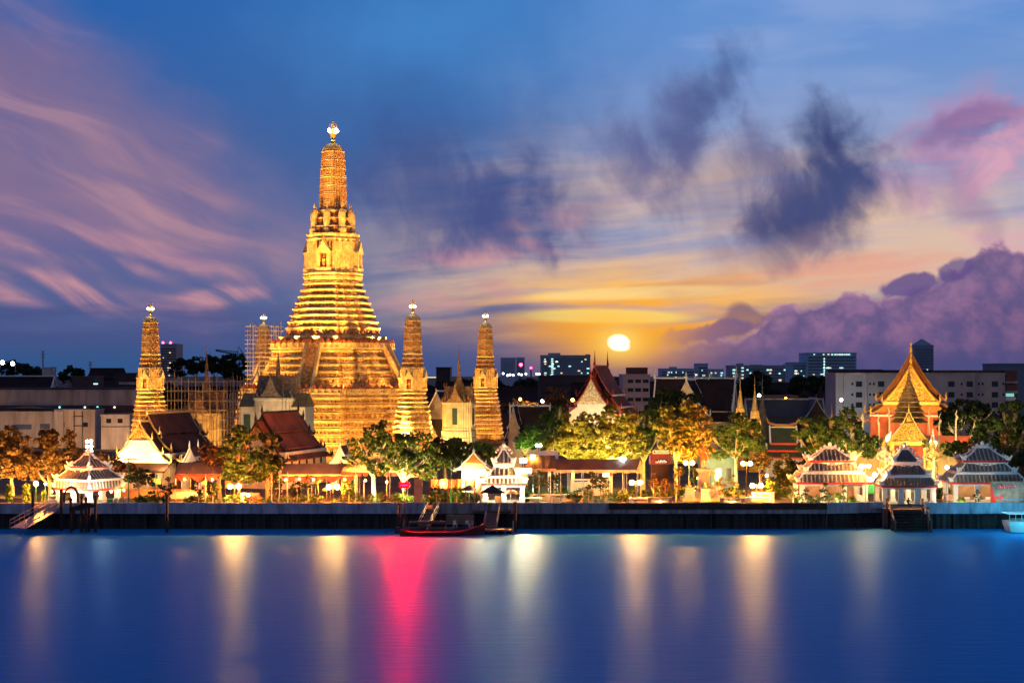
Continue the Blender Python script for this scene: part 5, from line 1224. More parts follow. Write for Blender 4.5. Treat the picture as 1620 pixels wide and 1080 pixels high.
t = MB(); t.box(X(1342, 277), X(1412, 277), 277, 277.5, G, 8.0); tag(t.build('low_wall', mat('ochre_wall_wash', (.26, .17, .08), .8, .35, .4)), 'glowing cream precinct wall left of the gilded gate', 'wall')
t = MB(); t.box(X(1466, 277), X(1520, 277), 277, 277.5, G, 7.8); tag(t.build('low_wall', MATS['ochre_wall_wash']), 'glowing cream precinct wall right of the gilded gate', 'wall')
t = MB(); t.box(X(1450, 284), X(1535, 284), 284, 284.5, 7.5, 10.4); tag(t.build('terrace_wall', red_wall), 'red terrace wall below the great hall', 'wall')
t = MB(); t.box(X(1340, 284), X(1410, 284), 284, 284.5, 7.5, 10.0); tag(t.build('terrace_wall', MATS['ochre_wall_wash']), 'cream terrace wall left of the great hall', 'wall')
for px, e in ((1360, 350), (1380, 350), (1490, 400), (1510, 350)): point((X(px, 274), 274.5, 4.0), e, (1, .68, .25), .3)

# the bronze standing statue on its white pedestal
Y = 243; t = thing('memorial_statue', 'bronze standing figure on tall white pedestal with stepped offering base', 'statue', (X(1113, Y), Y, 0)); 
b = MB(); b.cbox(0, 0, G, 6.4, 4.6, .45); b.cbox(0, .2, G+.45, 5.4, 3.8, .4); b.cbox(0, .3, G+.85, 3.4, 2.8, .5); b.build('steps', mat('lit_sandstone', (.55, .40, .24), .7, .2, 1), t)
b = MB(); z0 = G+1.35; b.loft([[(-.95, -.6, z0), (.95, -.6, z0), (.95, 1.2, z0), (-.95, 1.2, z0)], [(-.8, -.45, z0+.5), (.8, -.45, z0+.5), (.8, 1.05, z0+.5), (-.8, 1.05, z0+.5)], [(-.72, -.4, z0+2.6), (.72, -.4, z0+2.6), (.72, 1.0, z0+2.6), (-.72, 1.0, z0+2.6)], [(-1.0, -.65, z0+2.95), (1.0, -.65, z0+2.95), (1.0, 1.25, z0+2.95), (-1.0, 1.25, z0+2.95)], [(-1.0, -.65, z0+3.2), (1.0, -.65, z0+3.2), (1.0, 1.25, z0+3.2), (-1.0, 1.25, z0+3.2)]]); b.build('pedestal', mat('pale_pedestal_stone', (.42, .34, .24), .7, .2, 1), t)
zf = z0+3.2; sc = 3.7/1.75
S = lambda x, y, z, r: (x*sc, .3+y*sc, zf+z*sc, r*sc if not hasattr(r, '__len__') else (r[0]*sc, r[1]*sc))
V = [S(0, 0, .92, (.17, .13)), S(0, 0, 1.15, (.16, .12)), S(0, 0, 1.38, (.19, .12)), S(0, 0, 1.50, .07), S(0, -.01, 1.62, (.095, .1)), S(0, -.01, 1.72, .07),
     S(-.1, 0, .82, .12), S(-.13, -.02, .46, .085), S(-.13, 0, .1, .06), S(-.15, -.12, .04, .05), S(.1, 0, .82, .12), S(.13, -.02, .46, .085), S(.13, 0, .1, .06), S(.15, -.12, .04, .05),
     S(-.22, 0, 1.4, .07), S(-.3, .02, 1.12, .058), S(-.27, -.08, .88, .042), S(.22, 0, 1.4, .07), S(.32, .02, 1.14, .058), S(.22, -.14, 1.0, .042)]
Eg = [(0,1),(1,2),(2,3),(3,4),(4,5),(0,6),(6,7),(7,8),(8,9),(0,10),(10,11),(11,12),(12,13),(2,14),(14,15),(15,16),(2,17),(17,18),(18,19)]
skin('figure', bronze, t, V, Eg)
co_ = MB(); co_.lathe(0, .3, [(.44*sc*.62, zf+.55*sc), (.40*sc*.62, zf+.9*sc), (.30*sc*.62, zf+1.0*sc)], 12); co_.build('coat', bronze, t)
for (dx_, dz, w_, h_) in ((-2.2, G+.45, 1.35, 1.5), (-.05, G, 1.5, 1.9), (2.0, G+.45, 1.3, 1.6), (1.15, G+.5, .9, 1.2)):
    b = MB(); y = -1.6 if dx_ != -.05 else -2.6
    b.cbox(dx_, y, dz, w_*1.15, w_, .2); b.cbox(dx_, y, dz+.2, w_, w_*.9, h_-.4, 0, .8); b.cbox(dx_, y, dz+h_-.2, w_*.95, w_*.85, .2); b.build('offering_pedestal', MATS['pale_pedestal_stone'], t)
    b = MB(); b.lathe(dx_, y, [(.22, dz+h_), (.3, dz+h_+.25), (.12, dz+h_+.45), (.2, dz+h_+.75), (.02, dz+h_+1.0)], 8); b.build('offering_vessel', gold_plain, t)
spot((X(1113, 236), 236.4, 3.2), (X(1113, 243), 243, 7), 240, (1, .72, .35), 80); spot((X(1107, 238), 237.6, 3.4), (X(1113, 243), 243, 9.6), 300, (1, .5, .14), 50)
spot((X(1103, 236), 236.0, 3.1), (X(1109, 242), 242, 4), 70, (1, .7, .3), 110); spot((X(1124, 236), 236.0, 3.1), (X(1118, 242), 242, 4), 70, (1, .7, .3), 110)
# stone seat walls
def seat(label, px0, px1, y0, Y, m=None, arch=False):
    x0, x1 = X(px0, Y), X(px1, Y); z1 = Z(y0, Y); t = thing('seat_wall', label, 'low wall', ((x0+x1)/2, Y, 0), 0, 'stone seat walls by the statue'); w = (x1-x0)/2
    b = MB(); b.box(-w, w, -.3, .3, z1-.25, z1); b.build('coping', m or white_plaster, t)
    for x in np.linspace(-w+.25, w-.25, max(2, int(w*2/2.2)+1)): b = MB(); b.box(x-.25, x+.25, -.28, .28, G, z1-.25); b.build('pier', m or white_plaster, t)
    b = MB(); b.box(-w+.5, w-.5, -.08, .08, G, z1-.45); b.build('panel', cream, t); return t
seat('white seat wall left of the statue, behind the twin globes', 996, 1032, 787, 231, white_plaster); seat('grey stone seat left of the statue steps', 1024, 1063, 786, 229.4, stone_grey)
seat('grey stone seat right of the statue steps', 1139, 1178, 787, 229.4, stone_grey); seat('white seat wall right of the statue under the twin globes', 1179, 1216, 786, 230.6, white_plaster)
seat('pale raised seat wall by the round yellow bush', 1190, 1224, 778, 233, white_plaster)
seat('long cream kerb wall under the brown awning', 838, 922, 781, 240, cream); seat('upper cream terrace kerb beneath the awning', 903, 962, 757, 252, cream)
seat('white seat wall before the far left clipped hedges', 78, 92, 790, 229, white_plaster)

# ================================================================= tents, awnings, stalls
def awning(label, px0, px1, yt, yb, Y, depth, m, n_post=5, fringe=None, post=metal_grey, name='awning', curved=0, grp='canopies of the river market'):
    x0, x1 = X(px0, Y), X(px1, Y); za, zb_ = Z(yt, Y+depth*.5), Z(yb, Y); t = thing(name, label, 'canopy', ((x0+x1)/2, Y, 0), 0, grp); w = (x1-x0)/2
    b = MB(); n = 13
    def prof(x): return .04*math.sin(x*2.1)+.03*math.sin(x*5.3)
    R0 = [[(-w+2*w*i/(n-1), 0, zb_-.05*math.cos(i*2.4)) for i in range(n)], [(-w*.98+2*w*.98*i/(n-1), depth*.25, (za+zb_)/2+prof(i)) for i in range(n)], [(-w*.96+2*w*.96*i/(n-1), depth*.5, za+prof(i)*.5) for i in range(n)], [(-w*.98+2*w*.98*i/(n-1), depth*.75, (za+zb_)/2+prof(i)) for i in range(n)], [(-w+2*w*i/(n-1), depth, zb_) for i in range(n)]]
    b.loft(R0, caps=False, closed=False); ro = b.build('canopy', m, t); so = ro.modifiers.new('thickness', 'SOLIDIFY'); so.thickness = .05
    f = MB(); k = int(w*2/.9)
    for i in range(k):
        x = -w+2*w*(i+.5)/k; f.cbox(x, -.03, zb_-.38-.07*(i % 2), 2*w/k*.94, .05, .38+.07*(i % 2))
    f.build('valance', fringe or m, ro)
    for i in range(n_post):
        for y in (.1, depth-.1):
            q = MB(); x = -w+.15+(2*w-.3)*i/max(1, n_post-1); q.tube([(x, y, G), (x, y, zb_)], .05, 6); q.build('pole', post, t)
    return t
def swags(label, px0, px1, py, Y, n):
    t = MB(); x0, x1 = X(px0, Y), X(px1, Y); z = Z(py, Y)
    for i in range(n):
        a, b = x0+(x1-x0)*i/n, x0+(x1-x0)*(i+1)/n; top = []; bot = []
        for j in range(9):
            f = j/8; x = a+(b-a)*f; s = math.sin(math.pi*f); top.append((x, Y, z-.12*s)); bot.append((x, Y-.04-.05*s, z-.25-.75*s))
        t.loft([top, bot], caps=False, closed=False)
    o = t.build('cloth_swag', canvas_red); so = o.modifiers.new('thickness', 'SOLIDIFY'); so.thickness = .04
    return tag(o, label, 'bunting', 'red cloth swags')
awning('grey canopy by the brown tiled hall, hung with red cloth', 276, 350, 731, 749, 243, 4.5, canvas_grey, 4, canvas_brown); swags('red cloth swag hung under the grey canopy on the left', 279, 346, 750, 242.7, 3)
awning('long grey canopy in front of the orange-red hall', 444, 566, 733, 750, 244, 5, canvas_grey, 6, canvas_tan); swags('red cloth swag hung under the long grey canopy', 446, 560, 752, 243.7, 5)
awning('long brown awning at right of centre with pale fringe', 876, 1016, 726, 743, 243, 6, canvas_brown, 7, canvas_tan)
awning('dark pointed tent left of the long brown awning', 826, 880, 720, 741, 241, 5, canvas_dark, 3, canvas_tan)
awning('pale blue-lit awning stripe above the dark tent', 852, 884, 713, 733, 247, 4, mat('pale_blue_canvas', (.5, .6, .66), .8, .15, .6), 3)
awning('dull canopy far under the beige marquee, right part', 640, 690, 726, 750, 247, 5, canvas_brown, 3, canvas_tan)
Y = 241; t = thing('marquee', 'beige round-topped marquee with scalloped red edge behind the trees', 'marquee', (X(612, Y), Y, 0)); w = (X(690, Y)-X(540, Y))/2
q = MB(); rr = []
for i in range(7):
    f = i/6; rr.append([(w*math.cos(f*math.pi/2)**.9*math.cos(a), 3.0+3.0*math.cos(f*math.pi/2)*math.sin(a), Z(747, Y)+1.95*math.sin(f*math.pi/2)) for a in np.linspace(0, 2*math.pi, 29)[:-1]])
q.loft(rr); q.build('canopy', canvas_tan, t)
q = MB(); n = 40
for i in range(n):
    a = 2*math.pi*i/n; q.cbox(w*math.cos(a), 3+3*math.sin(a), Z(747, Y)-.5, w*.10, .06, .5, math.atan2(3*math.cos(a), -w*math.sin(a)), 1)
q.build('valance', canvas_red, t)
for a in np.linspace(0, 2*math.pi, 9)[:-1]: q = MB(); q.tube([(w*.97*math.cos(a), 3+2.9*math.sin(a), G), (w*.97*math.cos(a), 3+2.9*math.sin(a), Z(747, Y))], .06, 6); q.build('pole', metal_grey, t)
def parasol(label, px, py_top, py_edge, r, Y, m, n=8):
    t = thing('parasol', label, 'parasol', (X(px, Y), Y, 0), 0, 'market parasols'); z1, z0 = Z(py_top, Y), Z(py_edge, Y); rp = r*Y/F
    q = MB(); q.loft([[(rp*f*math.cos(a)*(1 if k % 2 == 0 else .97), rp*f*math.sin(a), z1+(z0-z1)*f**1.15) for k, a in enumerate(np.linspace(0, 2*math.pi, n*2+1)[:-1])] for f in (.02, .4, .75, 1.0)], caps=False); q.build('canopy', m, t)
    q = MB(); q.tube([(0, 0, G), (0, 0, z1+.15)], .04, 6); q.build('pole', metal_grey, t)
    q = MB()
    for a in np.linspace(0, 2*math.pi, n+1)[:-1]: q.tube([(0, 0, z1-.15), (rp*.97*math.cos(a), rp*.97*math.sin(a), z0-.02)], .02, 4)
    q.build('ribs', metal_grey, t); return t
parasol('brown parasol left of the bright gateway pavilion', 742, 766, 775, 15, 231, canvas_brown); parasol('pink-red parasol right of the ticket kiosk', 808, 772, 780, 13, 230.5, mat('pink_canvas', (.5, .16, .13), .8, .2, 1))
Y = 228.2; t = thing('kiosk', 'ticket kiosk with dark peaked canopy at the centre landing', 'kiosk', (X(779, Y), Y, 0))
w = 1.75; z0 = Z(779, Y); q = MB(); q.loft([[(-w, -1.3, z0), (w, -1.3, z0), (w, 1.3, z0), (-w, 1.3, z0)], [(-.05, -.05, Z(767, Y)), (.05, -.05, Z(767, Y)), (.05, .05, Z(767, Y)), (-.05, .05, Z(767, Y))]]); q.build('canopy', canvas_dark, t)
for sx in (-1, 1):
    for sy in (-1, 1): q = MB(); q.tube([(sx*1.5, sy*1.1, 2.3), (sx*1.5, sy*1.1, z0+.05)], .05, 6); q.build('pole', metal_grey, t)
q = MB(); q.box(-1.3, .2, .5, 1.1, 2.5, 3.5); q.build('counter', mat('yellow_lit_board', (.65, .5, .2), .6, .2, 1), t)
q = MB(); q.box(.35, 1.3, .9, 1.05, 2.5, 4.2); q.build('notice_board', mat('rust_board', (.5, .22, .08), .6, .3, 2), t)
point((X(779, Y), Y-.2, z0-.3), 90, (1, .78, .42), .15)
for (lab, px0, px1, y0, y1, Y, m) in (
        ('yellow notice board by the left temple courtyard', 244, 255, 757, 765, 246, mat('yellow_board', (.7, .5, .12), .6, .15, 2)),
        ('second yellow notice board under the red swag', 319, 327, 758, 766, 246, MATS['yellow_board']),
        ('small red-and-white sign near the floodlit gable', 249, 256, 748, 757, 248, white_trim),
        ('yellow plaque beside the bronze statue', 1123, 1132, 746, 751, 248, MATS['yellow_board']),
        ('green folding board left of the landing pavilion', 1374, 1383, 766, 780, 232, mat('green_board', (.03, .3, .1), .5, .2, 1)),
        ('orange donation board in the courtyard, left', 356, 366, 760, 772, 247, mat('orange_board', (.6, .25, .08), .6, .15, 2)),
        ('red panel under the long brown awning', 965, 970, 746, 753, 246, red_paint),
        ('white panel beside the red panel under the awning', 953, 964, 746, 754, 247, white_trim)):
    t = thing('notice_board', lab, 'sign', (X((px0+px1)/2, Y), Y, 0)); k = Y/F; q = MB(); w = (px1-px0)*k/2
    q.box(-w, w, -.05, .05, Z(y1, Y), Z(y0, Y)); q.build('panel', m, t)
    for sx in (-1, 1): q = MB(); q.box(sx*w*.8-.04, sx*w*.8+.04, .06, .14, G, Z(y0, Y)-.1); q.build('support', metal_dark, t)
# stalls, bins, tables, drums
def table(label, px, py, w, Y, m):
    t = thing('market_table', label, 'table', (X(px, Y), Y, 0)); z = Z(py, Y); q = MB(); q.box(-w, w, -.5, .5, z-.08, z); q.build('tabletop', m, t)
    for sx in (-1, 1):
        for sy in (-1, 1): q = MB(); q.box(sx*w*.9-.05, sx*w*.9+.05, sy*.4-.05, sy*.4+.05, G, z-.08); q.build('leg', metal_grey, t)
table('turquoise table right of the bright gateway pavilion', 843, 787, 1.2, 230, mat('turquoise_top', (.15, .5, .5), .5, .1, 1)); table('white seat-high table by the left gangway', 85, 783, .7, 229.6, white_trim)
t = thing('market_stall', 'red-draped market stall right of the yellow-green tree', 'stall', (X(396, 237), 237, 0)); q = MB(); q.box(-1.5, 1.5, -.5, .5, G, G+1.0); q.build('counter', canvas_red, t); q = MB(); q.box(-1.3, 1.3, -.4, .4, G+1.0, G+1.5); q.build('goods', mat('mixed_goods', (.35, .08, .05), .7, .5, 3), t)
t = thing('market_stall', 'orange-lit low stall before the brown tiled hall', 'stall', (X(300, 246), 246, 0)); q = MB(); q.box(-2.8, 2.8, -.5, .5, G, G+1.0); q.build('counter', cream, t); q = MB(); q.box(-2.6, 2.6, -.4, .4, G+1.0, G+1.35); q.build('goods', mat('orange_goods', (.5, .2, .06), .7, .5, 3), t)
t = thing('market_stall', 'long orange-lit low stall under the open bare tree', 'stall', (X(235, 247), 247, 0)); q = MB(); q.box(-4, 4, -.5, .5, G, G+.9); q.build('counter', mat('orange_counter', (.5, .24, .10), .7, .2, 1), t); q = MB(); q.box(-3.6, 3.6, -.4, .4, G+.9, G+1.3); q.build('goods', MATS['orange_goods'], t)
for (px, Y, e, cl) in ((235, 245, 240, (1, .5, .14)), (300, 244.5, 260, (1, .55, .18)), (325, 244, 150, (1, .6, .2)), (396, 236, 90, (1, .3, .15)), (465, 245, 140, (1, .55, .2)), (520, 245, 120, (1, .45, .15)), (900, 246, 200, (.6, 1, .7)), (950, 246, 220, (.7, 1, .75)), (855, 245, 300, (.75, .95, 1)), (700, 240, 120, (1, .75, .35)), (1440, 262, 350, (1, .6, .2)), (190, 236, 160, (1, .45, .12)), (1150, 262, 100, (.35, 1, .85)), (1040, 252, 120, (.6, .9, .8)), (1420, 250, 160, (1, .65, .25)), (1460, 245, 160, (1, .6, .2))):
    point((X(px, Y), Y, 4.6), e, cl, .3)
def bin_(label, px, Y, m):
    t = thing('rubbish_bin', label, 'bin', (X(px, Y), Y, 0)); q = MB(); q.cbox(0, 0, G, .62, .62, .95, 0, 1.15); q.build('bin_body', m, t); q = MB(); q.cbox(0, 0, G+.95, .78, .78, .14, 0, .8); q.build('lid', m, t)
bin_('bright green wheeled bin at the far left pavilion', 174, 230.6, mat('green_plastic', (.02, .42, .10), .45, .1, 1))
for i, (px, lab) in enumerate(((183, 'first'), (191, 'second'), (199, 'third'))): q = MB(); q.lathe(X(px, 231), 231, [(.22, G), (.3, G+.1), (.26, G+.9), (.34, G+1.0), (.3, G+1.2), (.05, G+1.3)], 10); tag(q.build('stone_drum', cream), lab+' pale stone drum right of the green bin', 'stone drum', 'stone drums')
for (px, py, lab) in ((82, 777, 'left of the floodlit pavilion'), (158, 780, 'at its right front corner'), (176, 777, 'by the green bin'), (187, 776, 'right of the green bin'), (196, 775, 'at its far right eave')):
    Y = 232.6; t = thing('paper_lantern', 'small glowing red lantern hung on the far left pavilion, '+lab, 'lantern', (X(px, Y), Y, 0), 0, 'red lanterns on the left pavilion'); z = Z(py, Y); q = MB(); q.ball(0, 0, z, .2, .2, .24, 8, 6); q.build('shade', glow('red_lantern_glow', (1, .28, .1), 7), t); q = MB(); q.tube([(0, 0, z+.2), (0, 0, z+1.0)], .02, 4); q.build('cord', metal_dark, t)
# sign kiosk in the trees
Y = 249; t = thing('sign_kiosk', 'small brown kiosk with a white name board on its roof', 'kiosk', (X(1045, Y), Y, 0)); k = Y/F
q = MB(); q.box(-1.35, 1.35, 0, 2.4, G, Z(733, Y)); wo_ = q.build('wall', mat('brown_boarding', (.05, .025, .02), .7, .25, .8, wave=(2, 'Z', .3)), t)
q = MB(); q.prismx([(-.7, Z(734, Y)), (2.9, Z(734, Y)), (2.2, Z(718, Y)), (0, Z(718, Y))], -1.55, 1.45); q.build('roof', mat('maroon_roof', (.22, .07, .06), .6, .2, .6), t)
q = MB(); q.box(-1.15, 1.2, -.1, .05, Z(717.5, Y), Z(712, Y)); bo = q.build('name_board', white_trim, t)
q = MB(); q.lathe(0, 0, [(.16, 0), (.16, .03)], 12); lo = q.build('emblem', red_paint, bo); lo.rotation_euler = (R(90), 0, 0); lo.location = (-.92, -.11, Z(714.7, Y))
q = MB(); rr = random.Random(5); x = -.6
while x < 1.05: w = rr.uniform(.06, .12); h = rr.uniform(.10, .2); q.box(x, x+w*.4, -.13, -.105, Z(714.8, Y)-.1, Z(714.8, Y)-.1+h); q.box(x+w*.4, x+w, -.13, -.105, Z(714.8, Y)-.1, Z(714.8, Y)-.06); x += w+.06
q.build('lettering', mat('grey_lettering', (.25, .25, .27), .6, .1, 1), bo)
q = MB(); q.box(-.85, .95, -.62, -.5, Z(733, Y), Z(726, Y)); b2 = q.build('fascia_sign', mat('dark_sign_board', (.08, .035, .03), .6, .1, 1), t)
q = MB(); x = -.75
while x < .85: w = rr.uniform(.08, .15); h = rr.uniform(.22, .5); q.box(x, x+w*.45, -.66, -.625, Z(731.8, Y), Z(731.8, Y)+h); q.box(x+w*.45, x+w, -.66, -.625, Z(731.8, Y)+h*.5, Z(731.8, Y)+h*.5+.08); x += w+.05
q.build('lettering', glow('cream_letter_glow', (1, .86, .6), .9), b2)
# teal-lit house behind the statue
Y = 268; t = thing('garden_house', 'teal-lit white house half hidden behind the statue', 'house', (X(1145, Y), Y, 0)); q = MB(); q.box(-3.6, 1.6, 0, 5, G, Z(716, Y)); wo_ = q.build('wall', mat('teal_lit_wall', (.10, .15, .15), .8, .3, .5), t); q = MB(); q.box(-.4, 1.9, -.4, 4, Z(716, Y), Z(708, Y)); q.build('upper_storey', MATS['teal_lit_wall'], t)  # teal light put into the wall colour of the white house
q = MB(); q.box(-4, 2.2, -.9, 5.4, Z(709, Y)+.85, Z(706, Y)+.8); q.build('roof', con_dark, t)
for x in (-2.6, -.9, .7): q = MB(); q.box(x-.5, x+.5, -.06, .02, G+1.2, G+3.2); q.build('window', glass_dark, wo_)
point((X(1130, 262), 263, 6), 200, (.2, 1, .85), .4); point((X(1155, 262), 263, 5), 170, (.2, 1, .85), .4)
# small multi-tiered red-edged temple roofs at right of centre
Y = 290; t = thing('small_chapel', 'small chapel with stacked dark green roofs, red eaves and orange horned ridges', 'temple hall', (X(1240, Y), Y, 0), R(-6)); gt = mat('green_tile', (.05, .06, .035), .7, .3, .4, wave=(3, 'Z', .3)); orm = mat('orange_ridge_trim', (.5, .2, .06), .5, .2, 1)
q = MB(); q.box(-3.2, 3.2, 0, 7, G, 6.6); q.build('wall', con_blue, t)
for i, (hw, y0, z0, y1, z1) in enumerate(((2.3, -.2, 8.8, 2.6, 11.6), (3.0, -.9, 7.6, .3, 8.6), (3.6, -1.6, 6.4, -.5, 7.3))):
    r = MB(); r.loft([[(-hw, y0, z0), (hw, y0, z0), (hw, y0+.1, z0+.15), (-hw, y0+.1, z0+.15)], [(-hw, y1, z1), (hw, y1, z1), (hw, y1+.1, z1+.15), (-hw, y1+.1, z1+.15)]]); r.build('roof', gt, t); r = MB(); r.loft([[(-hw, 7-y0, z0), (hw, 7-y0, z0), (hw, 7.1-y0, z0+.15), (-hw, 7.1-y0, z0+.15)], [(-hw, 7-y1, z1), (hw, 7-y1, z1), (hw, 7.1-y1, z1+.15), (-hw, 7.1-y1, z1+.15)]]); ro = r.build('roof', gt, t)
    e = MB(); e.box(-hw, hw, y0-.12, y0-.01, z0-.2, z0+.1); e.build('eave_border', red_paint, ro)
    b = MB()
    for sx in (-hw, hw): b.tube([(sx, y0-.1, z0+.2), (sx, (y0+y1)/2, (z0+z1)/2+.1), (sx, y1, z1+.25)], .16, 5)
    b.build('bargeboard', white_trim, ro)
q = MB(); q.box(-2.3, 2.3, 2.4, 4.6, 8.8, 11.7); q.build('gable_core', cream, t)
for y, w_ in ((2.7, 2.3), (4.4, 2.3)):
    q = MB(); q.tube([(-w_-.5, y, 13.2), (-w_-.1, y, 12.3), (-w_*.5, y, 11.9), (w_*.5, y, 11.9), (w_+.1, y, 12.3), (w_+.5, y, 13.2)], [.04, .22, .24, .24, .22, .04], 6); q.build('ridge_horns', orm, t)
point((X(1225, 283), 283, 12.5), 160, (1, .55, .2), .3); point((X(1230, 282), 282, 5), 90, (.6, .85, 1), .3)

# ================================================================= landings, piles, boats
def pile(label, px, y0, Y, r=.2):
    q = MB(); z = Z(y0, Y); q.lathe(X(px, Y), Y, [(r, -2), (r, z-.3), (r*1.25, z-.28), (r*1.25, z-.05), (r*.6, z)], 8); return tag(q.build('mooring_pile', wood_dark), label, 'pile', 'timber mooring piles')
pile('lone dark mooring pile left of centre', 264, 784, 221); pile('mooring pile beside the red beacon', 632, 795, 221); pile('mooring pile right of the centre pontoon', 815, 793, 221.5)
for i, (px, y0) in enumerate(((97, 773), (52, 776), (151, 783), (116, 800), (141, 795))): pile(['pile at the head of the left gangway', 'short pile behind the left gangway', 'tall pile right of the timber gateway', 'thin pile inside the timber gateway', 'rear pile of the timber gateway'][i], px, y0, [223.5, 225, 221.5, 224, 222][i])
t = thing('landing_gateway', 'dark timber gateway frame of piles in the water at left', 'landing gate', (X(125, 221), 221, 0))
for px, y0 in ((112, 792), (129, 788), (136, 791)): q = MB(); x = X(px, 221)-X(125, 221); q.lathe(x, 0, [(.19, -2), (.17, Z(y0, 221)), (.24, Z(y0, 221)+.02), (.22, Z(y0, 221)+.3), (.05, Z(y0, 221)+.5)], 8); q.build('post', wood_dark, t)
q = MB(); q.prism([(-1.3, 3.3), (1.1, 3.9), (2.0, 3.7), (2.0, 3.3), (1.0, 3.2), (.3, 2.9), (-1.3, 2.9)], -.1, .1); q.build('beam', wood_dark, t)
t = thing('arched_gate', 'small dark arched gate at the top of the left landing', 'landing gate', (X(112, 226.5), 226.7, 0))
q = MB(); q.tube([(-.95, 0, 3.5), (-.9, 0, 4.7), (-.5, 0, 5.4), (0, 0, 5.6), (.5, 0, 5.4), (.9, 0, 4.7), (.95, 0, 3.5)], .2, 6); q.build('arch', wood_dark, t)
def gangway(label, p0, p1, w, m=wood, rail=metal_grey, y0=0, posts=9, rh=1.0, name='gangway'):
    """deck from landward point p0 to river point p1"""
    a, b = Vector(p0), Vector(p1); t = thing(name, label, 'gangway', a, 0, 'landing gangways'); d = b-a; L = d.length; e = d/L; n = Vector((-e.y, e.x, 0)).normalized()*w/2
    q = MB(); u = Vector((0, 0, .14)); q.loft([[n, -n, -n-u, n-u], [d+n, d-n, d-n-u, d+n-u]]); q.build('deck', m, t)
    for s in (-1, 1):
        r = MB()
        for h in (rh, rh*.5): r.tube([n*s+Vector((0, 0, h)), d+n*s+Vector((0, 0, h))], .05, 6)
        for i in range(posts): p = d*(i/(posts-1))+n*s; r.tube([p, p+Vector((0, 0, rh))], .04, 5)
        r.build('handrail', rail, t)
    return t
gangway('railed metal gangway sloping down to the river, far left', (X(88, 226), 225.8, 2.9), (X(33, 219), 217.5, .9), 2.3, metal_grey)
gangway('short dim gangway left of the centre landing', (X(686, 225.8), 225.6, 2.7), (X(672, 221), 220.6, .8), 1.5, wood, metal_grey, posts=5)
gangway('yellow-lit boarding ramp of the centre landing', (X(781, 226), 225.7, 2.5), (X(776, 221), 220.4, .8), 1.7, wood, metal_grey, posts=5)
t = thing('landing_platform', 'railed timber platform under the ticket kiosk', 'platform', (X(778, 226.5), 226.4, 0)); q = MB(); q.box(-2.6, 2.6, -1.2, 1.1, 2.2, 2.45); q.build('deck', wood, t)
for sg in (-1, 1):
    q = MB(); q.tube([(sg*2.6, -1.2, 2.6), (sg*1.7, 1.0, 3.7)], .07, 6); q.tube([(sg*2.6, -1.2, 2.2), (sg*1.7, 1.0, 3.2)], .07, 6); q.build('handrail', metal_grey, t)
for x in (-2.3, 2.3): q = MB(); q.tube([(x, -.9, -1.5), (x, -.9, 2.2)], .16, 6); q.build('pile', wood_dark, t)
q = MB(); q.box(X(706, 225.6), X(750, 225.6), 225.0, 225.5, .7, 2.0); tag(q.build('fender_board', mat('tan_fender_board', (.30, .20, .12), .8, .3, .6)), 'tan boarded panel hung on the wall between the two gangways', 'board')
def pontoon(label, px0, px1, Y, d, z=.55):
    t = thing('pontoon', label, 'pontoon', (X((px0+px1)/2, Y), Y, 0)); w = (X(px1, Y)-X(px0, Y))/2; q = MB(); q.box(-w, w, -d/2, d/2, z-.18, z); q.build('deck', wood, t)
    for x in np.linspace(-w+.5, w-.5, 5):
        q = MB(); q.lathe(x, 0, [(.36, -.3), (.36, z-.19)], 10); q.build('float', metal_dark, t)
    for x in (-w, w): 
        q = MB(); q.tube([(x, -d/2, -1.5), (x, -d/2, z+1.2)], .1, 6); q.build('guide_pile', metal_grey, t)
    return t
pontoon('low floating pontoon at the foot of the centre ramp', 748, 812, 219.6, 3.2, .62); pontoon('narrow floating pontoon behind the long moored boat', 640, 745, 222, 2.0, .55)
chair_m = white_trim
def chair(label, px, Y, z):
    t = thing('plastic_chair', label, 'chair', (X(px, Y), Y, z), R(20), 'white chairs on the pontoon'); q = MB(); q.cbox(0, 0, .42, .48, .46, .05); q.build('seat', chair_m, t); q = MB(); q.cbox(0, .23, .46, .46, .05, .48, 0, .85); q.build('backrest', chair_m, t)
    for sx in (-1, 1):
        for sy in (-1, 1): q = MB(); q.tube([(sx*.26, sy*.24, 0), (sx*.19, sy*.18, .42)], .035, 5); q.build('leg', chair_m, t)
chair('white plastic chair on the pontoon, left of the pair', 720, 222, .55); chair('white plastic chair on the pontoon, right of the pair', 740, 222, .55)
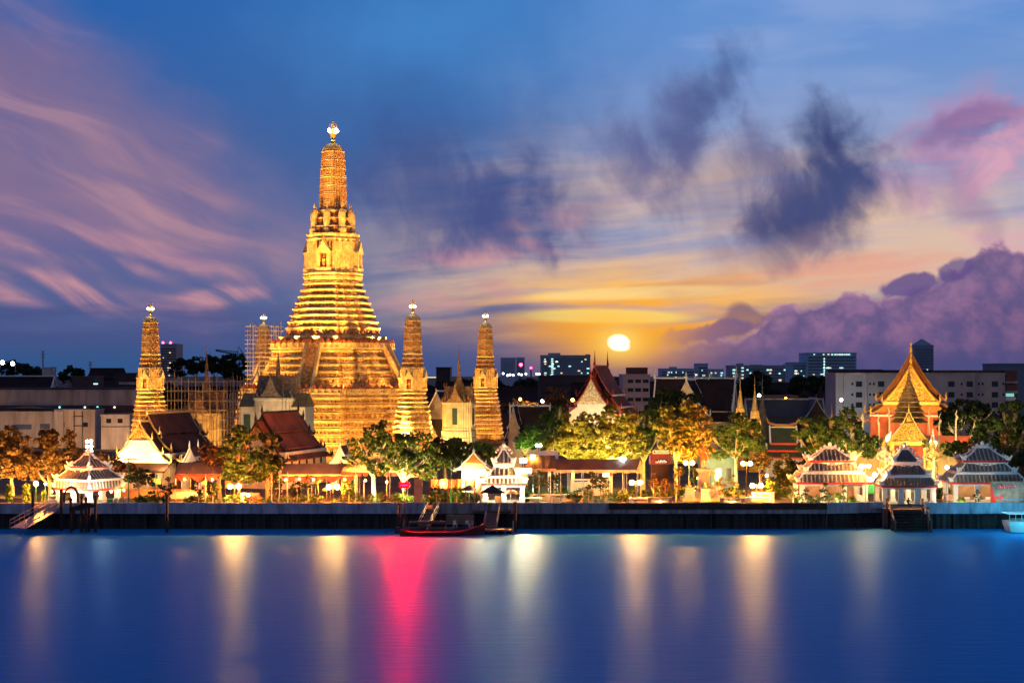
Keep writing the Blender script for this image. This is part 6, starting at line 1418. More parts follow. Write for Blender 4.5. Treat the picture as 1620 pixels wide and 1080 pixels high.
def boat(label, px, Y, L, beam, m, rz=0, bow=1.2, canopy=False):
    t = thing('longtail_boat', label, 'boat', (X(px, Y), Y, 0), rz, 'moored river boats'); q = MB(); rr = []
    for i in range(13):
        f = i/12; x = -L/2+L*f; b = beam/2*max(.06, math.sin(math.pi*min(1, max(.02, f*.92+.08)))**.55); k = .15+bow*max(0, f-.6)**2*6+.5*max(0, .15-f)*4; rr.append([(x, -b*.55, -.2+k*.3), (x, -b, .35+k), (x, -b*.86, .35+k), (x, -b*.5, .05+k*.4), (x, b*.5, .05+k*.4), (x, b*.86, .35+k), (x, b, .35+k), (x, b*.55, -.2+k*.3)])
    q.loft(rr); q.build('hull', m, t)
    for f in (.3, .45, .6): q = MB(); q.box(-L/2+L*f-.15, -L/2+L*f+.15, -beam*.4, beam*.4, .32, .38); q.build('thwart', wood, t)
    q = MB(); q.tube([(L*.5-.2, 0, .35+.15+bow*.9), (L*.5+.45, 0, .8+bow*1.25)], [.1, .04], 6); q.build('prow', wood, t)
    q = MB(); q.tube([(-L*.46, 0, .6), (-L*.46-1.9, .2, .15)], .05, 5); q.cbox(-L*.46, 0, .45, .7, .45, .4); q.build('motor', metal_dark, t)
    if canopy:
        q = MB(); n = 9; q.loft([[(x, beam*.45*math.cos(a), 1.35+.35*math.sin(a)) for a in np.linspace(0, math.pi, n)] for x in (-L*.3, L*.2)], caps=False, closed=False); co = q.build('canopy', canvas_grey, t); so = co.modifiers.new('thickness', 'SOLIDIFY'); so.thickness = .04
        for x in (-L*.3, -.05*L, L*.2):
            for sg in (-1, 1): q = MB(); q.tube([(x, sg*beam*.43, .45), (x, sg*beam*.45, 1.38)], .03, 5); q.build('canopy_post', metal_grey, t)
    return t
red_hull = mat('dark_red_hull', (.16, .03, .025), .4, .3, 1); blue_hull = mat('dark_blue_hull', (.05, .05, .09), .4, .3, 1)
boat('long dark red wooden boat moored nearest in the red light', 700, 216.5, 11.0, 1.8, red_hull, R(4)); boat('slimmer dark blue boat moored behind the red boat', 682, 219.4, 9.6, 1.6, blue_hull, R(-2), .8, True)
t = thing('river_boat', 'white passenger boat stern with railings at the right edge', 'boat', (X(1626, 221.5), 221.5, 0)); q = MB()
q.loft([[(-2.6, -1.3, .1), (3.5, -1.6, .0), (3.5, 1.6, .0), (-2.6, 1.3, .1)], [(-2.9, -1.5, 1.0), (4, -1.8, .9), (4, 1.8, .9), (-2.9, 1.5, 1.0)], [(-3.0, -1.55, 1.5), (4, -1.8, 1.4), (4, 1.8, 1.4), (-3, 1.55, 1.5)]]); q.build('hull', white_plaster, t)
q = MB(); q.loft([[(-3.1, -1.6, 2.45), (4, -1.9, 2.6), (4, 1.9, 2.6), (-3.1, 1.6, 2.45)], [(-3.1, -1.6, 2.55), (4, -1.9, 2.75), (4, 1.9, 2.75), (-3.1, 1.6, 2.55)]]); q.build('roof', white_trim, t)
q = MB()
for x in np.linspace(-2.9, 3.6, 9): q.tube([(x, -1.6, 1.45), (x, -1.65, 2.5)], .03, 5)
q.tube([(-2.9, -1.6, 1.9), (3.6, -1.65, 1.9)], .025, 5); q.build('railing', white_trim, t)
point((X(1652, 216), 216, 3.4), 900, (.05, .62, 1), .3); point((X(1585, 222), 222.5, 4.6), 160, (.05, .6, 1), .3); point((X(1520, 222), 222.5, 4.6), 60, (.1, .55, 1), .3)
t = thing('landing_stage', 'dark timber landing stage with railed steps, right', 'landing stage', (X(1432, 226), 226, 0))
q = MB(); q.box(-2.2, 2.2, -1.4, 2.2, 2.5, 2.75); q.build('deck', wood, t)
q = MB()
for i in range(6): q.box(-2.1, 2.1, -1.4-.5*(i+1), -1.4-.5*i, 2.3-.38*i-.15, 2.3-.38*i)
q.build('steps', wood_dark, t)
for x in (-2.4, 2.4):
    for y, zt in ((-4.4, 1.4), (-2.6, 3.0), (.2, 3.9)): q = MB(); q.lathe(x, y, [(.17, -2), (.16, zt), (.2, zt+.02), (.16, zt+.2)], 8); q.build('pile', wood, t)
    q = MB(); q.tube([(x, -4.4, 1.3), (x, -2.6, 2.9), (x, .2, 3.75)], .06, 6); q.tube([(x, -4.4, .7), (x, -2.6, 2.3), (x, .2, 3.2)], .05, 6); q.build('handrail', metal_grey, t)
q = MB(); q.tube([(-2.2, -1.35, 3.35), (2.2, -1.35, 3.35)], .06, 6); q.tube([(-2.2, -1.35, 2.95), (2.2, -1.35, 2.95)], .05, 6); q.build('front_rail', metal_dark, t)
q = MB(); q.box(-2.05, 2.05, -1.3, -1.25, -.5, 2.4); q.build('back_boards', con_dark, t)
for px, y0 in ((1461, 803), (1467, 806)): pile('slim pile right of the landing stage, '+('nearer the steps' if px < 1464 else 'further from the steps'), px, y0, 223.6, .13)
# seated person on the landing rail
t = thing('person', 'person in dark clothes sitting on the landing rail at right', 'person', (X(1437, 224.4), 224.4, 3.4), R(200))
V = [(0, 0, 0.12, (.16, .13)), (0, -.02, .38, (.15, .11)), (0, -.01, .60, (.18, .11)), (0, 0, .70, .06), (0, .02, .82, (.085, .1)), (0, .02, .9, .07),
     (-.1, .12, .1, .09), (-.13, .46, .08, .065), (-.13, .48, -.32, .05), (-.13, .58, -.4, .04), (.1, .12, .1, .09), (.13, .46, .08, .065), (.13, .48, -.32, .05), (.13, .58, -.4, .04),
     (-.21, 0, .60, .06), (-.28, .1, .34, .045), (-.16, .34, .22, .035), (-.12, .42, .2, .03), (.21, 0, .60, .06), (.28, .1, .34, .045), (.16, .34, .22, .035), (.12, .42, .2, .03)]
Eg = [(0,1),(1,2),(2,3),(3,4),(4,5),(0,6),(6,7),(7,8),(8,9),(0,10),(10,11),(11,12),(12,13),(2,14),(14,15),(15,16),(16,17),(2,18),(18,19),(19,20),(20,21)]
skin('body', mat('dark_clothing', (.03, .03, .035), .8, .2, 3), t, V, Eg)
q = MB(); q.ball(0, -.01, .88, .1, .115, .085, 8, 6); q.build('hair', mat('black_hair', (.012, .01, .01), .6, .1, 3), t)
# banner
Y = 231; t = thing('banner', 'dark printed banner with pink lettering beside the rightmost pavilion', 'banner', (X(1594, Y), Y, 0)); k = Y/F; w = 28*k
q = MB(); q.box(-w*.97, w, -.04, .04, G+.1, Z(761, Y)); pa = q.build('panel', mat('banner_print', (.05, .07, .06), .6, .5, .5, col2=(.14, .2, .2)), t)
q = MB(); q.prism([(-w*.97, G+.15), (-w*.6, G+.15), (-w*.97, Z(763, Y))], -.055, -.045); q.build('red_corner', red_paint, pa)
q = MB(); q.ball(-w*.35, -.05, Z(786, Y), .3, .03, .3, 10, 5); q.ball(-w*.6, -.05, Z(787, Y), .26, .03, .2, 10, 5); q.build('red_printed_shapes', red_paint, pa)
q = MB(); q.box(-w*.5, w*.9, -.055, -.045, Z(791, Y), Z(788.5, Y)); q.build('blue_stripe', mat('blue_print', (.05, .2, .45), .6, .1, 1), pa)
q = MB(); x = -w*.52; z = Z(772, Y)
for i in range(5):                                         # pink curling characters
    q.tube([(x, -.06, z), (x+.05, -.06, z+.35), (x+.22, -.06, z+.4), (x+.3, -.06, z+.2), (x+.2, -.06, z+.1)], .05, 5); q.tube([(x+.32, -.06, z+.35), (x+.34, -.06, z)], .045, 5); x += .52
q.build('lettering', mat('pink_print', (.7, .12, .28), .6, .1, 1), pa)
for x in (-w*.9, w*.9): q = MB(); q.box(x-.05, x+.05, .05, .15, G, Z(761, Y)); q.build('support', metal_grey, t)
# railed plank fence and screens
t = thing('plank_fence', 'pale plank fence with dark posts between beacon and brown parasol', 'fence', (X(716, 234), 234, 0)); w = (X(752, 234)-X(682, 234))/2
q = MB()
for i in range(26): x = -w+2*w*i/26; q.box(x, x+2*w/26*.86, -.05, .05, Z(772, 234)+rnd.uniform(-.05, .05), Z(758, 234))
q.build('boards', mat('tan_boards', (.42, .31, .18), .75, .25, 1.2), t)
for i in range(6): q = MB(); x = -w+2*w*i/5; q.box(x-.09, x+.09, -.12, .12, G, Z(757, 234)); q.build('post', wood_dark, t)
q = MB(); q.box(X(655, 233), X(668, 233), 233, 233.2, G, Z(757, 233)); tag(q.build('screen_panel', mat('rose_panel', (.45, .25, .18), .7, .2, 1)), 'upright rosy panel right of the red beacon', 'screen')
q = MB(); q.loft([[(.55*math.cos(a)+X(1013, 243), 243+.55*math.sin(a), Z(745, 243)) for a in np.linspace(0, 2*math.pi, 13)[:-1]], [(.5*math.cos(a)+X(1013, 243), 243+.5*math.sin(a), Z(742, 243)) for a in np.linspace(0, 2*math.pi, 13)[:-1]], [(.03*math.cos(a)+X(1013, 243), 243+.03*math.sin(a), Z(729, 243)) for a in np.linspace(0, 2*math.pi, 13)[:-1]]])
q.tube([(X(1013, 243), 243, G), (X(1013, 243), 243, Z(744, 243))], .05, 6); tag(q.build('cone_canopy', mat('straw_cone', (.5, .36, .16), .8, .2, 2)), 'pointed straw cone canopy at the right end of the brown awning', 'canopy')

# ================================================================= background
def block(label, px0, px1, py, Y, depth, m, name='city_block', cat='building', parts=None, wins=(), win_m=None, lit=(), lit_m=None, bands=(), band_m=None, parapet=None, rz=0, roofm=None, top=None):
    """px edges and roof row on the photograph at distance Y; wins/lit: (x, y, w, h) rows in photo pixels"""
    xc = X((px0+px1)/2, Y); t = thing(name, label, cat, (xc, Y, 0), rz); w = (X(px1, Y)-X(px0, Y))/2; z = Z(py, Y); k = Y/F
    b = MB(); b.box(-w, w, 0, depth, G-.5, z); wo_ = b.build('wall', m, t)
    r = MB(); r.box(-w-.15, w+.15, -.15, depth+.15, z, z+.5*k*5); r.build('parapet', parapet or m, t)
    for (a, b_, c_, d_, mm, nm) in (parts or ()):
        q = MB(); q.box(X(a, Y)-xc, X(b_, Y)-xc, depth*.2, depth*.7, z, Z(c_, Y)) if d_ is None else q.box(X(a, Y)-xc, X(b_, Y)-xc, -.6, 0, Z(d_, Y), Z(c_, Y)); q.build(nm, mm or m, t)
    for (x, y, ww, hh) in bands: q = MB(); q.box(X(x, Y)-xc, X(x+ww, Y)-xc, -.12*k*4, .0, Z(y+hh, Y), Z(y, Y)); q.build('window_band', band_m or glass_dark, wo_)
    for (x, y, ww, hh) in wins:
        q = MB(); q.box(X(x, Y)-xc, X(x+ww, Y)-xc, -.03*k*4, .02, Z(y+hh, Y), Z(y, Y)); q.build('window', win_m or glass_dark, wo_)
    for i, (x, y, ww, hh) in enumerate(lit):
        q = MB(); q.box(X(x, Y)-xc, X(x+ww, Y)-xc, -.2*k*4, -.13*k*4, Z(y+hh, Y), Z(y, Y)); lm = lit_m or (LITC, LITW)[i % 3 == 2]; q.build('lit_window', lm, wo_)
    return t
LITC = glow('cyan_white_window', (.45, .95, .9), 1.5); LITW = glow('warm_window', (1, .72, .4), 1.2); REDL = glow('red_aviation_glow', (1, .03, .08), 20)
far_blue = mat('hazy_blue_facade', (.36, .46, .56), .8, .15, .05); far_dark = mat('dark_blue_facade', (.17, .22, .27), .8, .2, .05); far_pale = mat('pale_tower_facade', (.34, .30, .30), .8, .1, .05); mid_dark = mat('dusky_dark_wall', (.05, .042, .045), .85, .3, .2)  # haze put into the far facades as a lighter, bluer colour
band_far = mat('dark_far_band', (.13, .17, .20), .6, .2, .1); pale_rose = mat('pale_rose_wall', (.52, .40, .37), .8, .15, .15)
rr = random.Random(11)
def lights(n, x0, x1, ys, w=3, h=2): return [(rr.uniform(x0, x1), rr.choice(ys), w*rr.uniform(.6, 1.6), h) for _ in range(n)]
t = block('slim pale high-rise tower right of the left golden spire', 254, 279, 546, 1500, 30, far_pale, bands=[(254.5, 551+i*4, 23.5, 1.1) for i in range(12)], parts=[(258, 262, 543, None, None, 'roof_box'), (268, 274, 543.5, None, None, 'roof_box')], lit=lights(9, 256, 276, [549+i*4 for i in range(12)], 1.6, 1.6), lit_m=LITW)
for px in (256, 268): q = MB(); q.ball(X(px, 1500)-X(266.5, 1500), 5, Z(542, 1500), 1.1, n=8, m=5); q.build('aviation_light', REDL, t)
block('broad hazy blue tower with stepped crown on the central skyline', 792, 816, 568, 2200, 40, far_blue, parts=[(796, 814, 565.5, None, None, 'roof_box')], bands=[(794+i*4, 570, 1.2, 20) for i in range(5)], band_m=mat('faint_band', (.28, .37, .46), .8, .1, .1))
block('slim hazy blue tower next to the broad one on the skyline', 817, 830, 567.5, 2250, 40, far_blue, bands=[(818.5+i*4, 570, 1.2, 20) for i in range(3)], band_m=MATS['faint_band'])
for (px, py, lb) in ((824, 578, 'left, thicker'), (840, 583, 'right, thinner')):
    t = thing('beacon_mast', 'far skyline mast with a red beacon, %s one' % lb, 'mast', (X(px, 1400), 1400, 0)); q = MB(); q.box(-1.4 if px < 830 else -.7, 1.4 if px < 830 else .7, -.6, .6, G, Z(py, 1400)); q.build('mast', far_dark, t); q = MB(); q.ball(0, 0, Z(py-1, 1400), 1.5 if px < 830 else 1.0, n=8, m=5); q.build('beacon', REDL, t)
t = thing('skyline_lights', 'row of white street lights low on the central skyline', 'lights', (X(825, 1200), 1200, 0))
for px in (796, 803, 807, 812, 821, 825, 832, 849, 853): q = MB(); q.ball(X(px, 1200)-X(825, 1200), 0, Z(592+rr.uniform(-1.5, 2), 1200), .8, n=6, m=4); q.build('lamp', glow('skyline_lamp_glow', (.9, .95, 1), 6), t)
block('dark hotel block with scattered lit windows, left of the sun', 856, 934, 564, 1100, 30, mat('teal_grey_facade', (.33, .40, .43), .8, .15, .05), parts=[(868, 887, 558, None, None, 'roof_box'), (928, 934, 560, None, None, 'roof_box')], bands=[(857, 567+i*3.6, 76, 1.3) for i in range(8)], band_m=band_far, lit=[(872, 567+i*3.4, 3.2, 1.8) for i in range(8)]+lights(22, 860, 930, [567.5+i*3.6 for i in range(8)], 2.6, 1.7))
block('pale rose four-storey block right of the red-roofed hall', 985, 1028, 594, 450, 14, pale_rose, wins=[(993+i*12, y, 9, 5.5) for i in range(3) for y in (600, 614, 629)], parts=[(994, 1026, 581, None, mat('brown_penthouse', (.09, .05, .04), .7, .2, .3), 'penthouse'), (985, 1028, 612, 613.5, None, 'ledge'), (985, 1028, 627, 628.5, None, 'ledge')])
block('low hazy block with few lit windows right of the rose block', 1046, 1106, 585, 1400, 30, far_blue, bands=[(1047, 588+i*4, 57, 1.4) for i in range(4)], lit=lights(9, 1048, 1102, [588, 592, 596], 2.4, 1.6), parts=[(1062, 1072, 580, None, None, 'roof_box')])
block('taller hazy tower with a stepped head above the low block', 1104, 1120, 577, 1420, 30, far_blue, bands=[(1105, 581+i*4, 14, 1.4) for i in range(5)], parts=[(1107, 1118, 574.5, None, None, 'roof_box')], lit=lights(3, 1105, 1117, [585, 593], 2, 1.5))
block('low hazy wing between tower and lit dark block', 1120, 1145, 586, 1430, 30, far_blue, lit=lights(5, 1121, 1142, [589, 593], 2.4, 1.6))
block('long dark block with bright cyan-white windows, right skyline', 1157, 1256, 580, 1000, 26, mat('dusky_teal_facade', (.28, .34, .37), .8, .2, .05), bands=[(1158, 583+i*4.6, 97, 1.8) for i in range(5)], band_m=band_far, parts=[(1171, 1178, 574.5, None, None, 'stair_head'), (1193, 1208, 576.5, None, None, 'stair_head'), (1246, 1256, 576, None, None, 'stair_head')], lit=[(1159, 584, 6, 2), (1159, 589, 6, 2), (1160, 594, 4, 1.8), (1173, 581, 3.4, 1.6), (1173, 586, 3.4, 1.6), (1173, 592, 3.4, 1.6), (1173, 597, 3, 1.6), (1213, 584, 3, 2.2), (1217, 584, 4, 2), (1186, 589, 4, 2.2), (1196, 588.5, 5, 2.6), (1217, 589, 3, 2), (1232, 589.5, 2.4, 2.2), (1240, 584, 3, 2), (1232, 600, 4, 2.6), (1181, 584, 3, 1.8)])
block('blue-lit lower office wing beside the big slab block', 1254, 1278, 575, 905, 24, mat('blue_office_facade', (.30, .48, .58), .7, .15, .05), bands=[(1254.5, 578+i*4, 23, 1.6) for i in range(7)], band_m=band_far, lit=lights(8, 1256, 1276, [586, 590, 594], 3, 1.4))
block('big blue-banded slab block with bright roof lights', 1277, 1355, 560, 900, 26, MATS['blue_office_facade'], bands=[(1279, 564+i*5, 74, 2.2) for i in range(7)], band_m=band_far, lit=[(1287, 559.8, 2, 1.4), (1302, 559.8, 2, 1.6), (1309, 559.6, 3, 1.6), (1315, 559.8, 3, 1.6)]+[(1320+i*3.6, 559.8, 3.0, 1.6) for i in range(7)]+[(1303, 566+i*4.5, 1.8, 3) for i in range(7)]+lights(12, 1280, 1350, [581, 591, 591.5], 4, 1.4))
t = block('dark glazed tower with pyramid cap behind the gilded gable', 1447, 1477, 548, 1200, 14, mat('dark_glazed_facade', (.22, .30, .38), .6, .15, .05), bands=[(1448, 552+i*4.6, 28, 1.6) for i in range(8)], band_m=band_far, lit=[(1466, 584, 2, 1.4)])
q = MB(); w_ = 6.8; z_ = Z(548, 1200); q.loft([[(-w_, 0, z_), (w_, 0, z_), (w_, 14, z_), (-w_, 14, z_)], [(-w_*.7, 2, z_+2.2), (w_*.7, 2, z_+2.2), (w_*.7, 12, z_+2.2), (-w_*.7, 12, z_+2.2)], [(-.6, 6, z_+5.4), (.6, 6, z_+5.4), (.6, 8, z_+5.4), (-.6, 8, z_+5.4)]]); q.build('pyramid_cap', MATS['dark_glazed_facade'], t)
wl = [(x, y, 10, 8.5) for y in (603, 620, 636) for x in (1354, 1389, 1500, 1529, 1569)]+[(x, y+2, 3, 4) for y in (603, 620, 636) for x in (1347, 1375, 1381, 1520, 1547, 1553, 1586)]
t = block('long white apartment block behind the great hall, right', 1322, 1590, 592, 420, 14, mat('apartment_white', (.38, .35, .335), .8, .18, .12, bump=.08), wins=wl, parts=[(1322, 1400, 584, None, mid_dark, 'roof_storey'), (1400, 1480, 585, None, mid_dark, 'roof_storey'), (1480, 1590, 585.5, None, mat('brown_roof_storey', (.10, .055, .045), .8, .2, .2), 'roof_storey'), (1334, 1337, 592, 652, None, 'rib'), (1368, 1371, 592, 652, None, 'rib'), (1419, 1422, 592, 652, None, 'rib'), (1539, 1542, 592, 652, None, 'rib')], parapet=con_pink)
block('brownish stair tower with balconies at the right end of the apartments', 1591, 1609, 588, 421, 10, mat('brown_stair_tower', (.16, .08, .06), .8, .25, .2), parts=[(1590, 1609, 603, 606, con_pink, 'balcony'), (1590, 1609, 618, 622, con_pink, 'balcony'), (1590, 1606, 628, 634, white_trim, 'balcony')], lit=[(1591, 622, 13, 5)], lit_m=glow('teal_window', (.2, .8, .7), .7))
block('dark shed-roofed building at the right edge of the skyline', 1580, 1640, 577, 700, 24, far_dark)
block('dark modern low building behind the hotel, far centre', 853, 945, 596, 520, 20, mat('umber_wall', (.09, .065, .06), .85, .25, .15), bands=[(858, 607, 84, 4), (858, 619, 84, 4)], band_m=mid_dark)
block('dark wide low shed left of the far towers', 690, 712, 583, 640, 20, mid_dark, lit=[(674, 596, 16, 1.5)], lit_m=LITW)
block('dark low shed between left golden spire and pale house', 200, 222, 606, 520, 14, mat('umber_wall', (.09, .065, .06)))
# left background
t = block('long pale warehouse wall behind the rusty trees, far left', -80, 216, 616, 430, 16, con_pink, wins=[], parapet=mid_dark)
q = MB(); q.box(-24, 24, -.6, 0, Z(652, 430), Z(641, 430)); q.build('recess_shade_strip', mid_dark, t)  # dark strip on the wall stands for the shade of the recess
rl = random.Random(4)
for px, m_ in ((78, LITC), (94, LITC), (134, LITW), (154, LITC), (181, LITW)): q = MB(); q.ball(X(px, 429)-X(68, 430), -.9, Z(644, 429), .28, n=6, m=4); q.build('lamp', glow('dim_teal_lamp', (.3, .9, .8), 2.0) if m_ is LITC else glow('dim_warm_lamp', (1, .8, .45), 2.0), t)
t = block('low pale house with shallow gable and two windows, far left', 0, 86, 653, 415, 10, con_pink, wins=[(20, 671, 30, 8), (63, 670, 16, 8)], win_m=mat('bluish_window', (.06, .08, .16), .3, .2, 1))
q = MB(); w_ = (X(86, 415)-X(14, 415))/2; q.prism([(-w_, Z(652, 415)+1), (w_, Z(652, 415)+1), (0, Z(648, 415)+1)], -.4, 10); q.build('roof', mid_dark, t)
block('pale cubic house with brighter side wall, left', 87, 150, 650, 412, 9, mat('warm_pale_wall', (.48, .36, .27), .85, .4, .35, stretch=(1, 1, .2)), wins=[(93, 668, 9, 7), (130, 668, 9, 7)], parts=[(87, 101, 650, 690, con_pink, 'drain_boxing'), (139, 147, 645, None, mid_dark, 'water_tank')]); block('stained pale wall block next to the left tiled hall', 160, 205, 658, 405, 9, con_pink, bands=[(160, 674, 45, 1.2)], wins=[(168, 662, 8, 7), (186, 662, 8, 7)])
t = thing('power_pole', 'dark twin-legged power pole before the pale houses', 'pole', (X(124, 398), 398, 0))
for dx_ in (-1, .95): q = MB(); q.tube([(dx_, 0, G), (dx_, 0, Z(650, 398))], .14, 6); q.build('pole_leg', metal_dark, t)
for py in (659, 674): q = MB(); q.box(-1.2, 1.2, -.1, .1, Z(py, 398), Z(py, 398)+.25); q.build('crossbar', metal_dark, t)
t = hall('dark_house', 'dark-roofed house with white gable on the far left skyline', 'house', (X(86, 470), 470), R(88), [(0, 30, [((0, Z(595, 470)), (2.9, Z(613, 470)))])], roof_dark, white_trim, white_plaster, mid_dark, 2.6, Z(613, 470), hs=.01)
t = hall('dark_house', 'dark gabled roof behind the left golden spire', 'house', (X(196, 500), 500), R(85), [(0, 10, [((0, Z(583, 500)), (4, Z(598, 500)))])], roof_dark, roof_dark, mid_dark, mid_dark, 3.5, Z(598, 500), hs=.01)
block('brownish low house below the dark gabled roof', 113, 150, 597, 455, 10, mat('umber_wall', (.09, .065, .06)), lit=[(148, 606, 7, 2)], lit_m=LITC); block('dark sloped-roof house left of the left golden spire', 180, 220, 592, 460, 10, mid_dark, wins=[(188, 604, 28, 4)], win_m=con_pink)
for (px, top_, Y, lb) in ((68, 555, 700, 'taller, nearer the left edge'), (143, 572, 760, 'smaller, right one')):
    t = thing('power_pylon', 'thin power pylon on the left skyline, '+lb, 'pylon', (X(px, Y), Y, 0)); q = MB(); q.tube([(0, 0, G), (0, 0, Z(top_, Y))], [.55, .35], 6); q.build('mast', far_blue, t)
    for py in (1, 6, 11): q = MB(); w_ = .8 if py != 6 else 1.1; q.box(-w_, w_, -.15, .15, Z(top_+py, Y), Z(top_+py, Y)+.3); q.build('crossarm', far_blue, t)
t = thing('chimney_pipe', 'short pale chimney above the white gable, far left', 'chimney', (X(85, 480), 480, 0)); q = MB(); q.lathe(0, 0, [(.35, G), (.3, Z(582, 480)), (.4, Z(582, 480)+.1), (.4, Z(581, 480)+.2)], 8); q.build('stack', far_blue, t)
block('small pale block house on the left skyline', 69, 80, 583, 640, 8, far_pale)
# crane behind the scaffolding
t = thing('tower_crane', 'dark construction crane with long jib left of the great tower', 'crane', (X(376, 800), 800, 0)); z = Z(565, 800)
q = MB()
for sx in (-.8, .8): q.tube([(sx, 0, G), (sx, 0, z+2)], .22, 5); 
for i in range(8): q.tube([(-.8, 0, 4+i*2.8), (.8, 0, 6.8+i*2.8)], .14, 4)
q.build('mast', metal_dark, t)
q = MB(); q.tube([(-10.5, 0, z+3.2), (0, 0, z+1.2)], .3, 5); q.tube([(-10.5, 0, z+3.6), (0, 0, z+2.6)], .18, 4)
for i in range(9): q.tube([(-10+i*1.1, 0, z+3.1-.2*i), (-9.5+i*1.1, 0, z+3.5-.1*i)], .14, 4)
q.build('jib', metal_dark, t)
q = MB(); q.tube([(0, 0, z+1), (.3, 0, z+5.4), (2.6, 0, z+1.4)], .26, 5); q.build('cat_head', metal_dark, t); q = MB(); q.cbox(2.4, 0, z-.9, 2.2, 1.2, 1.9); q.build('counterweight', metal_dark, t)
# cloister and other dark roofs
t = hall('cloister', 'long dark cloister roof with white edges right of the golden spires', 'cloister', (X(870, 345), 345), R(90), [(0, 8.2, [((0, 14.2), (3.8, 9.0))])], roof_dark, white_trim, cream, cream, 3.4, 9.0, hs=.6, windows=6)
t = hall('cloister_gable', 'pale-edged gable wing of the cloister beside the rear spire', 'cloister', (X(812, 338), 338), R(-10), [(0, 5, [((0, 14.4), (1.2, 9.8)), ((1.1, 9.5), (1.9, 7.8))])], roof_dark, white_trim, cream, cream, 1.2, 8, hs=.6)
t = hall('cloister', 'long dark roof beyond the brown awning trees', 'cloister', (X(1000, 375), 375), R(90), [(0, 19, [((0, 13.0), (4, 8.2))])], roof_dark, roof_dark, cream, mid_dark, 3.4, 8.2, hs=.4)
t = hall('cloister', 'wide dark low roof with grey edge right of the two stupas', 'cloister', (X(1302, 345), 345), R(90), [(0, 16, [((0, 15.6), (2.8, 12.2)), ((2.6, 12.0), (5.2, 7.8))])], roof_slate, con_blue, cream, mid_dark, 4.6, 7.8, hs=.4)
t = hall('cloister_gable', 'dark gable with grey edges at the right end of the wide roof', 'cloister', (X(1292, 338), 338), R(0), [(0, 8, [((0, 15.8), (3.4, 11.0))])], roof_slate, con_blue, mid_dark, mid_dark, 3.0, 11, hs=.3)
t = hall('grey_gatehouse', 'pale-edged gable left of the white shrine plinth', 'gatehouse', (X(690, 350), 350), R(-30), [(0, 7, [((0, 17.2), (4.2, 11.4)), ((4.0, 11.1), (5.6, 9.6))])], roof_dark, white_trim, cream, mid_dark, 3.6, 9.8, hs=.5)
t = hall('red_roofed_pavilion', 'small red-roofed pavilion left of the bright gateway pavilion', 'pavilion', (X(749, 256), 256), R(0), [(0, 5, [((0, 9.0), (1.8, 7.2)), ((1.7, 7.0), (3.0, 6.2))])], roof_red, white_trim, mat('orange_gable', (.5, .2, .06), .6, .2, 1), cream, 1.8, 6.2, hs=.5, border=white_trim)
point((X(749, 254), 253, 5.2), 160, (1, .7, .35), .3)
block('dim lilac pavilion wall right of the rear golden spire', 812, 850, 700, 300, 6, pale_rose, bands=[(812, 704, 40, 1.5)], band_m=white_trim)
for (px0, px1, py, Y, lb) in ((1215, 1250, 607, 560, 'dark arched-roof shed left of the apartment block'), (1280, 1322, 600, 540, 'dark gabled house directly left of the apartments'), (1255, 1280, 612, 530, 'small dark house between sheds and apartments'), (1212, 1262, 628, 460, 'orange-lit low wall under the orange street lamp')):
    block(lb, px0, px1, py, Y, 12, mid_dark if 'wall' not in lb else mat('orange_lit_low_wall', (.3, .13, .07), .8, .2, .2), name='low_house', cat='house')
# stupas
def stupa(label, px, y0, y1, w, Y, m):
    t = thing('stupa', label, 'stupa', (X(px, Y), Y, 0), 0, 'thin pointed stupas'); zt, zb_ = Z(y0, Y), Z(y1, Y); h = zt-zb_; r = w*Y/F/2; q = MB()
    q.loft([ring(r*1.25, G), ring(r*1.25, zb_), ring(r*1.0, zb_+.3), ring(r*.85, zb_+h*.18), ring(r*.9, zb_+h*.2), ring(r*.6, zb_+h*.24)]); q.build('base', m, t)
    q = MB(); pr = [(r*.75, zb_+h*.22), (r*.62, zb_+h*.30), (r*.5, zb_+h*.38)]
    for i in range(10): f = i/10; rr_ = r*(.52-.4*f); pr += [(rr_, zb_+h*(.38+.3*f)), (rr_*.8, zb_+h*(.40+.3*f))]
    pr += [(r*.1, zb_+h*.7), (.02, zt)]; q.lathe(0, 0, pr, 10); q.build('spire', m, t); return t
stg = mat('gold_stupa', (.62, .42, .15), .5, .3, 1.5, cells=(4, (.3, .13, .03), .6), bump=.5); std = mat('dim_stupa', (.10, .09, .085), .7, .3, 1)
stupa('golden stupa beside the dark long roof, left of the pair', 1171, 590, 660, 15, 318, stg); stupa('golden stupa with square base, right of the pair', 1194, 594, 665, 15, 312, stg); stupa('unlit grey stupa right behind the golden pair', 1206, 592, 660, 12, 325, std); stupa('slender ochre stupa left of the cloud-pruned tree', 1316, 637, 668, 7, 320, stg)
t = stupa('small glowing gold stupa tip above the dark long roof', 1124, 584, 610, 12, 372, gilt)
spot((X(1171, 312), 311, 9), (X(1171, 318), 318, 15), 1100, (1, .6, .18), 80); spot((X(1194, 306), 305, 9), (X(1194, 312), 312, 15), 1100, (1, .6, .2), 80); spot((X(1124, 366), 365, 16), (X(1124, 372), 372, 21), 900, (1, .5, .12), 70); spot((X(1316, 315), 314, 10), (X(1316, 320), 320, 14), 160, (1, .6, .2), 60)
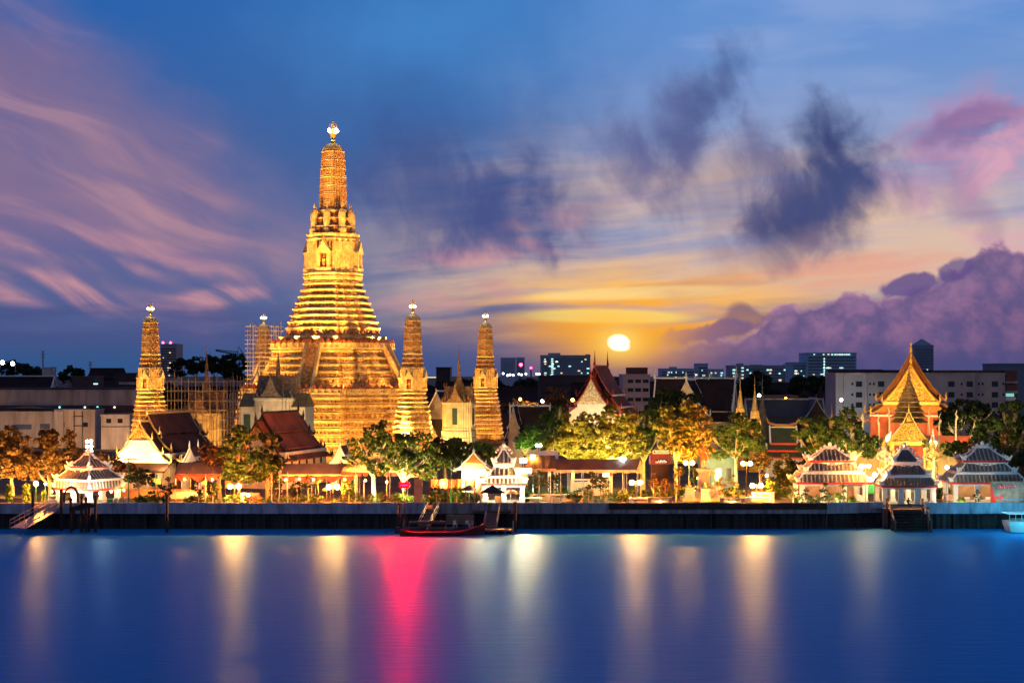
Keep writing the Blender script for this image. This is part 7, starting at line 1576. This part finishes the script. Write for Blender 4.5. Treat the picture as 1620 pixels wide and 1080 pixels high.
# dark trees of the horizon
for i, (lb, Y, cr) in enumerate((('dark tree clump behind the bamboo scaffolding, left part', 500, [(292, 582, 22, 14), (316, 576, 22, 14)]), ('dark tree clump behind the bamboo scaffolding, right part', 505, [(340, 574, 24, 14), (362, 584, 22, 14), (376, 580, 16, 24)]), ('dark tree left of the brownish house, left skyline', 560, [(110, 594, 16, 14), (125, 590, 12, 8)]), ('hazy trees at the far left skyline', 720, [(10, 584, 26, 12), (40, 586, 22, 10), (58, 588, 14, 8)]), ('dark tree behind the long lit block, right', 520, [(1195, 606, 24, 18), (1180, 614, 18, 14)]), ('dark broad tree left of the apartment block', 500, [(1270, 612, 26, 16), (1300, 606, 20, 14)]), ('orange-lit bushes beyond the dark cloister', 398, [(822, 642, 22, 10), (845, 645, 16, 6), (800, 645, 10, 5), (885, 642, 26, 6)]), ('dim brown tree left of the white carved gable', 372, [(880, 628, 20, 18)]))):
    tree(lb, cr[0][0], Y, cr, leaf_dark if i != 6 and i != 7 else leaf_dry, leaf=.7 if Y > 450 else .55, per=30 if Y > 450 else 14, seed=60+i, group='dark trees along the skyline')
r_ = np.random.default_rng(5); es = []
for px in range(640, 1420, 14):
    Y = r_.uniform(540, 660); es.append((X(px, Y), Y, r_.uniform(8, 15), r_.uniform(4, 7), r_.uniform(4, 6), r_.uniform(4, 7)))
for px in range(-60, 320, 16):
    Y = r_.uniform(560, 680); es.append((X(px, Y), Y, r_.uniform(7, 13), r_.uniform(4, 7), r_.uniform(4, 6), r_.uniform(4, 7)))
o = quads('far_wood', leaves(es, 3.2, 1.1, 99, .4), leaf_dark); o['kind'] = 'stuff'
# low dark roofs filling the far bank
for i, (px0, px1, py, Y) in enumerate(((640, 700, 612, 470), (690, 760, 604, 520), (770, 850, 612, 460), (905, 985, 606, 480), (1025, 1060, 604, 470), (300, 380, 612, 480))):
    hall('low_house', ['dim low house just right of the great tower', 'dim low house behind the white plinth shrine', 'dim wide house over the orange-lit bushes', 'dim house behind the white carved gable', 'dim house between rose block and dark long roof', 'dim house behind the bamboo scaffolding'][i], 'house', (X(px1, Y), Y), R(90), [(0, X(px1, Y)-X(px0, Y), [((0, Z(py, Y)), (5, Z(py, Y)-4))])], roof_dark, roof_dark, mid_dark, mid_dark, 4.4, Z(py, Y)-4, hs=.01)

for o in COL.objects:
    if 'category' in o and 'kind' not in o: o['kind'] = 'thing'
